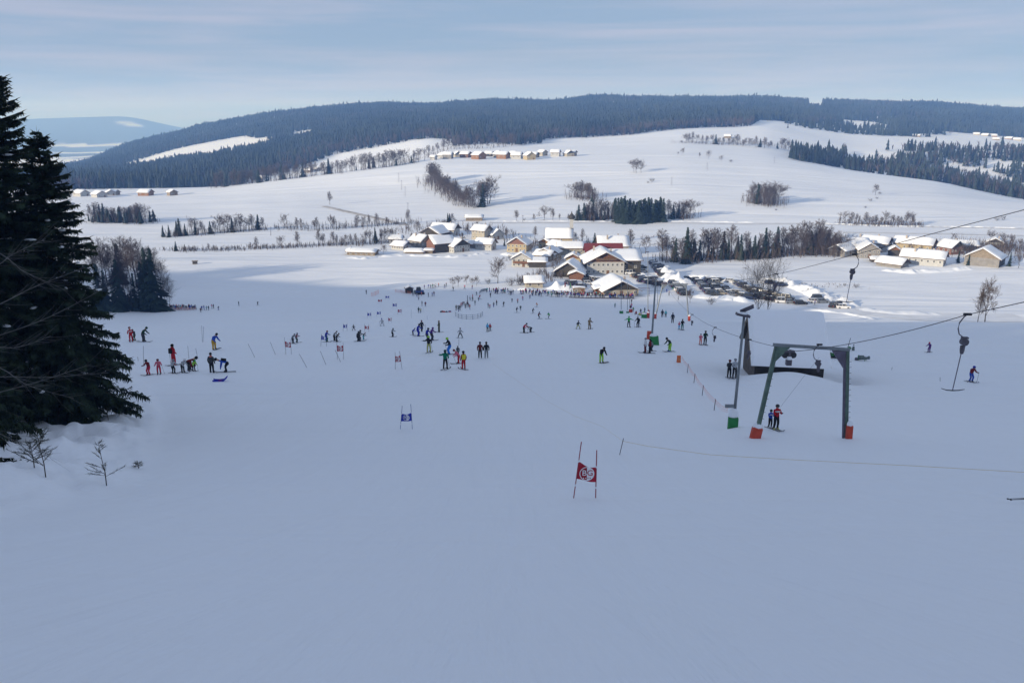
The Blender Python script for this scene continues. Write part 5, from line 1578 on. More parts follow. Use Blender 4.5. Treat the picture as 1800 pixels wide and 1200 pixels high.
# ================================================================ slalom gates and stakes
fontc = None
def text_mesh(body, size, name, m):
    cu = bpy.data.curves.new(name, 'FONT'); cu.body = body; cu.size = size; cu.align_x = 'CENTER'; cu.align_y = 'CENTER'; cu.extrude = 0.003; cu.resolution_u = 3
    ob = bpy.data.objects.new(name, cu); COL.objects.link(ob)
    dg = bpy.context.evaluated_depsgraph_get()
    me = bpy.data.meshes.new_from_object(ob.evaluated_get(dg))
    bpy.data.objects.remove(ob); bpy.data.curves.remove(cu)
    me.materials.clear(); me.materials.append(m)
    me.transform(Matrix.Rotation(R(90), 4, 'X'))
    return me
def gate(px0, py0, t0, px1, py1, t1, color, label, wv=1, big=False, flag=(0.36, 0.66)):
    """two stakes given by pixel foot and top, and a flag between them"""
    b0 = ground(px0, py0); b1 = at(px1, py1, b0.y + (ground(px1, py1).y - b0.y) * 0.0); b1.z = gz(b1.x, b1.y)
    p0 = at(t0[0], t0[1], b0.y); p1 = at(t1[0], t1[1], b0.y)
    e = empty('slalom_gate', b0, 0, label, 'slalom gate')
    r = 0.018 if big else 0.02
    sm = m_redstake if color == 'red' else m_bluestake
    a0, a1 = Vector((0, 0, -0.25)), p0 - b0
    c0, c1 = b1 - b0 + Vector((0, 0, -0.25)), p1 - b0
    MB().tube([a0, a1], [r, r], 6).build('stake', m_stake if not big else sm, e)
    MB().tube([c0, c1], [r, r], 6).build('stake', m_stake if not big else sm, e)
    if big:
        for s0, s1 in ((a0, a1), (c0, c1)):
            for f in (0.30, 0.68):
                q = s0.lerp(s1, f); q2 = s0.lerp(s1, f + 0.035); MB().tube([q, q2], r * 1.35, 6).build('joint', m_whitep, e)
    n = 10
    lo0, lo1 = a0.lerp(a1, flag[0]), c0.lerp(c1, flag[0]); hi0, hi1 = a0.lerp(a1, flag[1]), c0.lerp(c1, flag[1])
    Vv = []; Ff = []
    for side in (0, 1):
        for j in range(5):
            for i in range(n + 1):
                u = i / n; v = j / 4
                top = hi0.lerp(hi1, u); bot = lo0.lerp(lo1, u)
                sagT = 0.30 * (top - bot).length * 0.5 * (math.sin(math.pi * u) ** 1.5)
                top = top - Vector((0, 0, sagT)); bot = bot - Vector((0, 0, 0.02 * math.sin(math.pi * u)))
                p = bot.lerp(top, v) + Vector((0, 0.03 * wv * math.sin(u * 6.28) + side * 0.006, 0))
                Vv.append(p[:])
    K = 5 * (n + 1)
    for j in range(4):
        for i in range(n):
            a = j * (n + 1) + i
            Ff.append((a, a + 1, a + n + 2, a + n + 1)); Ff.append((K + a, K + a + n + 1, K + a + n + 2, K + a + 1))
    me = bpy.data.meshes.new('flag'); me.from_pydata(Vv, [], Ff); me.materials.append(m_redflag if color == 'red' else m_blueflag); me.update()
    fl = link('flag', me, e)
    # roundel: ring and half disc, letters, row of dots
    mid = (lo0 + lo1 + hi0 + hi1) / 4 - Vector((0, 0, 0.05 * (hi0 - lo0).length))
    Rr = 0.40 * (hi0 - lo0).length
    ring = MB(); N_ = 28
    for i in range(N_):
        t0_, t1_ = 2 * math.pi * i / N_, 2 * math.pi * (i + 1) / N_
        o = lambda t, rr: (mid.x + rr * math.cos(t), mid.y - 0.045, mid.z + rr * math.sin(t))
        ring.poly([o(t0_, Rr * 0.90), o(t1_, Rr * 0.90), o(t1_, Rr), o(t0_, Rr)])
        if math.cos((t0_ + t1_) / 2) > 0: ring.poly([(mid.x + 0.0, mid.y - 0.045, mid.z + Rr * .9 * math.sin(t0_)), o(t0_, Rr * 0.90), o(t1_, Rr * 0.90), (mid.x + 0.0, mid.y - 0.045, mid.z + Rr * .9 * math.sin(t1_))])
    ring.build('roundel', m_whitep, fl)
    if (hi0 - lo0).length / mpp(b0) > 9:
        sz = Rr * 1.15
        link('letter', text_mesh('B', sz, 'letter', m_whitep), fl, (mid.x - Rr * 0.36, mid.y - 0.052, mid.z + Rr * 0.10))
        link('letter', text_mesh('G', sz, 'letter', m_redflag if color == 'red' else m_blueflag), fl, (mid.x + Rr * 0.42, mid.y - 0.052, mid.z + Rr * 0.10))
        for k in range(4):
            x = mid.x + Rr * (-0.45 + 0.30 * k)
            MB().box((x, mid.y - 0.05, mid.z - Rr * 0.62), (Rr * 0.13, 0.008, Rr * 0.13)).build('dot', m_whitep if k < 2 else (m_redflag if color == 'red' else m_blueflag), fl)
    return e
gate(1007, 875, (1022, 776), 1047, 877, (1049, 791), 'red', 'nearest red flagged slalom gate with a round white emblem', big=True, flag=(0.42, 0.69))
gate(703, 754, (707, 713), 725, 753, (722, 710), 'blue', 'blue flagged slalom gate standing alone on the empty piste', big=True, flag=(0.42, 0.70))
gate(695, 649, (694.5, 619), 707, 648, (702.5, 617), 'red', 'red flagged gate left of the skier in the green jacket', flag=(0.50, 0.80))
gate(593, 632, (592, 602), 604, 633, (603, 602), 'red', 'red flagged gate with a slanting stake behind it', flag=(0.55, 0.85))
gate(502.5, 623, (500, 593), 512.5, 623, (510, 595), 'red', 'red flagged gate farthest to the left on the slope', flag=(0.50, 0.80))
gate(563.5, 609, (565, 587), 574, 610, (574, 588), 'blue', 'blue flagged gate beside the child in the blue jacket', flag=(0.60, 0.90))
gate(641, 583, (641, 569), 648.5, 586, (648, 570), 'red', 'red flagged gate behind the child in turquoise trousers', flag=(0.45, 0.80))
gate(603, 582, (603.5, 568), 610, 582, (610, 568), 'blue', 'small blue flagged gate just left of the racing child', flag=(0.50, 0.85))
gate(682.5, 568, (682.5, 558), 688, 568, (688, 558), 'red', 'small red flagged gate right of the jumping racer', flag=(0.50, 0.95))
gate(645.5, 559, (646, 548), 652.5, 559, (652, 548), 'blue', 'small blue flagged gate uphill of the jumping racer', flag=(0.45, 0.85))
gate(662, 556, (663, 546), 669, 556, (669, 546), 'blue', 'tiny blue flagged gate right of the small blue one', flag=(0.45, 0.85))
gate(699, 552, (699.5, 543), 705.5, 552, (705.5, 543), 'red', 'tiny red flagged gate below the pair of walkers', flag=(0.45, 0.95))
gate(690, 541, (690.5, 532), 697, 541, (697, 532), 'blue', 'tiny blue flagged gate at the left of the pair of walkers', flag=(0.40, 0.85))
gate(664, 533, (665, 525), 671, 533, (671, 525), 'red', 'faint far gate between the two orange nets', flag=(0.45, 0.85))
gate(677, 526, (678, 519), 684, 526, (684, 519), 'blue', 'farthest blue gate below the orange nets', flag=(0.45, 0.85))

def stake(x0, y0, x1, y1, label, m=None, r=0.02, Y=None):
    b = ground(x0, y0) if Y is None else at(x0, y0, Y); t = at(x1, y1, b.y)
    o = MB().tube([(0, 0, -0.2), t - b], [r, r], 6).build('stake', m or m_stake, None, loc=b)
    tag(o, label, 'stake', 'stakes standing in the snow')
for a in ((485, 623, 475, 601, 'slanting stake left of the farthest left red gate'), (541, 646, 526, 622, 'longest slanting stake in the middle left of the slope'), (574, 641, 563, 617, 'slanting stake left of the red gate with another stake behind'),
          (600, 636, 589, 615, 'slanting stake crossing behind the red flagged gate'), (449, 628, 436, 604, 'leftmost slanting stake, near the yellow trousered boarder'), (355.5, 601, 354.5, 572, 'left of the twin upright stakes'), (356.5, 601, 358, 573.5, 'right of the twin upright stakes'),
          (252, 641, 252, 608, 'upright stake at the tips of the spruce branches'), (332, 630, 330, 608, 'upright stake left behind the bending red instructor'), (347.5, 628, 344, 612, 'stake right behind the bending red instructor'),
          (243, 634, 242, 627, 'short stake beside the spruce branches'), (723, 559, 723, 544, 'thin upright stake left of the green helper'), (743.5, 549, 744, 540, 'thin upright stake right of the green helper'),
          (751, 562, 751, 555, 'lower thin stake above the big black coated man'), (748, 580, 748, 570, 'stake between the two groups by the black coated man'), (806.5, 607, 806.5, 596, 'thin orange stake below the child in white'),
          (1088, 799, 1096, 770, 'leaning stake holding up the yellow rope in the middle'), (1653, 670, 1652.5, 663, 'short black stake left of the nearest tow bar'), (1567, 650, 1568.5, 645, 'tiny black stake below the green machines')):
    stake(*a)

# --- yellow rope and the orange net fence
rp = [(866, 640), (900, 664), (960, 707), (1010, 738), (1060, 763), (1094, 776)]
R0 = [ground(x, y) + Vector((0, 0, 0.05 + 0.75 * (i / 5) ** 2)) for i, (x, y) in enumerate(rp)]
pst = at(1095, 775, ground(1088, 799).y)
o = MB().tube(R0[:-1] + [pst], 0.005, 4).build('barrier_rope', m_yrope); tag(o, 'faint barrier rope running downhill from the leaning stake', 'rope')
e_ = at(1800, 829, 31); e2 = at(2000, 838, 28)
Pq = [pst, at(1140, 784, pst.y * 0.985), at(1250, 799, pst.y * 0.95), at(1400, 808, pst.y * 0.90), at(1600, 818, pst.y * 0.83), at(1800, 829.5, pst.y * 0.78), at(2050, 843, pst.y * 0.70), at(2300, 858, pst.y * 0.62)]
e9 = Pq[-1]; o = MB().tube([(0, 0, gz(e9.x, e9.y) - e9.z - 0.2), (0, 0, 0.05)], 0.02, 6).build('stake', m_stake, None, loc=e9); tag(o, 'stake holding the outer end of the yellow rope', 'stake')
o = MB().tube(Pq, 0.010, 5).build('barrier_rope', m_yrope); tag(o, 'yellow barrier rope stretching from the leaning stake to the right edge', 'rope')
fence_px = [(1197, 640), (1208, 655), (1219.5, 673), (1234, 695), (1255, 721), (1277, 738)]
FP = [ground(x, y) for x, y in fence_px]
fe = empty('net_fence', FP[0], 0, 'drooping orange net fence on dark posts leading to the lift queue lane', 'fence')
tops = []
for k, p in enumerate(FP):
    t = p - FP[0] + Vector((0.02, 0, 0.92)); tops.append(t)
    if 0 < k < 5: MB().tube([p - FP[0] + Vector((0, 0, -0.2)), t + Vector((0.05, 0, 0.06))], 0.030, 6).build('post', m_stake, fe)
for k in range(5):
    a, b = tops[k], tops[k + 1]; nt2 = MB()
    for r_, dz in enumerate((0.0, -0.13, -0.26)):
        nt2.tube([p + Vector((0.05, 0, dz)) for p in catenary(a, b, 0.12 + 0.06 * r_, 8)], 0.007 if r_ else 0.012, 3, cap=False)
    nn_i = 16
    for i in range(nn_i):
        f = (i + 0.5) / nn_i; p = a.lerp(b, f) - Vector((0, 0, 0.12 * 4 * f * (1 - f))); p += Vector((0.05, 0, 0))
        nt2.tube([p, p + Vector((0, 0, -0.32))], 0.003, 3, cap=False)
    nt2.build('net', m_net, fe)
mk = ground(1193, 637)
e = empty('marker_board', mk, 0, 'orange marker board at the start of the net fence', 'sign')
MB().box((0, 0, 0.42), (0.44, 0.10, 0.84), rot=Matrix.Rotation(R(-10), 3, 'X')).build('board', m_orange, e)
MB().box((0.0, -0.07, 0.40), (0.26, 0.03, 0.34), rot=Matrix.Rotation(R(-10), 3, 'X')).build('panel', mat('faded_orange', (0.62, 0.22, 0.08), 0.7), e)
MB().box((0, 0.2, 0.35), (0.40, 0.05, 0.75), rot=Matrix.Rotation(R(16), 3, 'X')).build('stay', m_orange, e)

# --- ski poles cut by the right edge
sp0 = at(1776, 845.5, 24.5); sp0.z = gz(sp0.x, sp0.y) + 0.14
e = empty('ski_poles', sp0, 0, 'pair of dark ski poles pushing into the picture at the right edge', 'ski poles')
for k, (dx, dz) in enumerate(((0, 0), (0.10, -0.03))):
    p = MB().tube([(dx, 0, dz), (dx + 0.5, -0.02, dz + 0.03), (dx + 1.3, -0.05, dz + 0.10)], [0.008, 0.012, 0.012], 6).build('pole', m_black, e)
    MB().lathe([(0.02, -0.02), (0.045, 0), (0.02, 0.02)], 8, (dx + 0.02, 0, dz)).build('basket', m_black, p)

# --- round stock fence, nets, bags
fx = [(800.5, 556), (806, 559), (812, 560.5), (820, 561.5), (831, 561.5), (840, 560), (845, 558), (848.5, 555)]
FQ = [ground(x, y) for x, y in fx]
fe = empty('curved_fence', FQ[0], 0, 'low curved metal barrier standing by itself on the practice slope', 'fence')
m_rail = mat('rail_grey', (0.20, 0.23, 0.26), 0.6)
def z0(p, dz): return p - FQ[0] + Vector((0, 0, dz))
for p in FQ: MB().tube([z0(p, -0.1), z0(p, 1.15)], 0.05, 5).build('post', m_rail, fe)
for k in range(len(FQ) - 1):
    for dz in (1.05, 0.60, 0.16):
        MB().tube([z0(FQ[k], dz), z0(FQ[k + 1], dz)], 0.03, 4).build('rail', m_rail, fe)
    for i in range(4):
        p = FQ[k].lerp(FQ[k + 1], (i + 0.5) / 4); MB().tube([z0(p, 0.16), z0(p, 1.05)], 0.012, 3).build('bar', m_rail, fe)
def net(pts, h, label, lean=0.0):
    P = [ground(*p) for p in pts]; e = empty('safety_net', P[0], 0, label, 'net')
    for p in P: MB().tube([p - P[0] + Vector((0, 0, -0.1)), p - P[0] + Vector((lean, 0, h * 1.1))], 0.03, 4).build('post', m_net, e)
    for k in range(len(P) - 1):
        a, b = P[k] - P[0], P[k + 1] - P[0]; m = MB()
        for j in range(5):
            z = h * (0.1 + 0.22 * j); m.tube([a + Vector((lean * .9, 0, z)), (a + b) / 2 + Vector((lean * .9, 0, z - 0.1)), b + Vector((lean * .9, 0, z))], 0.02, 3, cap=False)
        for i in range(10):
            p = a.lerp(b, (i + .5) / 10); m.tube([p + Vector((0, 0, 0.05)), p + Vector((lean, 0, h * 0.95))], 0.013, 3, cap=False)
        m.build('mesh_panel', m_net, e)
net([(653, 521), (660, 519), (666, 516)], 1.5, 'crumpled orange safety net in the middle of the sunlit slope')
net([(695, 513), (705, 514), (714, 515), (722, 517)], 1.0, 'orange safety net leading to the small dark hut')
net([(298, 544), (312, 545), (330, 545), (345, 544)], 0.9, 'orange net in front of the queue by the dark wood')
def bagpile(px, py, n, label):
    p = ground(px, py); e = empty('bag_pile', p, 0, label, 'bags')
    for k in range(n):
        c = (rng.uniform(-1.6, 1.6), rng.uniform(-0.5, 0.5), 0.15)
        b_ = MB().lathe([(0.05, -0.15), (0.30, -0.10), (0.34, 0.05), (0.2, 0.22), (0.03, 0.28)], 7, c)
        b_.build('bag', [m_redpad, m_black, m_bluestake, m_hanger][k % 4] , e, smooth=True)
bagpile(782, 549, 12, 'row of bags and clothes lying on the snow left of the curved fence')
bagpile(737, 512, 7, 'bags by the blue machine at the small dark hut')

# --- green machines half buried in snow by the lift
m_mach = mat('machine_green', (0.02, 0.16, 0.035), 0.5, noise=0.2, nscale=5)
m_canvas = mat('machine_canvas', (0.13, 0.16, 0.15), 0.8, noise=0.3, nscale=5)
gp = ground(1460, 629)
e = empty('snow_buried_tractor', gp, R(12), 'green tractor half buried in snow behind the nearest lift tower', 'tractor'); e.scale = (1.3, 1.3, 1.3)
MB().box((0, 0, 0.45), (0.9, 0.55, 0.36), taper=0.85).build('bonnet', m_mach, e)
MB().box((0.55, 0.1, 0.62), (0.35, 0.5, 0.5), taper=0.7).build('seat', m_black, e)
MB().tube([(-0.1, 0, 0.6), (-0.12, 0, 1.0)], 0.03, 5).build('exhaust', m_black, e)
for x, r_ in ((-0.55, 0.34), (0.62, 0.42)):
    for y in (-0.36, 0.36):
        w_ = MB().tube([(x, y - 0.09, 0.28), (x, y + 0.09, 0.28)], r_, 14).build('wheel', m_black, e)
        MB().tube([(x, y - 0.11, 0.28), (x, y + 0.11, 0.28)], r_ * 0.45, 10).build('rim', m_mach, w_)
snowcap((0, 0, 0.62), 0.42, e, 0.14, 0.6)
e = empty('green_post_machine', ground(1494, 616), 0, 'green and grey implement standing up behind the right tower leg', 'machine')
MB().box((-0.15, 0, 0.35), (0.35, 0.3, 0.4)).build('frame', m_mach, e)
MB().box((0.45, 0, 0.28), (0.30, 0.28, 0.62), taper=0.7).build('housing', m_canvas, e)
MB().tube([(0.0, 0, 0.3), (0.4, 0, 0.35)], 0.06, 5).build('arm', m_mach, e)
MB().lathe([(0.03, 0), (0.09, 0.06), (0.08, 0.16), (0.02, 0.2)], 8, (0.45, 0, 0.70)).build('knob', m_black, e)
e = empty('snow_cannon', ground(1520, 634), R(-35), 'grey green tube shaped snow gun lying half buried on the right', 'machine')
MB().tube([(-0.75, 0, 0.30), (-0.1, 0, 0.42), (0.55, 0, 0.50)], [0.30, 0.28, 0.20], 12).build('barrel', m_canvas, e)
MB().tube([(-0.8, 0, 0.29), (-0.72, 0, 0.30)], 0.34, 12).build('ring', m_mach, e)
for s in (-1, 1): MB().tube([(0, 0, 0.35), (0.1, s * 0.55, -0.1)], 0.04, 5).build('leg', m_mach, e)
MB().box((-0.95, -0.2, 0.15), (0.35, 0.45, 0.26)).build('motor', m_hanger, e)
snowcap((0.1, 0, 0.62), 0.26, e, 0.12)
# blue machine by the ticket hut
e = empty('snow_groomer', ground(738, 517), R(20), 'blue snow vehicle with a cab beside the small dark hut', 'snow groomer')
MB().box((0, 0, 0.9), (2.6, 1.6, 0.9)).build('body', mat('groomer_blue', (0.03, 0.08, 0.26), 0.5), e)
MB().box((-0.4, 0, 2.0), (1.5, 1.5, 1.3), taper=0.85).build('cab', m_pane, e)
for s in (-1, 1): MB().box((0, s * 0.95, 0.4), (3.0, 0.4, 0.75)).build('track', m_black, e)
# blue sledge
sg = ground(386, 670)
e = empty('sledge', sg + Vector((0, 0, 0.02)), R(8), 'blue plastic sledge lying on the snow below the ski class', 'sledge')
m_sl = mat('sledge_blue', (0.02, 0.03, 0.42), 0.4)
sb = MB()
prof = [(-0.62, 0.10), (-0.45, 0.03), (0.0, 0.0), (0.40, 0.03), (0.62, 0.22), (0.74, 0.34)]
sb2 = []
for s in (-1, 1):
    for i in range(len(prof) - 1):
        (x0, zz0), (x1, zz1) = prof[i], prof[i + 1]
        y0 = 0.26 * s; sb.poly([(x0, y0, zz0), (x1, y0, zz1), (x1, y0 * 1.1, zz1 + 0.13), (x0, y0 * 1.1, zz0 + 0.13)][::s])
for i in range(len(prof) - 1):
    (x0, zz0), (x1, zz1) = prof[i], prof[i + 1]
    sb.poly([(x0, -0.26, zz0), (x1, -0.26, zz1), (x1, 0.26, zz1), (x0, 0.26, zz0)])
ob = sb.build('tub', m_sl, e); md = ob.modifiers.new('t', 'SOLIDIFY'); md.thickness = 0.02
MB().box((0.05, 0, 0.03), (0.34, 0.3, 0.03)).build('seat_pad', m_redpad, e)

# flags and banners among the crowd
CMX = mat('flag_dark_red', (0.14, 0.02, 0.04), 0.8)
m_tent = mat('flag_green', (0.08, 0.22, 0.13), 0.7)
for px, py, h, m, lab in ((1001, 511, 3.2, m_tent, 'green feather flag on the snow bank above the crowd'), (992, 509, 3.0, CMX, 'dark red feather flag left of the green one')):
    p = ground(px, py); e = empty('feather_flag', p, 0, lab, 'flag')
    MB().tube([(0, 0, 0), (0.1, 0, h)], 0.04, 4).build('pole', m_stake, e)
    MB().prism([(0.05, 0.9), (0.5, 1.2), (0.45, h - 0.5), (0.12, h)], -0.02, 0.02).build('cloth', m, e)

# power poles on the far fields
for px, py, top, lab in ((701, 320, 304, 'thin power pole on the left field below the hamlet'), (706, 334, 317, 'second power pole down the left field'), (712, 345, 328, 'third power pole down the left field'), (717, 376, 356, 'lowest power pole of the left field'), (1243, 299, 286, 'power pole high on the open hill'), (1181, 326, 312, 'power pole in the middle of the open hill'), (919, 391, 378, 'power pole by the road behind the village'), (476, 414, 398, 'power pole among the left stream trees'), (1361, 287, 276, 'power pole near the wood on the right field')):
    b = ground(px, py); t = at(px, top, b.y)
    e = empty('power_pole', b, 0, lab, 'power pole')
    MB().tube([(0, 0, -0.3), t - b], [0.14, 0.10], 6).build('pole', m_stake, e); MB().box((0, 0, (t - b).z - 0.5), (1.6, 0.12, 0.12)).build('crossarm', m_stake, e)
# ================================================================ snow banks, roads
def bank(pts, w, h, label, seed=1, lump=0.6, n=90):
    """ploughed snow bank along a polyline of photograph points"""
    P = [ground(*p) for p in pts]
    S = [0.0]
    for i in range(1, len(P)): S.append(S[-1] + (P[i].xy - P[i-1].xy).length)
    n = max(20, int(S[-1] / 0.7)); m = 9
    Vv = []
    for i in range(n + 1):
        s = S[-1] * i / n
        x = np.interp(s, S, [p.x for p in P]); y = np.interp(s, S, [p.y for p in P])
        s2 = min(s + 0.5, S[-1]); s1 = max(s2 - 1.0, 0)
        dx = np.interp(s2, S, [p.x for p in P]) - np.interp(s1, S, [p.x for p in P]); dy = np.interp(s2, S, [p.y for p in P]) - np.interp(s1, S, [p.y for p in P])
        L = math.hypot(dx, dy) + 1e-6; nx_, ny_ = -dy / L, dx / L
        endf = min(1, i / 5, (n - i) / 5)
        for j in range(m + 1):
            u = j / m * 2 - 1
            xx = x + nx_ * u * w; yy = y + ny_ * u * w
            prof = (1 - u * u) ** 1.2
            lumps = float(fbm(xx / 2.1, yy / 2.1, seed, 3))
            z = gz(xx, yy) - 0.12 + prof * h * endf * (0.75 + lump * 1.1 * lumps + 0.3 * float(vnoise(s / 9, 0, seed + 5)))
            if j in (0, m): z = gz(xx, yy) - 0.25
            Vv.append((xx, yy, z))
    F = [(i * (m + 1) + j, i * (m + 1) + j + 1, (i + 1) * (m + 1) + j + 1, (i + 1) * (m + 1) + j) for i in range(n) for j in range(m)]
    me = bpy.data.meshes.new('snow_bank'); me.from_pydata(Vv, [], [f[::-1] for f in F]); me.materials.append(MATS['snow_cap'])
    me.polygons.foreach_set('use_smooth', [True] * len(F)); me.update()
    o = link('snow_bank', me); tag(o, label, 'snow bank')
bank([(1166, 478), (1178, 487), (1192, 496), (1206, 502)], 4.5, 3.4, 'tallest lumpy heap of ploughed snow left of the car park', 3, 1.0)
bank([(1204, 484), (1240, 489), (1290, 495), (1310, 500)], 2.8, 1.5, 'snow bank along the upper edge of the car park', 5)
bank([(1330, 492), (1375, 497), (1410, 508), (1440, 522), (1475, 532), (1500, 540)], 4.0, 2.2, 'long bank of ploughed snow curving down right of the car park', 7, 0.9)
bank([(1500, 541), (1530, 546), (1580, 550), (1660, 552)], 4.0, 0.9, 'low snow bank beside the road at the right end of the cars', 9)
bank([(1215, 521), (1250, 524), (1290, 526), (1325, 532)], 3.0, 1.5, 'snow bank along the lower edge of the car park', 11)
bank([(1400, 545), (1440, 546), (1480, 550), (1520, 557), (1545, 563)], 1.5, 0.7, 'low curved bank outlining the snowy loop road', 13)
bank([(960, 506), (985, 508), (1008, 510), (1030, 508)], 2.4, 2.6, 'heaps of cleared snow behind the crowd left of the restaurant', 15, 1.0)
bank([(900, 508), (925, 510), (945, 508)], 2.0, 1.3, 'small snow heap in front of the small white hut', 17, 1.0)
bank([(660, 452), (720, 449), (800, 452), (860, 446)], 2.5, 0.9, 'snow bank in front of the left village farms', 19, 0.9)
bank([(880, 446), (905, 450), (925, 452)], 2.5, 1.3, 'snow bank below the yellow house', 21, 0.9)
bank([(1545, 474), (1600, 479), (1660, 476), (1710, 472)], 3.0, 1.2, 'snow bank in front of the right hamlet', 23, 0.8)
bank([(1120, 481), (1140, 486), (1152, 492)], 2.2, 1.3, 'snow heap between the two upper rows of cars', 25, 1.0)
bank([(607, 452), (640, 455), (668, 451)], 2.0, 0.8, 'snow drift along the lone low barn', 27, 0.8)
bank([(900, 512), (960, 518), (1030, 521), (1110, 522)], 1.5, 0.5, 'trampled snow edge in front of the crowd', 29, 0.5)
# drift against the downhill side of the snowy hut
def road(pts, w, label, name='snow_road', dz=0.03, m=None):
    P = [ground(*p) for p in pts]; S = [0.0]
    for i in range(1, len(P)): S.append(S[-1] + (P[i].xy - P[i-1].xy).length)
    n = max(8, int(S[-1] / 3)); Vv = []
    for i in range(n + 1):
        s = S[-1] * i / n; f = lambda q, k: float(np.interp(q, S, [getattr(p, k) for p in P]))
        x, y = f(s, 'x'), f(s, 'y'); dx, dy = f(min(s + 1, S[-1]), 'x') - f(max(s - 1, 0), 'x'), f(min(s + 1, S[-1]), 'y') - f(max(s - 1, 0), 'y'); L = math.hypot(dx, dy) + 1e-6
        for j in range(5):
            u = j / 4 * 2 - 1; xx = x - dy / L * u * w; yy = y + dx / L * u * w
            Vv.append((xx, yy, gz(xx, yy) + dz + 0.05))
    F = [(i * 5 + j, (i + 1) * 5 + j, (i + 1) * 5 + j + 1, i * 5 + j + 1) for i in range(n) for j in range(4)]
    me = bpy.data.meshes.new(name); me.from_pydata(Vv, [], F); me.materials.append(m); me.update()
    o = link(name, me); tag(o, label, None, kind='structure')
m_road = mat('packed_snow_road', (0.72, 0.73, 0.75), 0.8, noise=0.10, nscale=0.25, col2=(0.84, 0.85, 0.87))
m_grit = mat('gritted_road', (0.30, 0.27, 0.24), 0.9, noise=0.3, nscale=0.3, col2=(0.62, 0.60, 0.58))
road([(1120, 500), (1160, 508), (1220, 505), (1300, 512), (1400, 528), (1500, 545), (1600, 556), (1700, 558), (1800, 559)], 7, 'trodden snow road through the car park', m=m_road)
road([(570, 363), (600, 370), (640, 379), (680, 388), (715, 396)], 2.2, 'gritted road across the left field', m=m_grit, dz=0.25)
road([(1560, 549), (1520, 546), (1480, 541)], 3, 'packed side road at the right', m=m_road, dz=0.06)

road([(860, 391), (1000, 391), (1200, 391.5), (1400, 393), (1600, 397), (1800, 402)], 3, 'straight cleared road at the foot of the open hill', m=m_road, dz=0.15)
road([(1480, 408), (1600, 410), (1800, 414)], 2.5, 'field track behind the right hamlet', m=m_road, dz=0.15)
bank([(862, 389.5), (1000, 389.5), (1200, 390), (1330, 391)], 1.2, 0.8, 'low snow bank along the straight road below the hill', 31, 0.6)
bank([(1430, 393), (1560, 397.5), (1640, 398.5), (1800, 402)], 1.2, 0.8, 'low snow bank on the road below the right field', 33, 0.6)
# ================================================================ cars
CAR_COL = {
 'black': mat('car_black', (0.015, 0.016, 0.018), 0.25, spec=0.6), 'dark blue': mat('car_dark_blue', (0.018, 0.030, 0.075), 0.28, spec=0.6),
 'silver': mat('car_silver', (0.33, 0.35, 0.37), 0.35, metallic=0.5), 'dark grey': mat('car_dark_grey', (0.06, 0.065, 0.07), 0.3, spec=0.6),
 'white': mat('car_white', (0.72, 0.72, 0.72), 0.35), 'red': mat('car_red', (0.28, 0.015, 0.02), 0.3), 'green': mat('car_green', (0.06, 0.14, 0.10), 0.35), 'beige': mat('car_beige', (0.35, 0.31, 0.24), 0.4)}
m_light = mat('lamp_glass', (0.55, 0.55, 0.55), 0.2); m_tail = mat('tail_lamp', (0.35, 0.01, 0.01), 0.3)
def loft(rings, m):
    """rings of (y half width, x, z) closed section"""
    pass
def car_parts(kind):
    L, Wd, Ht = {'hatch': (4.0, 1.7, 1.48), 'estate': (4.6, 1.76, 1.5), 'van': (4.9, 1.9, 1.95)}[kind]
    hx = L / 2; hw = Wd / 2
    # body: profile in x/z extruded with tuck at top
    def shell(prof, w0, w1, zsplit):
        mb = MB(); n = len(prof)
        for s in (-1, 1):
            for x, z in prof: mb.v.append((x, s * (w0 if z < zsplit else w1), z))
        mb.f.append(tuple(range(n))); mb.mi.append(0)
        mb.f.append(tuple(range(n, 2 * n))[::-1]); mb.mi.append(0)
        for i in range(n):
            j = (i + 1) % n; mb.f.append((i, n + i, n + j, j)); mb.mi.append(0)
        return mb
    hood = 0.92; 
    body = [(-hx, 0.30), (-hx + 0.15, 0.22), (hx - 0.15, 0.22), (hx, 0.32), (hx + 0.0, 0.66), (hx - 0.12, 0.80), (hx - 1.05, hood), (-hx + 0.12, 0.98), (-hx, 0.80)]
    bd = shell(body, hw, hw * 0.97, 0.7)
    back = {'hatch': 0.15, 'estate': 0.12, 'van': 0.05}[kind]
    roof = [(hx - 1.10, hood - 0.02), (hx - 1.75, Ht), (-hx + back + 0.55, Ht + 0.02), (-hx + back + 0.10, 0.97)]
    gl = shell(roof, hw * 0.94, hw * 0.78, 1.2)
    rp = MB(); x0, x1 = -hx + back + 0.50, hx - 1.72
    rp.box(((x0 + x1) / 2, 0, Ht + 0.03), (x1 - x0 + 0.12, Wd * 0.80, 0.05))
    for s in (-1, 1):
        for xx in (x1 + 0.0, (x0 + x1) / 2, x0 - 0.05):
            rp.box((xx + (0.0), s * hw * 0.86, (Ht + 0.95) / 2), (0.09, 0.06, Ht - 0.95), rot=Matrix.Rotation(s * 0.24, 3, 'X'))
    wh = MB().tube([(0, -0.10, 0), (0, 0.10, 0)], 0.32, 12)
    rim = MB().tube([(0, -0.11, 0), (0, 0.11, 0)], 0.18, 8)
    sn = MB(); sn.box(((x0 + x1) / 2, 0, Ht + 0.09), (x1 - x0, Wd * 0.74, 0.09), taper=0.9)
    return bd, gl, rp, wh, rim, sn, L, Wd
CARP = {}
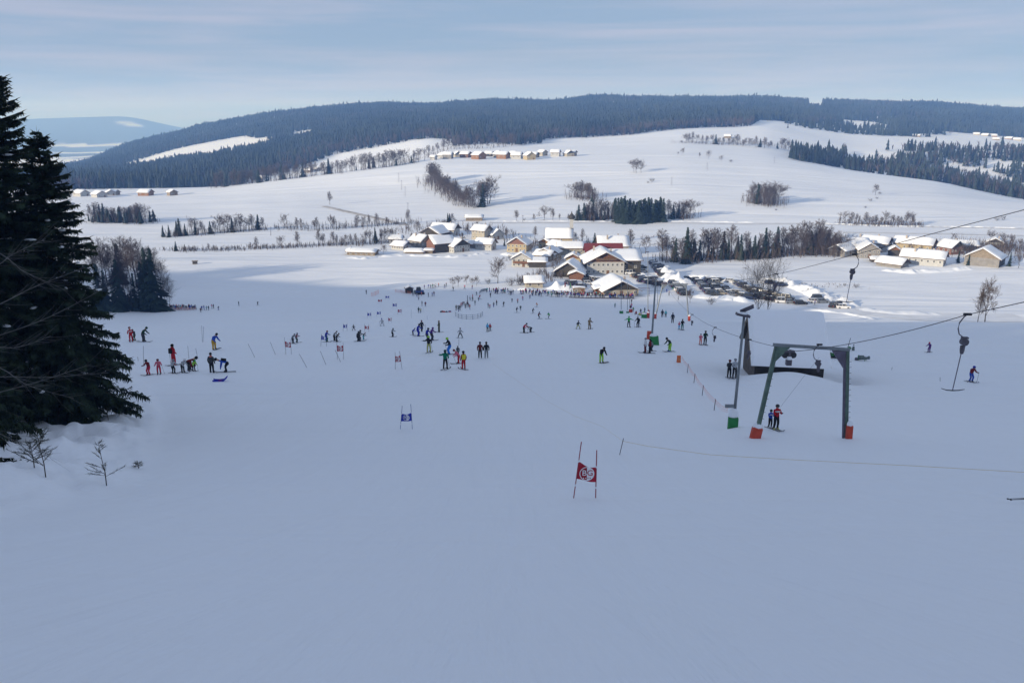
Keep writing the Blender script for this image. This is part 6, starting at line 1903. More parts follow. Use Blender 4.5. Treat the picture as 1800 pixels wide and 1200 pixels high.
for kd in ('hatch', 'estate', 'van'):
    bd, gl, rp, wh, rim, sn, L, Wd = car_parts(kd)
    CARP[kd] = (bd.mesh('car_body', CAR_COL['black']), gl.mesh('car_windows', m_pane), rp.mesh('car_roof', CAR_COL['black']), wh.mesh('wheel', m_black), rim.mesh('rim', m_steel), sn.mesh('roof_snow', MATS['snow_cap']),
                MB().box((L / 2 - 0.03, 0, 0.66), (0.10, 0.34, 0.14)).mesh('headlight', m_light), MB().box((-L / 2 + 0.02, 0, 0.78), (0.10, 0.28, 0.16)).mesh('tail_light', m_tail), L, Wd)
for kd in CARP:
    for me_ in CARP[kd][:1] + (CARP[kd][2],): pass
def setmat(o, m):
    o.material_slots[0].link = 'OBJECT'; o.material_slots[0].material = m
def car(px, py, yaw, col, kd, label, snowy=False, group=None, Y=None):
    p = ground(px, py) if Y is None else at(px, py, Y)
    p = Vector((p.x, p.y, gz(p.x, p.y) + 0.06))
    bm_, gm_, rm_, wm_, im_, sm_, hm_, tm_, L, Wd = CARP[kd]
    e = empty('parked_car', p, R(yaw), label, 'car', group or 'cars parked in the snow')
    b = link('body', bm_, e); setmat(b, CAR_COL[col])
    link('windows', gm_, e)
    r = link('roof', rm_, e); setmat(r, CAR_COL[col])
    if snowy: link('roof_snow', sm_, e)
    for sx in (-1, 1):
        for sy in (-1, 1):
            w = link('wheel', wm_, e, (sx * L * 0.31, sy * (Wd / 2 - 0.08), 0.31)); link('rim', im_, w)
    for sy in (-1, 1):
        link('headlight', hm_, e, (0, sy * Wd * 0.34, 0)); link('tail_light', tm_, e, (0, sy * Wd * 0.36, 0))
CC = ['black', 'dark blue', 'silver', 'dark grey', 'black', 'dark grey', 'dark blue', 'silver', 'black', 'white', 'dark grey', 'dark blue', 'silver', 'dark blue', 'beige', 'black']
def car_line(where, x0, y0, x1, y1, n, yaw, off=0, jit=4):
    seen = {}
    for i in range(n):
        t = i / max(1, n - 1); c = CC[(i * 5 + off * 3) % len(CC)]; kd = ('hatch', 'estate', 'hatch', 'van')[(i + off) % 4]
        k = seen.get(c, 0); seen[c] = k + 1
        snowy = (i * 7 + off) % 3 == 0
        pos = 'nearest' if i == n - 1 else 'farthest' if i == 0 else ordl(i)
        car(x0 + (x1 - x0) * t, y0 + (y1 - y0) * t, yaw + rng.uniform(-jit, jit), c, kd, '%s%s %s car, %s %s' % ('snowy roofed ' if snowy else '', c, {'hatch': 'small', 'estate': 'long', 'van': 'tall'}[kd], (pos + ' from back') if 0 < i < n - 1 else pos, where), snowy, 'cars ' + where)
car_line('in the column by the middle tower', 1183, 498, 1203, 519, 9, 12, 0)
car_line('in the second car park column', 1225, 494, 1251, 519, 11, 8, 1)
car_line('in the third car park column', 1246, 493, 1268, 518, 9, 10, 2)
car_line('in the fourth car park column', 1259, 499, 1288, 520, 8, 12, 3)
car_line('in the line behind the tree', 1296, 499, 1328, 515, 9, -25, 4)
car_line('in the line left of the tree', 1283, 515, 1318, 525, 7, -20, 5)
car_line('in the line right of the tree', 1330, 513, 1384, 526, 10, -30, 6)
car_line('of the line below the big tree', 1335, 524, 1375, 532, 5, -10, 7)
for a in ((1209, 492, 10, 'dark blue', 'hatch', 'single dark blue car apart at the top left of the car park'), (1263, 494, 20, 'dark grey', 'estate', 'dark grey car standing apart at the top of the car park', True), (1285, 496, -5, 'white', 'estate', 'white car alone at the top edge of the car park', True),
          (1354, 499, -8, 'dark blue', 'estate', 'left car on the snow bank right of the big tree'), (1374, 503, -8, 'dark blue', 'estate', 'right car on the snow bank right of the big tree'), (1389, 533, 4, 'silver', 'hatch', 'silver small car right of the long car line'), (1407, 535, 0, 'black', 'estate', 'black car next to the silver one at the lower right'),
          (1432, 532, 3, 'white', 'estate', 'white car in front of the dark one near the loop road'), (1445, 532, 3, 'silver', 'estate', 'pale car right of the white one near the loop road'), (1438, 527, 5, 'dark blue', 'van', 'dark blue tall car behind the two pale cars'), (1465, 540, 50, 'black', 'van', 'black car parked askew at the far right of the lot'),
          (1478, 537, 10, 'dark grey', 'hatch', 'dark grey car behind the last white car'), (1482, 542, -4, 'white', 'estate', 'last white car at the far right end of the lot'),
          (1108, 482, 0, 'white', 'van', 'white delivery van beside the dark wing of the inn'), (1128, 472, 20, 'dark grey', 'estate', 'car in the shade right of the dark barn wing'), (1130, 479, 20, 'silver', 'estate', 'silver car right of the white van')):
    car(*a)
car_line('in the row beside the inn', 1148, 463, 1166, 486, 10, 15, 8)
car_line('in the second row beside the inn', 1158, 468, 1172, 484, 6, 15, 9)
car_line('of the row below the white van', 1116, 487, 1142, 494, 6, 20, 10)
car_line('in the row beside the restaurant', 1130, 496, 1160, 502, 5, 25, 11)
car_line('of the yard behind the restaurant', 1042, 492, 1064, 499, 6, 5, 12)
car_line('of the yard by the flags', 1002, 499, 1022, 505, 6, 5, 13)
car_line('of the yard beside the brown shed', 1025, 484, 1034, 500, 4, 10, 14)
# ================================================================ people
PC_ = {'red': (0.42, 0.012, 0.018), 'dark red': (0.16, 0.012, 0.016), 'crimson': (0.50, 0.02, 0.06), 'maroon': (0.12, 0.02, 0.018), 'pink': (0.62, 0.16, 0.22), 'coral': (0.68, 0.20, 0.16),
       'black': (0.012, 0.013, 0.015), 'dark grey': (0.045, 0.048, 0.052), 'grey': (0.20, 0.22, 0.24), 'white': (0.62, 0.63, 0.66), 'light grey': (0.38, 0.40, 0.43), 'blue': (0.018, 0.075, 0.42), 'royal blue': (0.012, 0.022, 0.30),
       'bright blue': (0.03, 0.20, 0.65), 'light blue': (0.10, 0.42, 0.68), 'turquoise': (0.06, 0.36, 0.42), 'teal': (0.015, 0.15, 0.13), 'green': (0.02, 0.30, 0.045), 'sea green': (0.01, 0.17, 0.10), 'dark green': (0.012, 0.045, 0.026),
       'lime': (0.30, 0.60, 0.06), 'olive': (0.07, 0.07, 0.03), 'yellow': (0.65, 0.58, 0.05), 'mustard': (0.52, 0.30, 0.02), 'purple': (0.11, 0.03, 0.20), 'tan': (0.24, 0.17, 0.10), 'orange': (0.62, 0.20, 0.03), 'khaki': (0.42, 0.42, 0.16)}
CM = {k: mat('cloth_' + k.replace(' ', '_'), v, 0.85, spec=0.2) for k, v in PC_.items()}
m_skin = mat('skin', (0.50, 0.30, 0.22), 0.6)
m_boot = mat('boot', (0.05, 0.05, 0.055), 0.5)
m_ski = mat('ski_top', (0.06, 0.06, 0.075), 0.4)
m_skip = mat('pole_shaft', (0.12, 0.13, 0.15), 0.5)
m_gog = mat('goggles', (0.02, 0.02, 0.03), 0.1)
def V3(*a): return Vector(a)
def joints(pose):
    """y- is forwards"""
    J = dict(pel=V3(0, 0, .94), mid=V3(0, 0, 1.12), chest=V3(0, 0, 1.32), neck=V3(0, -.01, 1.47), head=V3(0, -.02, 1.60), top=V3(0, 0, 1.70),
             shL=V3(-.19, 0, 1.40), elL=V3(-.27, .02, 1.13), haL=V3(-.27, -.08, .90), fiL=V3(-.26, -.11, .81),
             hiL=V3(-.10, 0, .90), knL=V3(-.12, -.02, .50), anL=V3(-.13, .02, .11), toL=V3(-.15, -.20, .06), heL=V3(-.13, .08, .06))
    def mir():
        for k in list(J):
            if k.endswith('L'): J[k[:-1] + 'R'] = V3(-J[k].x, J[k].y, J[k].z)
    mir()
    def lean(a, names=('mid', 'chest', 'neck', 'head', 'top', 'shL', 'shR', 'elL', 'elR', 'haL', 'haR', 'fiL', 'fiR')):
        M = Matrix.Rotation(a, 3, 'X')
        for n in names: J[n] = J['pel'] + M @ (J[n] - J['pel'])
    def setp(d):
        for k, v in d.items(): J[k] = V3(*v)
    if pose == 'ski':
        lean(R(22)); dz = V3(0, 0.10, -.10)
        for n in ('pel', 'mid', 'chest', 'neck', 'head', 'top', 'shL', 'shR', 'elL', 'elR', 'haL', 'haR', 'fiL', 'fiR', 'hiL', 'hiR'): J[n] += dz
        for s, c in ((-1, 'L'), (1, 'R')):
            J['kn' + c] = V3(s * .13, -.14, .47); J['an' + c] = V3(s * .13, .0, .11)
            J['el' + c] = J['sh' + c] + V3(s * .10, -.10, -.26); J['ha' + c] = J['el' + c] + V3(s * .04, -.24, .0); J['fi' + c] = J['ha' + c] + V3(0, -.09, .0)
    elif pose == 'plow':
        lean(R(14))
        for n in J:
            if n[:2] not in ('kn', 'an', 'to', 'he'): J[n] += V3(0, .06, -.12)
        for s, c in ((-1, 'L'), (1, 'R')):
            J['kn' + c] = V3(s * .24, -.10, .46); J['an' + c] = V3(s * .36, .0, .11); J['to' + c] = V3(s * .30, -.2, .06); J['he' + c] = V3(s * .38, .08, .06)
            J['el' + c] = J['sh' + c] + V3(s * .16, -.04, -.24); J['ha' + c] = J['el' + c] + V3(s * .08, -.22, .0); J['fi' + c] = J['ha' + c] + V3(0, -.09, .0)
    elif pose == 'bend':
        lean(R(74))
        for n in J:
            if n[:2] not in ('kn', 'an', 'to', 'he'): J[n] += V3(0, .16, -.12)
        for s, c in ((-1, 'L'), (1, 'R')):
            J['kn' + c] = V3(s * .15, -.06, .48)
            J['el' + c] = J['sh' + c] + V3(s * .05, -.06, -.27); J['ha' + c] = J['el' + c] + V3(0, -.06, -.24); J['fi' + c] = J['ha' + c] + V3(0, -.03, -.09)
    elif pose == 'stoop':
        lean(R(38))
        for n in J:
            if n[:2] not in ('kn', 'an', 'to', 'he'): J[n] += V3(0, .08, -.05)
        for s, c in ((-1, 'L'), (1, 'R')):
            J['el' + c] = J['sh' + c] + V3(s * .06, -.10, -.26); J['ha' + c] = J['el' + c] + V3(0, -.20, -.12); J['fi' + c] = J['ha' + c] + V3(0, -.07, -.05)
    elif pose == 'arms':
        for s, c in ((-1, 'L'), (1, 'R')):
            J['el' + c] = J['sh' + c] + V3(s * .24, -.02, -.14); J['ha' + c] = J['el' + c] + V3(s * .22, -.08, -.02); J['fi' + c] = J['ha' + c] + V3(s * .08, -.03, -.01)
            J['kn' + c].x = s * .15; J['an' + c].x = s * .18; J['to' + c].x = s * .2; J['he' + c].x = s * .18
    elif pose == 'walk':
        J['knL'] += V3(0, -.14, .03); J['anL'] += V3(0, -.20, .02); J['toL'] += V3(0, -.20, .05); J['heL'] += V3(0, -.20, .0)
        J['knR'] += V3(0, -.02, 0); J['anR'] += V3(0, .24, .07); J['toR'] += V3(0, .24, -.02); J['heR'] += V3(0, .26, .10)
        J['haL'] += V3(0, .10, .02); J['fiL'] += V3(0, .12, .03); J['haR'] += V3(0, -.16, .06); J['fiR'] += V3(0, -.2, .08)
    elif pose == 'pole':
        J['elR'] = J['shR'] + V3(.20, -.10, -.16); J['haR'] = J['elR'] + V3(.22, -.10, -.04); J['fiR'] = J['haR'] + V3(.08, -.03, -.02)
        for s, c in ((-1, 'L'), (1, 'R')):
            J['kn' + c].x = s * .15; J['an' + c].x = s * .17; J['to' + c].x = s * .19; J['he' + c].x = s * .17
        J['elL'] += V3(-.06, .06, .03); J['haL'] += V3(.04, -.06, .10); J['fiL'] += V3(.10, -.08, .14)
    elif pose == 'tow':      # leaning back on a T bar
        for s, c in ((-1, 'L'), (1, 'R')):
            J['el' + c] = J['sh' + c] + V3(s * .05, -.12, -.24); J['ha' + c] = J['el' + c] + V3(-s * .04, -.22, .10); J['fi' + c] = J['ha' + c] + V3(-s * .02, -.08, .04)
            J['kn' + c] += V3(0, -.05, 0)
    elif pose == 'sit':
        for n in J:
            if n[:2] not in ('kn', 'an', 'to', 'he'): J[n] += V3(0, .22, -.62)
        for s, c in ((-1, 'L'), (1, 'R')):
            J['kn' + c] = V3(s * .16, -.16, .42); J['an' + c] = V3(s * .14, -.42, .10); J['to' + c] = V3(s * .15, -.60, .16); J['he' + c] = V3(s * .14, -.38, .05)
            J['ha' + c] += V3(0, -.16, .10); J['fi' + c] += V3(0, -.20, .12)
    return J
RAD = dict(pel=.170, mid=.165, chest=.190, neck=.066, head=.098, top=.075, sh=.095, el=.072, ha=.048, fi=.042, hi=.118, kn=.088, an=.070, to=.045, he=.050)
EDG = [('pel', 'mid', 1), ('mid', 'chest', 1), ('chest', 'neck', 1), ('neck', 'head', 0), ('head', 'top', 0)]
for c in 'LR':
    EDG += [('chest', 'sh' + c, 1), ('sh' + c, 'el' + c, 1), ('el' + c, 'ha' + c, 1), ('ha' + c, 'fi' + c, 3), ('pel', 'hi' + c, 2), ('hi' + c, 'kn' + c, 2), ('kn' + c, 'an' + c, 2), ('an' + c, 'to' + c, 4), ('an' + c, 'he' + c, 4)]
POSES = {}
def pose_mesh(pose):
    if pose in POSES: return POSES[pose]
    J = joints(pose)
    bmm = bmesh.new(); sk = bmm.verts.layers.skin.verify()
    vs = {}
    for k, p in J.items():
        v = bmm.verts.new(p); r = RAD.get(k, RAD.get(k[:2]))
        v[sk].radius = (r, r * (0.82 if k in ('pel', 'mid', 'chest') else 1.0)); v[sk].use_root = (k == 'pel'); vs[k] = v
    for a, b, _ in EDG: bmm.edges.new((vs[a], vs[b]))
    me = bpy.data.meshes.new('fig'); bmm.to_mesh(me); bmm.free()
    ob = bpy.data.objects.new('fig', me); COL.objects.link(ob)
    s = ob.modifiers.new('s', 'SKIN'); s.use_smooth_shade = True; s.branch_smoothing = 0.3
    u = ob.modifiers.new('u', 'SUBSURF'); u.levels = 1
    dg = bpy.context.evaluated_depsgraph_get(); dg.update()
    out = bpy.data.meshes.new_from_object(ob.evaluated_get(dg)); out.name = 'figure_' + pose
    bpy.data.objects.remove(ob)
    out.materials.clear()
    for m in (m_skin, CM['black'], CM['black'], m_boot, m_boot): out.materials.append(m)
    for pl in out.polygons:
        c = pl.center; best = (9, 1)
        for a, b, w in EDG:
            A, B = J[a], J[b]; t = max(0, min(1, (c - A).dot(B - A) / max(1e-6, (B - A).length_squared)))
            d = (c - A.lerp(B, t)).length - 0.5 * RAD.get(a, RAD.get(a[:2]))
            if d < best[0]: best = (d, w)
        w = best[1]
        if w == 1 and c.z < J['pel'].z - 0.10 and pose not in ('bend', 'sit'): w = 2
        pl.material_index = w
    zt = max(v.co.z for v in out.vertices)
    POSES[pose] = (out, J, zt)
    return POSES[pose]
def cap_mesh(kind):
    if kind == 'helmet': return MB().lathe([(0.118, -0.045), (0.132, 0.0), (0.130, 0.05), (0.105, 0.105), (0.05, 0.135), (0.01, 0.14)], 12).mesh('helmet', CM['black'], True)
    return MB().lathe([(0.110, -0.02), (0.118, 0.02), (0.108, 0.075), (0.075, 0.12), (0.03, 0.14), (0.01, 0.17)], 12).mesh('hat', CM['black'], True)
CAPS = {k: cap_mesh(k) for k in ('helmet', 'hat')}
ski_m = MB(); sp_ = [(-0.70, 0.02), (-0.3, 0.0), (0.6, 0.0), (0.80, 0.03), (0.93, 0.11)]
for i in range(4):
    (y0, z0_), (y1, z1_) = sp_[i], sp_[i + 1]
    ski_m.prism([(-0.045, 0), (0.045, 0), (0.045, 0.022), (-0.045, 0.022)], -y0, -y1, M=Matrix.Translation((0, 0, 0)) @ Matrix(((1, 0, 0, 0), (0, 1, 0, 0), (0, -(z1_ - z0_) / (y1 - y0), 1, z0_ + 0 - y0 * ((z1_ - z0_) / (y1 - y0))), (0, 0, 0, 1))))
SKI = ski_m.mesh('ski', m_ski)
SNB = MB().box((0, 0, 0.02), (1.5, 0.27, 0.03)).mesh('snowboard', m_ski)
GOG = MB().box((0, -0.112, -0.01), (0.15, 0.035, 0.06)).mesh('goggles', m_gog)
PACK = MB().box((0, 0.20, 0.0), (0.28, 0.16, 0.40), taper=0.85).mesh('backpack', CM['black'])
def person(px, py, hpx, pose, jacket, pants, head, yaw, label, gear='ski', poles=False, group=None, hm=None, extras=(), gloves='black', boots=None, Y=None):
    p = ground(px, py) if Y is None else at(px, py, Y)
    p = Vector((p.x, p.y, gz(p.x, p.y)))
    me, J, zt = pose_mesh(pose)
    H = hm or hpx * mpp(p) / 0.97
    s = H / (zt + 0.06)
    e = empty('person', p, R(yaw), label, 'person', group)
    e.scale = (s, s, s)
    b = link('body', me, e)
    for i, m in enumerate((m_skin, CM[jacket], CM[pants], CM.get(gloves, m_boot), CM.get(boots, m_boot))):
        b.material_slots[i].link = 'OBJECT'; b.material_slots[i].material = m
    hk, hc = head
    if hk:
        ax = (J['top'] - J['neck']).normalized(); rot = ax.to_track_quat('Z', 'Y').to_euler()
        c = link(hk, CAPS[hk], e, J['head'] + ax * 0.055, rot); setmat(c, CM[hc])
        if hk == 'helmet': link('goggles', GOG, c)
    fwd = Vector((math.sin(R(yaw)), -math.cos(R(yaw))))
    g0 = gz(p.x + fwd.x * 0.5, p.y + fwd.y * 0.5); g1 = gz(p.x - fwd.x * 0.5, p.y - fwd.y * 0.5)
    pit = math.atan2(g0 - g1, 1.0)
    lat = Vector((fwd.y, -fwd.x)); h0 = gz(p.x - lat.x * .5, p.y - lat.y * .5) - gz(p.x + lat.x * .5, p.y + lat.y * .5)
    if gear == 'ski':
        for c in 'LR':
            ang = 0
            if pose == 'plow': ang = R(16) * (1 if c == 'L' else -1)
            an = J['an' + c]
            link('ski', SKI, e, (an.x, an.y, 0.005 + an.x * 0.0), (-pit, 0, ang))
    elif gear == 'board':
        link('snowboard', SNB, e, (0, -0.05, 0.0), (-pit * 0.5, 0, R(10)))
    if poles:
        for c in ('LR' if poles is True else poles):
            h = J['fi' + c]; out = 1 if c == 'R' else -1
            end = Vector((h.x + out * 0.16, h.y + (-0.10 if pose == 'pole' else 0.30), 0.02))
            po = MB().tube([h + Vector((0, 0, 0.08)), end], 0.013, 4); po.lathe([(0.01, 0), (0.05, 0.02), (0.01, 0.04)], 6, tuple(end + Vector((0, 0, 0.05))))
            po.build('ski_pole', m_skip, e)
    if 'pack' in extras:
        k = link('backpack', PACK, e, J['chest'] + Vector((0, 0.02, -0.06)), (0 if pose not in ('bend',) else R(74), 0, 0))
    if 'vest' in extras:
        ch = J['chest'].lerp(J['mid'], 0.35); MB().lathe([(0.20, -0.26), (0.215, -0.1), (0.23, 0.1), (0.21, 0.20)], 12).build('safety_vest', CM['yellow'], e, smooth=True, loc=ch)
    if 'stripe' in extras:
        ch = J['chest']; MB().lathe([(0.221, -0.03), (0.23, 0.0), (0.225, 0.03)], 12).build('chest_stripe', CM['white'], e, smooth=True, loc=ch)
    if 'collar' in extras:
        MB().lathe([(0.13, -0.04), (0.12, 0.02), (0.09, 0.05)], 10).build('collar', CM['coral'], e, smooth=True, loc=J['neck'])
    return e
HB = ('helmet', 'black'); HW_ = ('helmet', 'white'); TB = ('hat', 'black')
P_ = person
P_(231, 601, 25, 'stoop', 'red', 'red', ('helmet', 'dark red'), -150, 'person in a red ski suit with a white stripe beside the spruce branches', extras=('stripe',))
P_(237, 599, 20, 'ski', 'dark grey', 'olive', HB, -110, 'small dark clad child holding on beside the red suited instructor')
P_(253, 601, 27, 'stoop', 'dark green', 'dark grey', ('helmet', 'dark green'), 80, 'skier in a dark green jacket right of the spruce branches')
P_(377, 615, 31, 'stoop', 'blue', 'mustard', TB, 60, 'snowboarder in a blue jacket and mustard trousers', gear='board')
P_(306, 642, 37, 'pole', 'red', 'red', HB, 150, 'tall ski instructor all in red standing over the children', gear='ski', poles='R', extras=('pack',))
P_(262, 659, 28, 'ski', 'dark red', 'crimson', HB, -20, 'leftmost child of the ski class in bright crimson trousers', poles=False)
P_(280, 657, 27, 'ski', 'pink', 'crimson', ('helmet', 'maroon'), 20, 'second child of the ski class in a pink and white suit', poles='R')
P_(305, 656, 25, 'ski', 'light grey', 'black', ('helmet', 'grey'), 60, 'child in white and black in front of the tall red instructor', poles=False)
P_(322, 655, 26, 'stoop', 'light grey', 'black', HW_, 60, 'child with a white helmet in the middle of the ski class')
P_(333, 652, 27, 'bend', 'dark red', 'dark grey', HB, 80, 'instructor in dark red bending down to the child in lime', gear=None)
P_(341, 652, 21, 'stoop', 'lime', 'black', ('helmet', 'green'), 50, 'child in a lime jacket at the right end of the ski class', poles='R')
P_(373, 656, 36, 'stand', 'dark grey', 'black', TB, 170, 'woman in a dark jacket with a coral collar seen from behind', gear=None, extras=('collar',))
P_(398, 654, 27, 'bend', 'blue', 'black', HB, -70, 'man in a blue jacket bending down to his bindings', extras=('pack',))
P_(515, 604, 18.5, 'stoop', 'grey', 'dark grey', ('helmet', 'grey'), 60, 'child in grey beside the farthest left red gate')
P_(521.5, 602, 17, 'ski', 'dark red', 'dark green', HB, 80, 'child in a dark red jacket behind the grey clad child')
P_(574, 601, 20, 'ski', 'royal blue', 'teal', ('helmet', 'dark red'), 70, 'child in royal blue and teal beside a blue gate')
P_(588, 599, 18, 'stoop', 'grey', 'black', TB, 70, 'skier in grey behind the crouching black skier')
P_(592, 601, 16, 'stoop', 'black', 'black', HB, 75, 'crouching skier in black reaching forward right of the blue gate')
P_(629, 600, 18, 'ski', 'dark grey', 'black', HB, 70, 'left one of a close pair of dark skiers in mid slope')
P_(632, 600, 20, 'ski', 'dark grey', 'dark grey', HB, 75, 'right one of a close pair of dark skiers in mid slope')
P_(639, 597, 13, 'stoop', 'dark grey', 'turquoise', ('helmet', 'maroon'), 70, 'small child in turquoise trousers beside the pair of dark skiers')
P_(622, 581, 11, 'plow', 'dark grey', 'black', HB, 0, 'racer in a snowplough stance between the blue and the red gate', poles=True)
P_(672, 573, 14, 'plow', 'light grey', 'light grey', ('helmet', 'royal blue'), -10, 'racer in light grey coming down between the gates', poles=True)
P_(690, 592, 15.5, 'ski', 'grey', 'black', ('helmet', 'dark green'), 60, 'lone skier in a grey jacket right of the racers')
P_(726, 589, 13, 'stoop', 'royal blue', 'dark grey', HB, 70, 'small child in blue left of the tall blue clad skier')
P_(735, 591, 22, 'ski', 'royal blue', 'royal blue', HB, 70, 'skier dressed entirely in royal blue', poles=False)
P_(741.5, 583, 20, 'walk', 'black', 'black', ('helmet', 'maroon'), 30, 'black clad person standing behind the blue skier', gear=None)
P_(751, 599, 23, 'ski', 'royal blue', 'dark grey', HB, 60, 'skier in a bright blue jacket behind the man in yellow green trousers')
P_(759, 598, 23, 'ski', 'purple', 'dark grey', ('helmet', 'purple'), 60, 'skier in a purple jacket with skis pointing right')
P_(754, 620, 29, 'pole', 'black', 'khaki', ('helmet', 'lime'), 170, 'man in a black jacket and yellow green trousers seen from behind', poles='L')
P_(772, 584, 20.5, 'pole', 'olive', 'olive', ('helmet', 'tan'), -60, 'skier in olive clothes leaning on a pole', poles='R')
P_(790, 623, 30, 'ski', 'black', 'bright blue', ('helmet', 'lime'), -70, 'skier with a lime helmet and bright blue trousers', poles='R')
P_(783, 649, 34, 'pole', 'sea green', 'black', ('helmet', 'dark green'), 165, 'man in a green jacket planting his pole in the foreground group', poles='L')
P_(805, 626, 18, 'stand', 'dark grey', 'dark grey', HB, 0, 'dark helmeted child behind the red trousered skier')
P_(806, 639, 26, 'stoop', 'pink', 'red', ('helmet', 'dark red'), -75, 'child racer in a white and red top bending forward', poles='R')
P_(815, 649, 32, 'stand', 'dark red', 'red', HB, -150, 'ski teacher in red wearing a yellow safety vest', extras=('vest',), gear='ski')
P_(809, 594, 18.5, 'plow', 'light grey', 'dark grey', ('helmet', 'grey'), 10, 'small racer in a pale grey suit facing the camera')
P_(857, 583, 15, 'stand', 'light blue', 'dark grey', ('helmet', 'turquoise'), 160, 'person in a light blue jacket far out on the practice slope')
P_(861.5, 581.5, 13, 'stand', 'red', 'black', ('helmet', 'royal blue'), 160, 'child in red and black beside the light blue jacket')
P_(844, 630, 29, 'stand', 'maroon', 'black', TB, 175, 'left one of the two walkers, in a rust brown jacket', gear=None)
P_(855, 630, 29, 'stand', 'black', 'grey', TB, 185, 'right one of the two walkers, in a black jacket and grey trousers', gear=None)
P_(921, 585, 18, 'stoop', 'crimson', 'black', HB, 60, 'skier in a crimson jacket towing the bent child')
P_(933, 584, 13, 'bend', 'grey', 'dark grey', ('helmet', 'grey'), -60, 'bent child in grey right of the crimson skier')
P_(1016, 578, 15, 'plow', 'black', 'khaki', HB, 20, 'child in black with pale green trousers snowploughing', poles=True)
P_(1036, 578.5, 19, 'ski', 'tan', 'tan', ('helmet', 'olive'), 150, 'skier dressed in tan right of the snowploughing child')
P_(1057, 638, 31, 'stoop', 'black', 'lime', TB, 20, 'snowboarder in black with lime green trousers', gear='board')
P_(1105, 575, 19, 'arms', 'green', 'dark grey', ('helmet', 'green'), 0, 'skier in a bright green jacket with outspread arms')
P_(1121.5, 575, 19, 'ski', 'black', 'black', ('helmet', 'grey'), -30, 'skier in black right of the bright green one', poles=True)
P_(1134, 620, 26, 'stand', 'white', 'dark red', ('helmet', 'grey'), -80, 'skier in a white top and dark red trousers by the green cushion', poles='R')
P_(1142, 621, 25, 'stand', 'dark red', 'black', HB, -75, 'skier in dark red and black beside the white top by the green cushion')
P_(1146, 617, 19, 'ski', 'grey', 'dark grey', HB, -70, 'half hidden grey clad child by the green cushion')
P_(1177, 618, 26, 'stoop', 'dark green', 'lime', HB, -60, 'person in a dark jacket and lime trousers with blue boots', boots='blue', gear='ski')
P_(1164, 558, 14, 'stand', 'black', 'black', TB, 170, 'black clad one of the pair walking near the middle tower', gear=None)
P_(1170, 558, 12.5, 'stand', 'turquoise', 'dark grey', ('hat', 'turquoise'), 175, 'turquoise clad one of the pair walking near the middle tower', gear=None)
P_(1182, 568, 18, 'stand', 'black', 'black', TB, 180, 'person in a long black coat right of the middle tower', gear=None)
P_(1193.5, 579, 13.5, 'tow', 'pink', 'light blue', ('helmet', 'pink'), 0, 'small child in pink and pale blue riding the lift')
P_(1199, 580, 19, 'tow', 'black', 'teal', HB, 0, 'adult in black and teal riding the lift with the pink child')
P_(1231, 606, 19.5, 'tow', 'pink', 'coral', ('helmet', 'grey'), 0, 'child in coral trousers riding the lift')
P_(1239, 606, 24.5, 'tow', 'dark green', 'black', HB, 0, 'adult in dark green riding the lift with the coral child')
P_(1281, 664, 32, 'tow', 'dark grey', 'black', ('helmet', 'maroon'), 0, 'left lift rider with a patterned dark jacket beside the lamp mast')
P_(1290.5, 664, 34, 'tow', 'light grey', 'black', ('helmet', 'grey'), 0, 'right lift rider in a pale grey jacket beside the lamp mast')
P_(1353, 752, 33, 'tow', 'blue', 'black', ('helmet', 'dark green'), 12, 'child in a blue jacket riding the lift under the nearest tower', boots='white', extras=('stripe',))
P_(1363, 755, 45, 'tow', 'red', 'black', ('helmet', 'dark grey'), 12, 'adult in a red jacket riding the lift under the nearest tower', boots='khaki', extras=('stripe',))
P_(1633, 619, 18, 'ski', 'purple', 'purple', ('helmet', 'crimson'), -60, 'lone skier in purple on the far right piste', poles='R')
P_(1706, 671, 29, 'ski', 'dark red', 'blue', ('helmet', 'royal blue'), 10, 'skier in dark red and blue behind the nearest tow bar', poles=True)
# tow rope of the riding pair
a_ = at(1372, 715, TOWER_L.y - 0.5); b_ = at(1418, 655, TOWER_L.y + 0.5)
o = MB().tube([a_, b_, at(1440, 628, TOWER_L.y + 1)], 0.008, 4).build('tow_line', m_cable); tag(o, 'thin tow line from the nearest tower to the riding pair', 'cable')

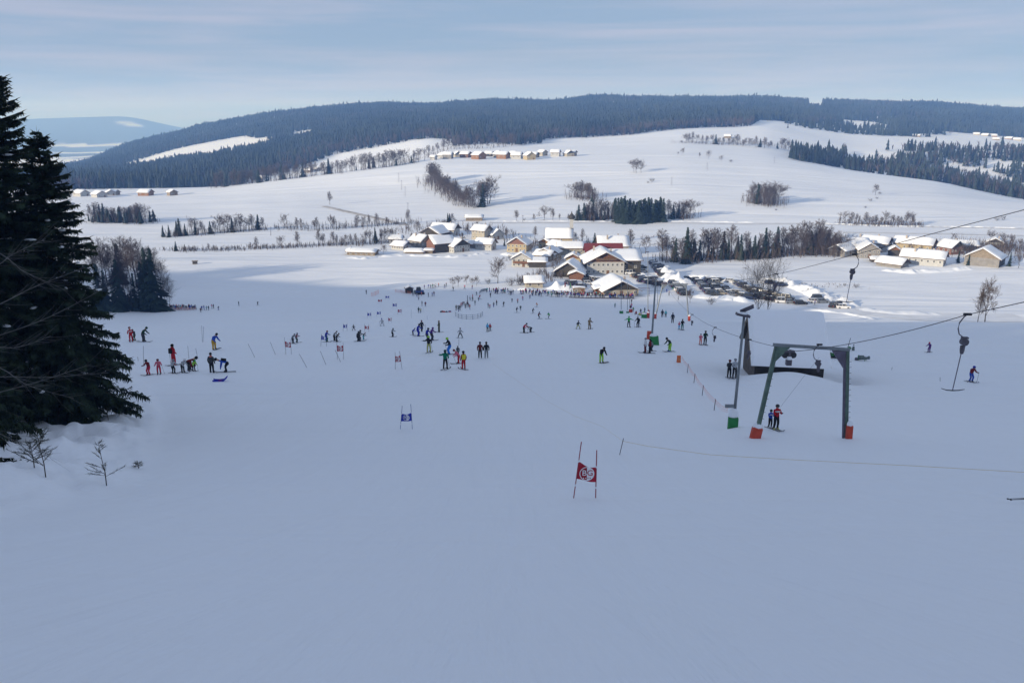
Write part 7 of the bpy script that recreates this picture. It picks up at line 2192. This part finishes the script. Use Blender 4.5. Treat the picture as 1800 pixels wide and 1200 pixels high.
# --- medium and small figures, one mesh each
def small_fig(kind):
    m = MB()
    if kind == 0:      # standing
        for s in (-1, 1): m.tube([(s * .13, 0, 0), (s * .11, -.02, .48), (s * .09, 0, .90)], [.06, .075, .10], 5, m=1)
        m.tube([(0, 0, .86), (0, 0, 1.15), (0, 0, 1.40), (0, 0, 1.47)], [.17, .16, .20, .08], 7, m=0)
        for s in (-1, 1): m.tube([(s * .19, 0, 1.40), (s * .27, 0, 1.14), (s * .26, -.08, .90)], [.07, .06, .045], 4, m=0)
        m.lathe([(.05, 1.46), (.10, 1.53), (.115, 1.62), (.09, 1.70), (.02, 1.75)], 7, m=2)
    elif kind == 1:    # skiing, knees bent
        for s in (-1, 1): m.tube([(s * .15, 0, 0), (s * .14, -.14, .46), (s * .09, .08, .84)], [.06, .075, .10], 5, m=1)
        m.tube([(0, .08, .80), (0, -.02, 1.08), (0, -.12, 1.30), (0, -.15, 1.38)], [.17, .16, .20, .08], 7, m=0)
        for s in (-1, 1): m.tube([(s * .19, -.12, 1.30), (s * .29, -.22, 1.06), (s * .30, -.44, 1.04)], [.07, .06, .045], 4, m=0)
        m.lathe([(.05, 1.36), (.10, 1.43), (.115, 1.52), (.09, 1.60), (.02, 1.65)], 7, (0, -.18, 0), m=2)
        for s in (-1, 1): m.box((s * .15, -.15, .01), (.09, 1.6, .03), m=3)
    elif kind == 2:    # walking / arms out
        m.tube([(-.12, -.22, .02), (-.12, -.14, .50), (-.09, 0, .90)], [.06, .075, .10], 5, m=1); m.tube([(.12, .26, .06), (.12, .02, .48), (.09, 0, .90)], [.06, .075, .10], 5, m=1)
        m.tube([(0, 0, .86), (0, -.02, 1.15), (0, -.03, 1.40), (0, -.03, 1.47)], [.17, .16, .20, .08], 7, m=0)
        for s in (-1, 1): m.tube([(s * .19, -.02, 1.40), (s * .34, s * .08, 1.18), (s * .42, s * .2 - .1, 1.0)], [.07, .06, .045], 4, m=0)
        m.lathe([(.05, 1.46), (.10, 1.53), (.115, 1.62), (.09, 1.70), (.02, 1.75)], 7, (0, -.03, 0), m=2)
    else:              # sitting
        for s in (-1, 1): m.tube([(s * .15, -.5, .06), (s * .15, -.2, .42), (s * .09, .1, .22)], [.06, .075, .11], 5, m=1)
        m.tube([(0, .12, .16), (0, .10, .45), (0, .04, .74), (0, .02, .82)], [.18, .17, .20, .08], 7, m=0)
        for s in (-1, 1): m.tube([(s * .19, .05, .74), (s * .27, -.1, .50), (s * .18, -.3, .46)], [.07, .06, .045], 4, m=0)
        m.lathe([(.05, .80), (.10, .87), (.115, .96), (.09, 1.04), (.02, 1.09)], 7, (0, 0, 0), m=2)
    return m.mesh('small_figure', [CM['black'], CM['black'], CM['black'], m_ski], True)
SF = [small_fig(k) for k in range(4)]
def mini(px, py, hm, kind, jc, pc, hc, yaw, label, group):
    p = ground(px, py)
    o = link('person', SF[kind], None, (p.x, p.y, gz(p.x, p.y)), (0, 0, R(yaw)))
    s = hm / 1.75; o.scale = (s, s, s)
    for i, m in enumerate((CM[jc], CM[pc], CM[hc], m_ski)):
        o.material_slots[i].link = 'OBJECT'; o.material_slots[i].material = m
    tag(o, label, 'person', group); return o
JC = ['black', 'dark grey', 'royal blue', 'red', 'dark green', 'white', 'grey', 'black', 'pink', 'blue', 'dark red', 'black', 'coral', 'sea green', 'purple', 'dark grey', 'turquoise', 'maroon', 'black', 'olive', 'light grey', 'navy']
JC[-1] = 'royal blue'
def knot(where, pts, kinds=(0, 1, 2), hm=(1.45, 1.8), group=None, jcs=None):
    """individually placed small figures; where = phrase on what they stand by"""
    pts = sorted(pts); used = {}
    cols = [(jcs[i] if jcs else JC[(i * 7 + len(where)) % len(JC)]) for i in range(len(pts))]
    for i, q in enumerate(pts):
        c = cols[i]; k = used.get(c, 0); used[c] = k + 1; tot = cols.count(c)
        pre = '' if tot == 1 else ('left ' if k == 0 and tot == 2 else 'right ' if tot == 2 else ordl(k) + ' from left ')
        kd = kinds[i % len(kinds)]
        lab = '%sperson in %s %s' % (pre, c, where)
        mini(q[0], q[1], hm[0] + (hm[1] - hm[0]) * rng.random() if len(q) < 3 else q[2], kd, c, ['black', 'dark grey', 'royal blue', 'black', 'grey'][i % 5], ['black', 'dark grey', c, 'white', 'red'][(i * 3) % 5], rng.uniform(-180, 180), lab, group or ('people ' + where))
knot('in the row behind the small dark hut', [(753, 506), (757, 507), (760, 506), (763, 506), (765.5, 505), (771, 504), (782, 506), (784.5, 504), (746, 508)], (0, 1))
knot('below the orchard trees', [(797, 511), (817, 508), (830, 507.5)], (1, 2), jcs=['black', 'pink', 'dark red'])
knot('beside the blue snow vehicle', [(726, 520), (733, 522), (736, 527), (728.5, 517), (741, 520)], (0, 2))
knot('right of the blue snow vehicle', [(753, 522), (760, 521), (763, 520)], (0, 2), jcs=['dark grey', 'royal blue', 'maroon'])
knot('of the dark red pair below the vehicle', [(742, 538, 1.75), (748, 539, 1.8)], (0,), jcs=['dark grey', 'dark red'])
knot('between the two thin upright stakes', [(736, 550, 1.8), (739.5, 550, 1.55)], (0, 2), jcs=['dark green', 'khaki'])
knot('of the tight group above the curved fence', [(802, 546), (805.5, 544), (808.5, 546), (810.5, 541), (813, 539), (815.5, 537), (806, 548)], (0, 2, 0))
knot('of the loose group above the curved fence', [(818, 542), (821, 538), (823.5, 540), (826, 544), (822, 535)], (2, 1))
knot('on the lane climbing from the curved fence', [(831, 529), (831, 525.5), (826, 527), (822, 528), (841, 529), (843, 526), (835, 537), (838, 519)], (0, 1))
knot('of the small groups right of the curved fence', [(858, 541), (861, 542), (868, 540), (873, 537), (885, 539)], (0, 1, 2))
knot('standing alone below the fenced lift queue', [(862, 523, 1.8)], (0,), jcs=['dark grey'])
knot('dotted over the middle of the sunlit slope', [(900, 531), (919, 528), (931.5, 525), (944, 540), (1081, 541), (910, 533)], (1, 2), jcs=['dark grey', 'coral', 'pink', 'royal blue', 'orange', 'teal'])
knot('of the dark pair at the centre of the slope', [(908, 549.5, 1.7), (915, 546, 1.6)], (1, 0), jcs=['black', 'dark green'])
knot('gliding alone just right of the dark pair', [(936.5, 551, 1.6)], (1,), jcs=['dark grey'])
knot('skiing at the centre above the tan skier', [(947, 560.5, 1.75), (965, 560.5, 1.7)], (1, 1), jcs=['maroon', 'green'])
knot('of the group sitting by the lower lift posts', [(1118, 553), (1124, 555), (1128, 555), (1131, 554), (1134, 554), (1137, 555), (1140, 555), (1126, 552), (1133, 551)], (3, 3, 0), jcs=['red', 'yellow', 'black', 'dark grey', 'lime', 'dark grey', 'royal blue', 'blue', 'crimson'])
knot('riding the lower lift', [(1110, 533), (1110, 541), (1108, 546), (1113, 548)], (0,), jcs=['maroon', 'dark grey', 'pink', 'green'])
knot('walking below the parked cars', [(1165, 509), (1176, 520), (1192, 528), (1172, 514), (1161, 505), (1183, 511)], (0, 2))
knot('among the parked cars', [(1289, 513), (1420, 514), (1432, 536), (1176, 505)], (0,), jcs=['black', 'dark green', 'dark grey', 'royal blue'])
knot('skiing towards the dark wood queue', [(420, 537.5), (453, 536.5)], (0, 1), jcs=['dark green', 'dark grey'])
knot('at the right end of the dark wood queue', [(355, 545), (359, 545), (363, 545), (373, 542), (375.5, 542), (384, 545), (353, 549), (367, 545.5)], (0, 1))
knot('alone left of the dark wood queue', [(272, 549.5)], (3,), jcs=['black'])
knot('alone left of the crumpled orange net', [(644, 517)], (0,), jcs=['dark grey'])
qp = [(300 + i * 1.75 + rng.uniform(-.5, .5), 543 + (i % 3) * 0.8) for i in range(27)]
def crowd(pts, where, n=1):
    """a dense crowd: nothing tells people of one colour and one stretch apart"""
    for i, q in enumerate(pts):
        c = rng.choice(JC + ['black', 'dark grey', 'dark grey', 'maroon', 'black', 'royal blue', 'grey', 'black', 'dark grey', 'black', 'royal blue', 'dark grey', 'black', 'dark green'])
        hc = rng.choice(['black', 'dark grey', 'white', 'red', 'tan']); pc = rng.choice(['black', 'dark grey', 'royal blue', 'grey'])
        big = rng.random() < 0.75
        mini(q[0], q[1], rng.uniform(1.55, 1.85) if big else rng.uniform(1.1, 1.35), rng.choice((0, 0, 2, 1)), c, pc, hc, rng.uniform(-180, 180),
             '%s in %s with %s hat and %s trousers %s' % ('adult' if big else 'child', c, hc.split()[-1], pc.split()[-1], where), 'people ' + where)
crowd(qp, 'queuing before the dark wood')
def band(x0, x1, y0, y1, n): return [(rng.uniform(x0, x1), rng.uniform(y0, y1)) for _ in range(n)]
crowd(band(853, 895, 512, 516.5, 24), 'in the fenced queue')
crowd(band(895, 935, 514, 519, 18), 'below the white hut')
crowd(band(935, 962, 515, 521, 20), 'below the snow heaps')
crowd(band(962, 1005, 516, 522.5, 38), 'left of the kiosk')
crowd(band(1005, 1058, 519, 523.5, 44), 'around the kiosk')
crowd(band(1058, 1118, 521.5, 524.5, 46), 'before the restaurant')
# low netting in front of the queue and the crowd
def lowfence(pts, label, m, h=0.9):
    P = [ground(*p) for p in pts]; e = empty('barrier', P[0], 0, label, 'barrier')
    for p in P: MB().box(p - P[0] + Vector((0, 0, h / 2)), (0.08, 0.08, h)).build('post', m_rail, e)
    for k in range(len(P) - 1):
        a, b = P[k] - P[0], P[k + 1] - P[0]; d = b - a
        M = MB(); M.v += [tuple(a + Vector((0, 0, 0.15))), tuple(b + Vector((0, 0, 0.15))), tuple(b + Vector((0, 0, h))), tuple(a + Vector((0, 0, h)))]; M.f.append((0, 1, 2, 3)); M.mi.append(0)
        o = M.build('banner', m, e); s_ = o.modifiers.new('t', 'SOLIDIFY'); s_.thickness = 0.03
lowfence([(843, 517), (846, 513.5), (850, 512.5), (856, 511.5)], 'pale blue banner barrier at the left end of the lift queue', CM['light grey'], 1.1)
lowfence([(1000, 524), (1030, 525), (1060, 525.5), (1090, 526), (1115, 526)], 'low dark barrier in front of the dense crowd', m_stake, 0.5)
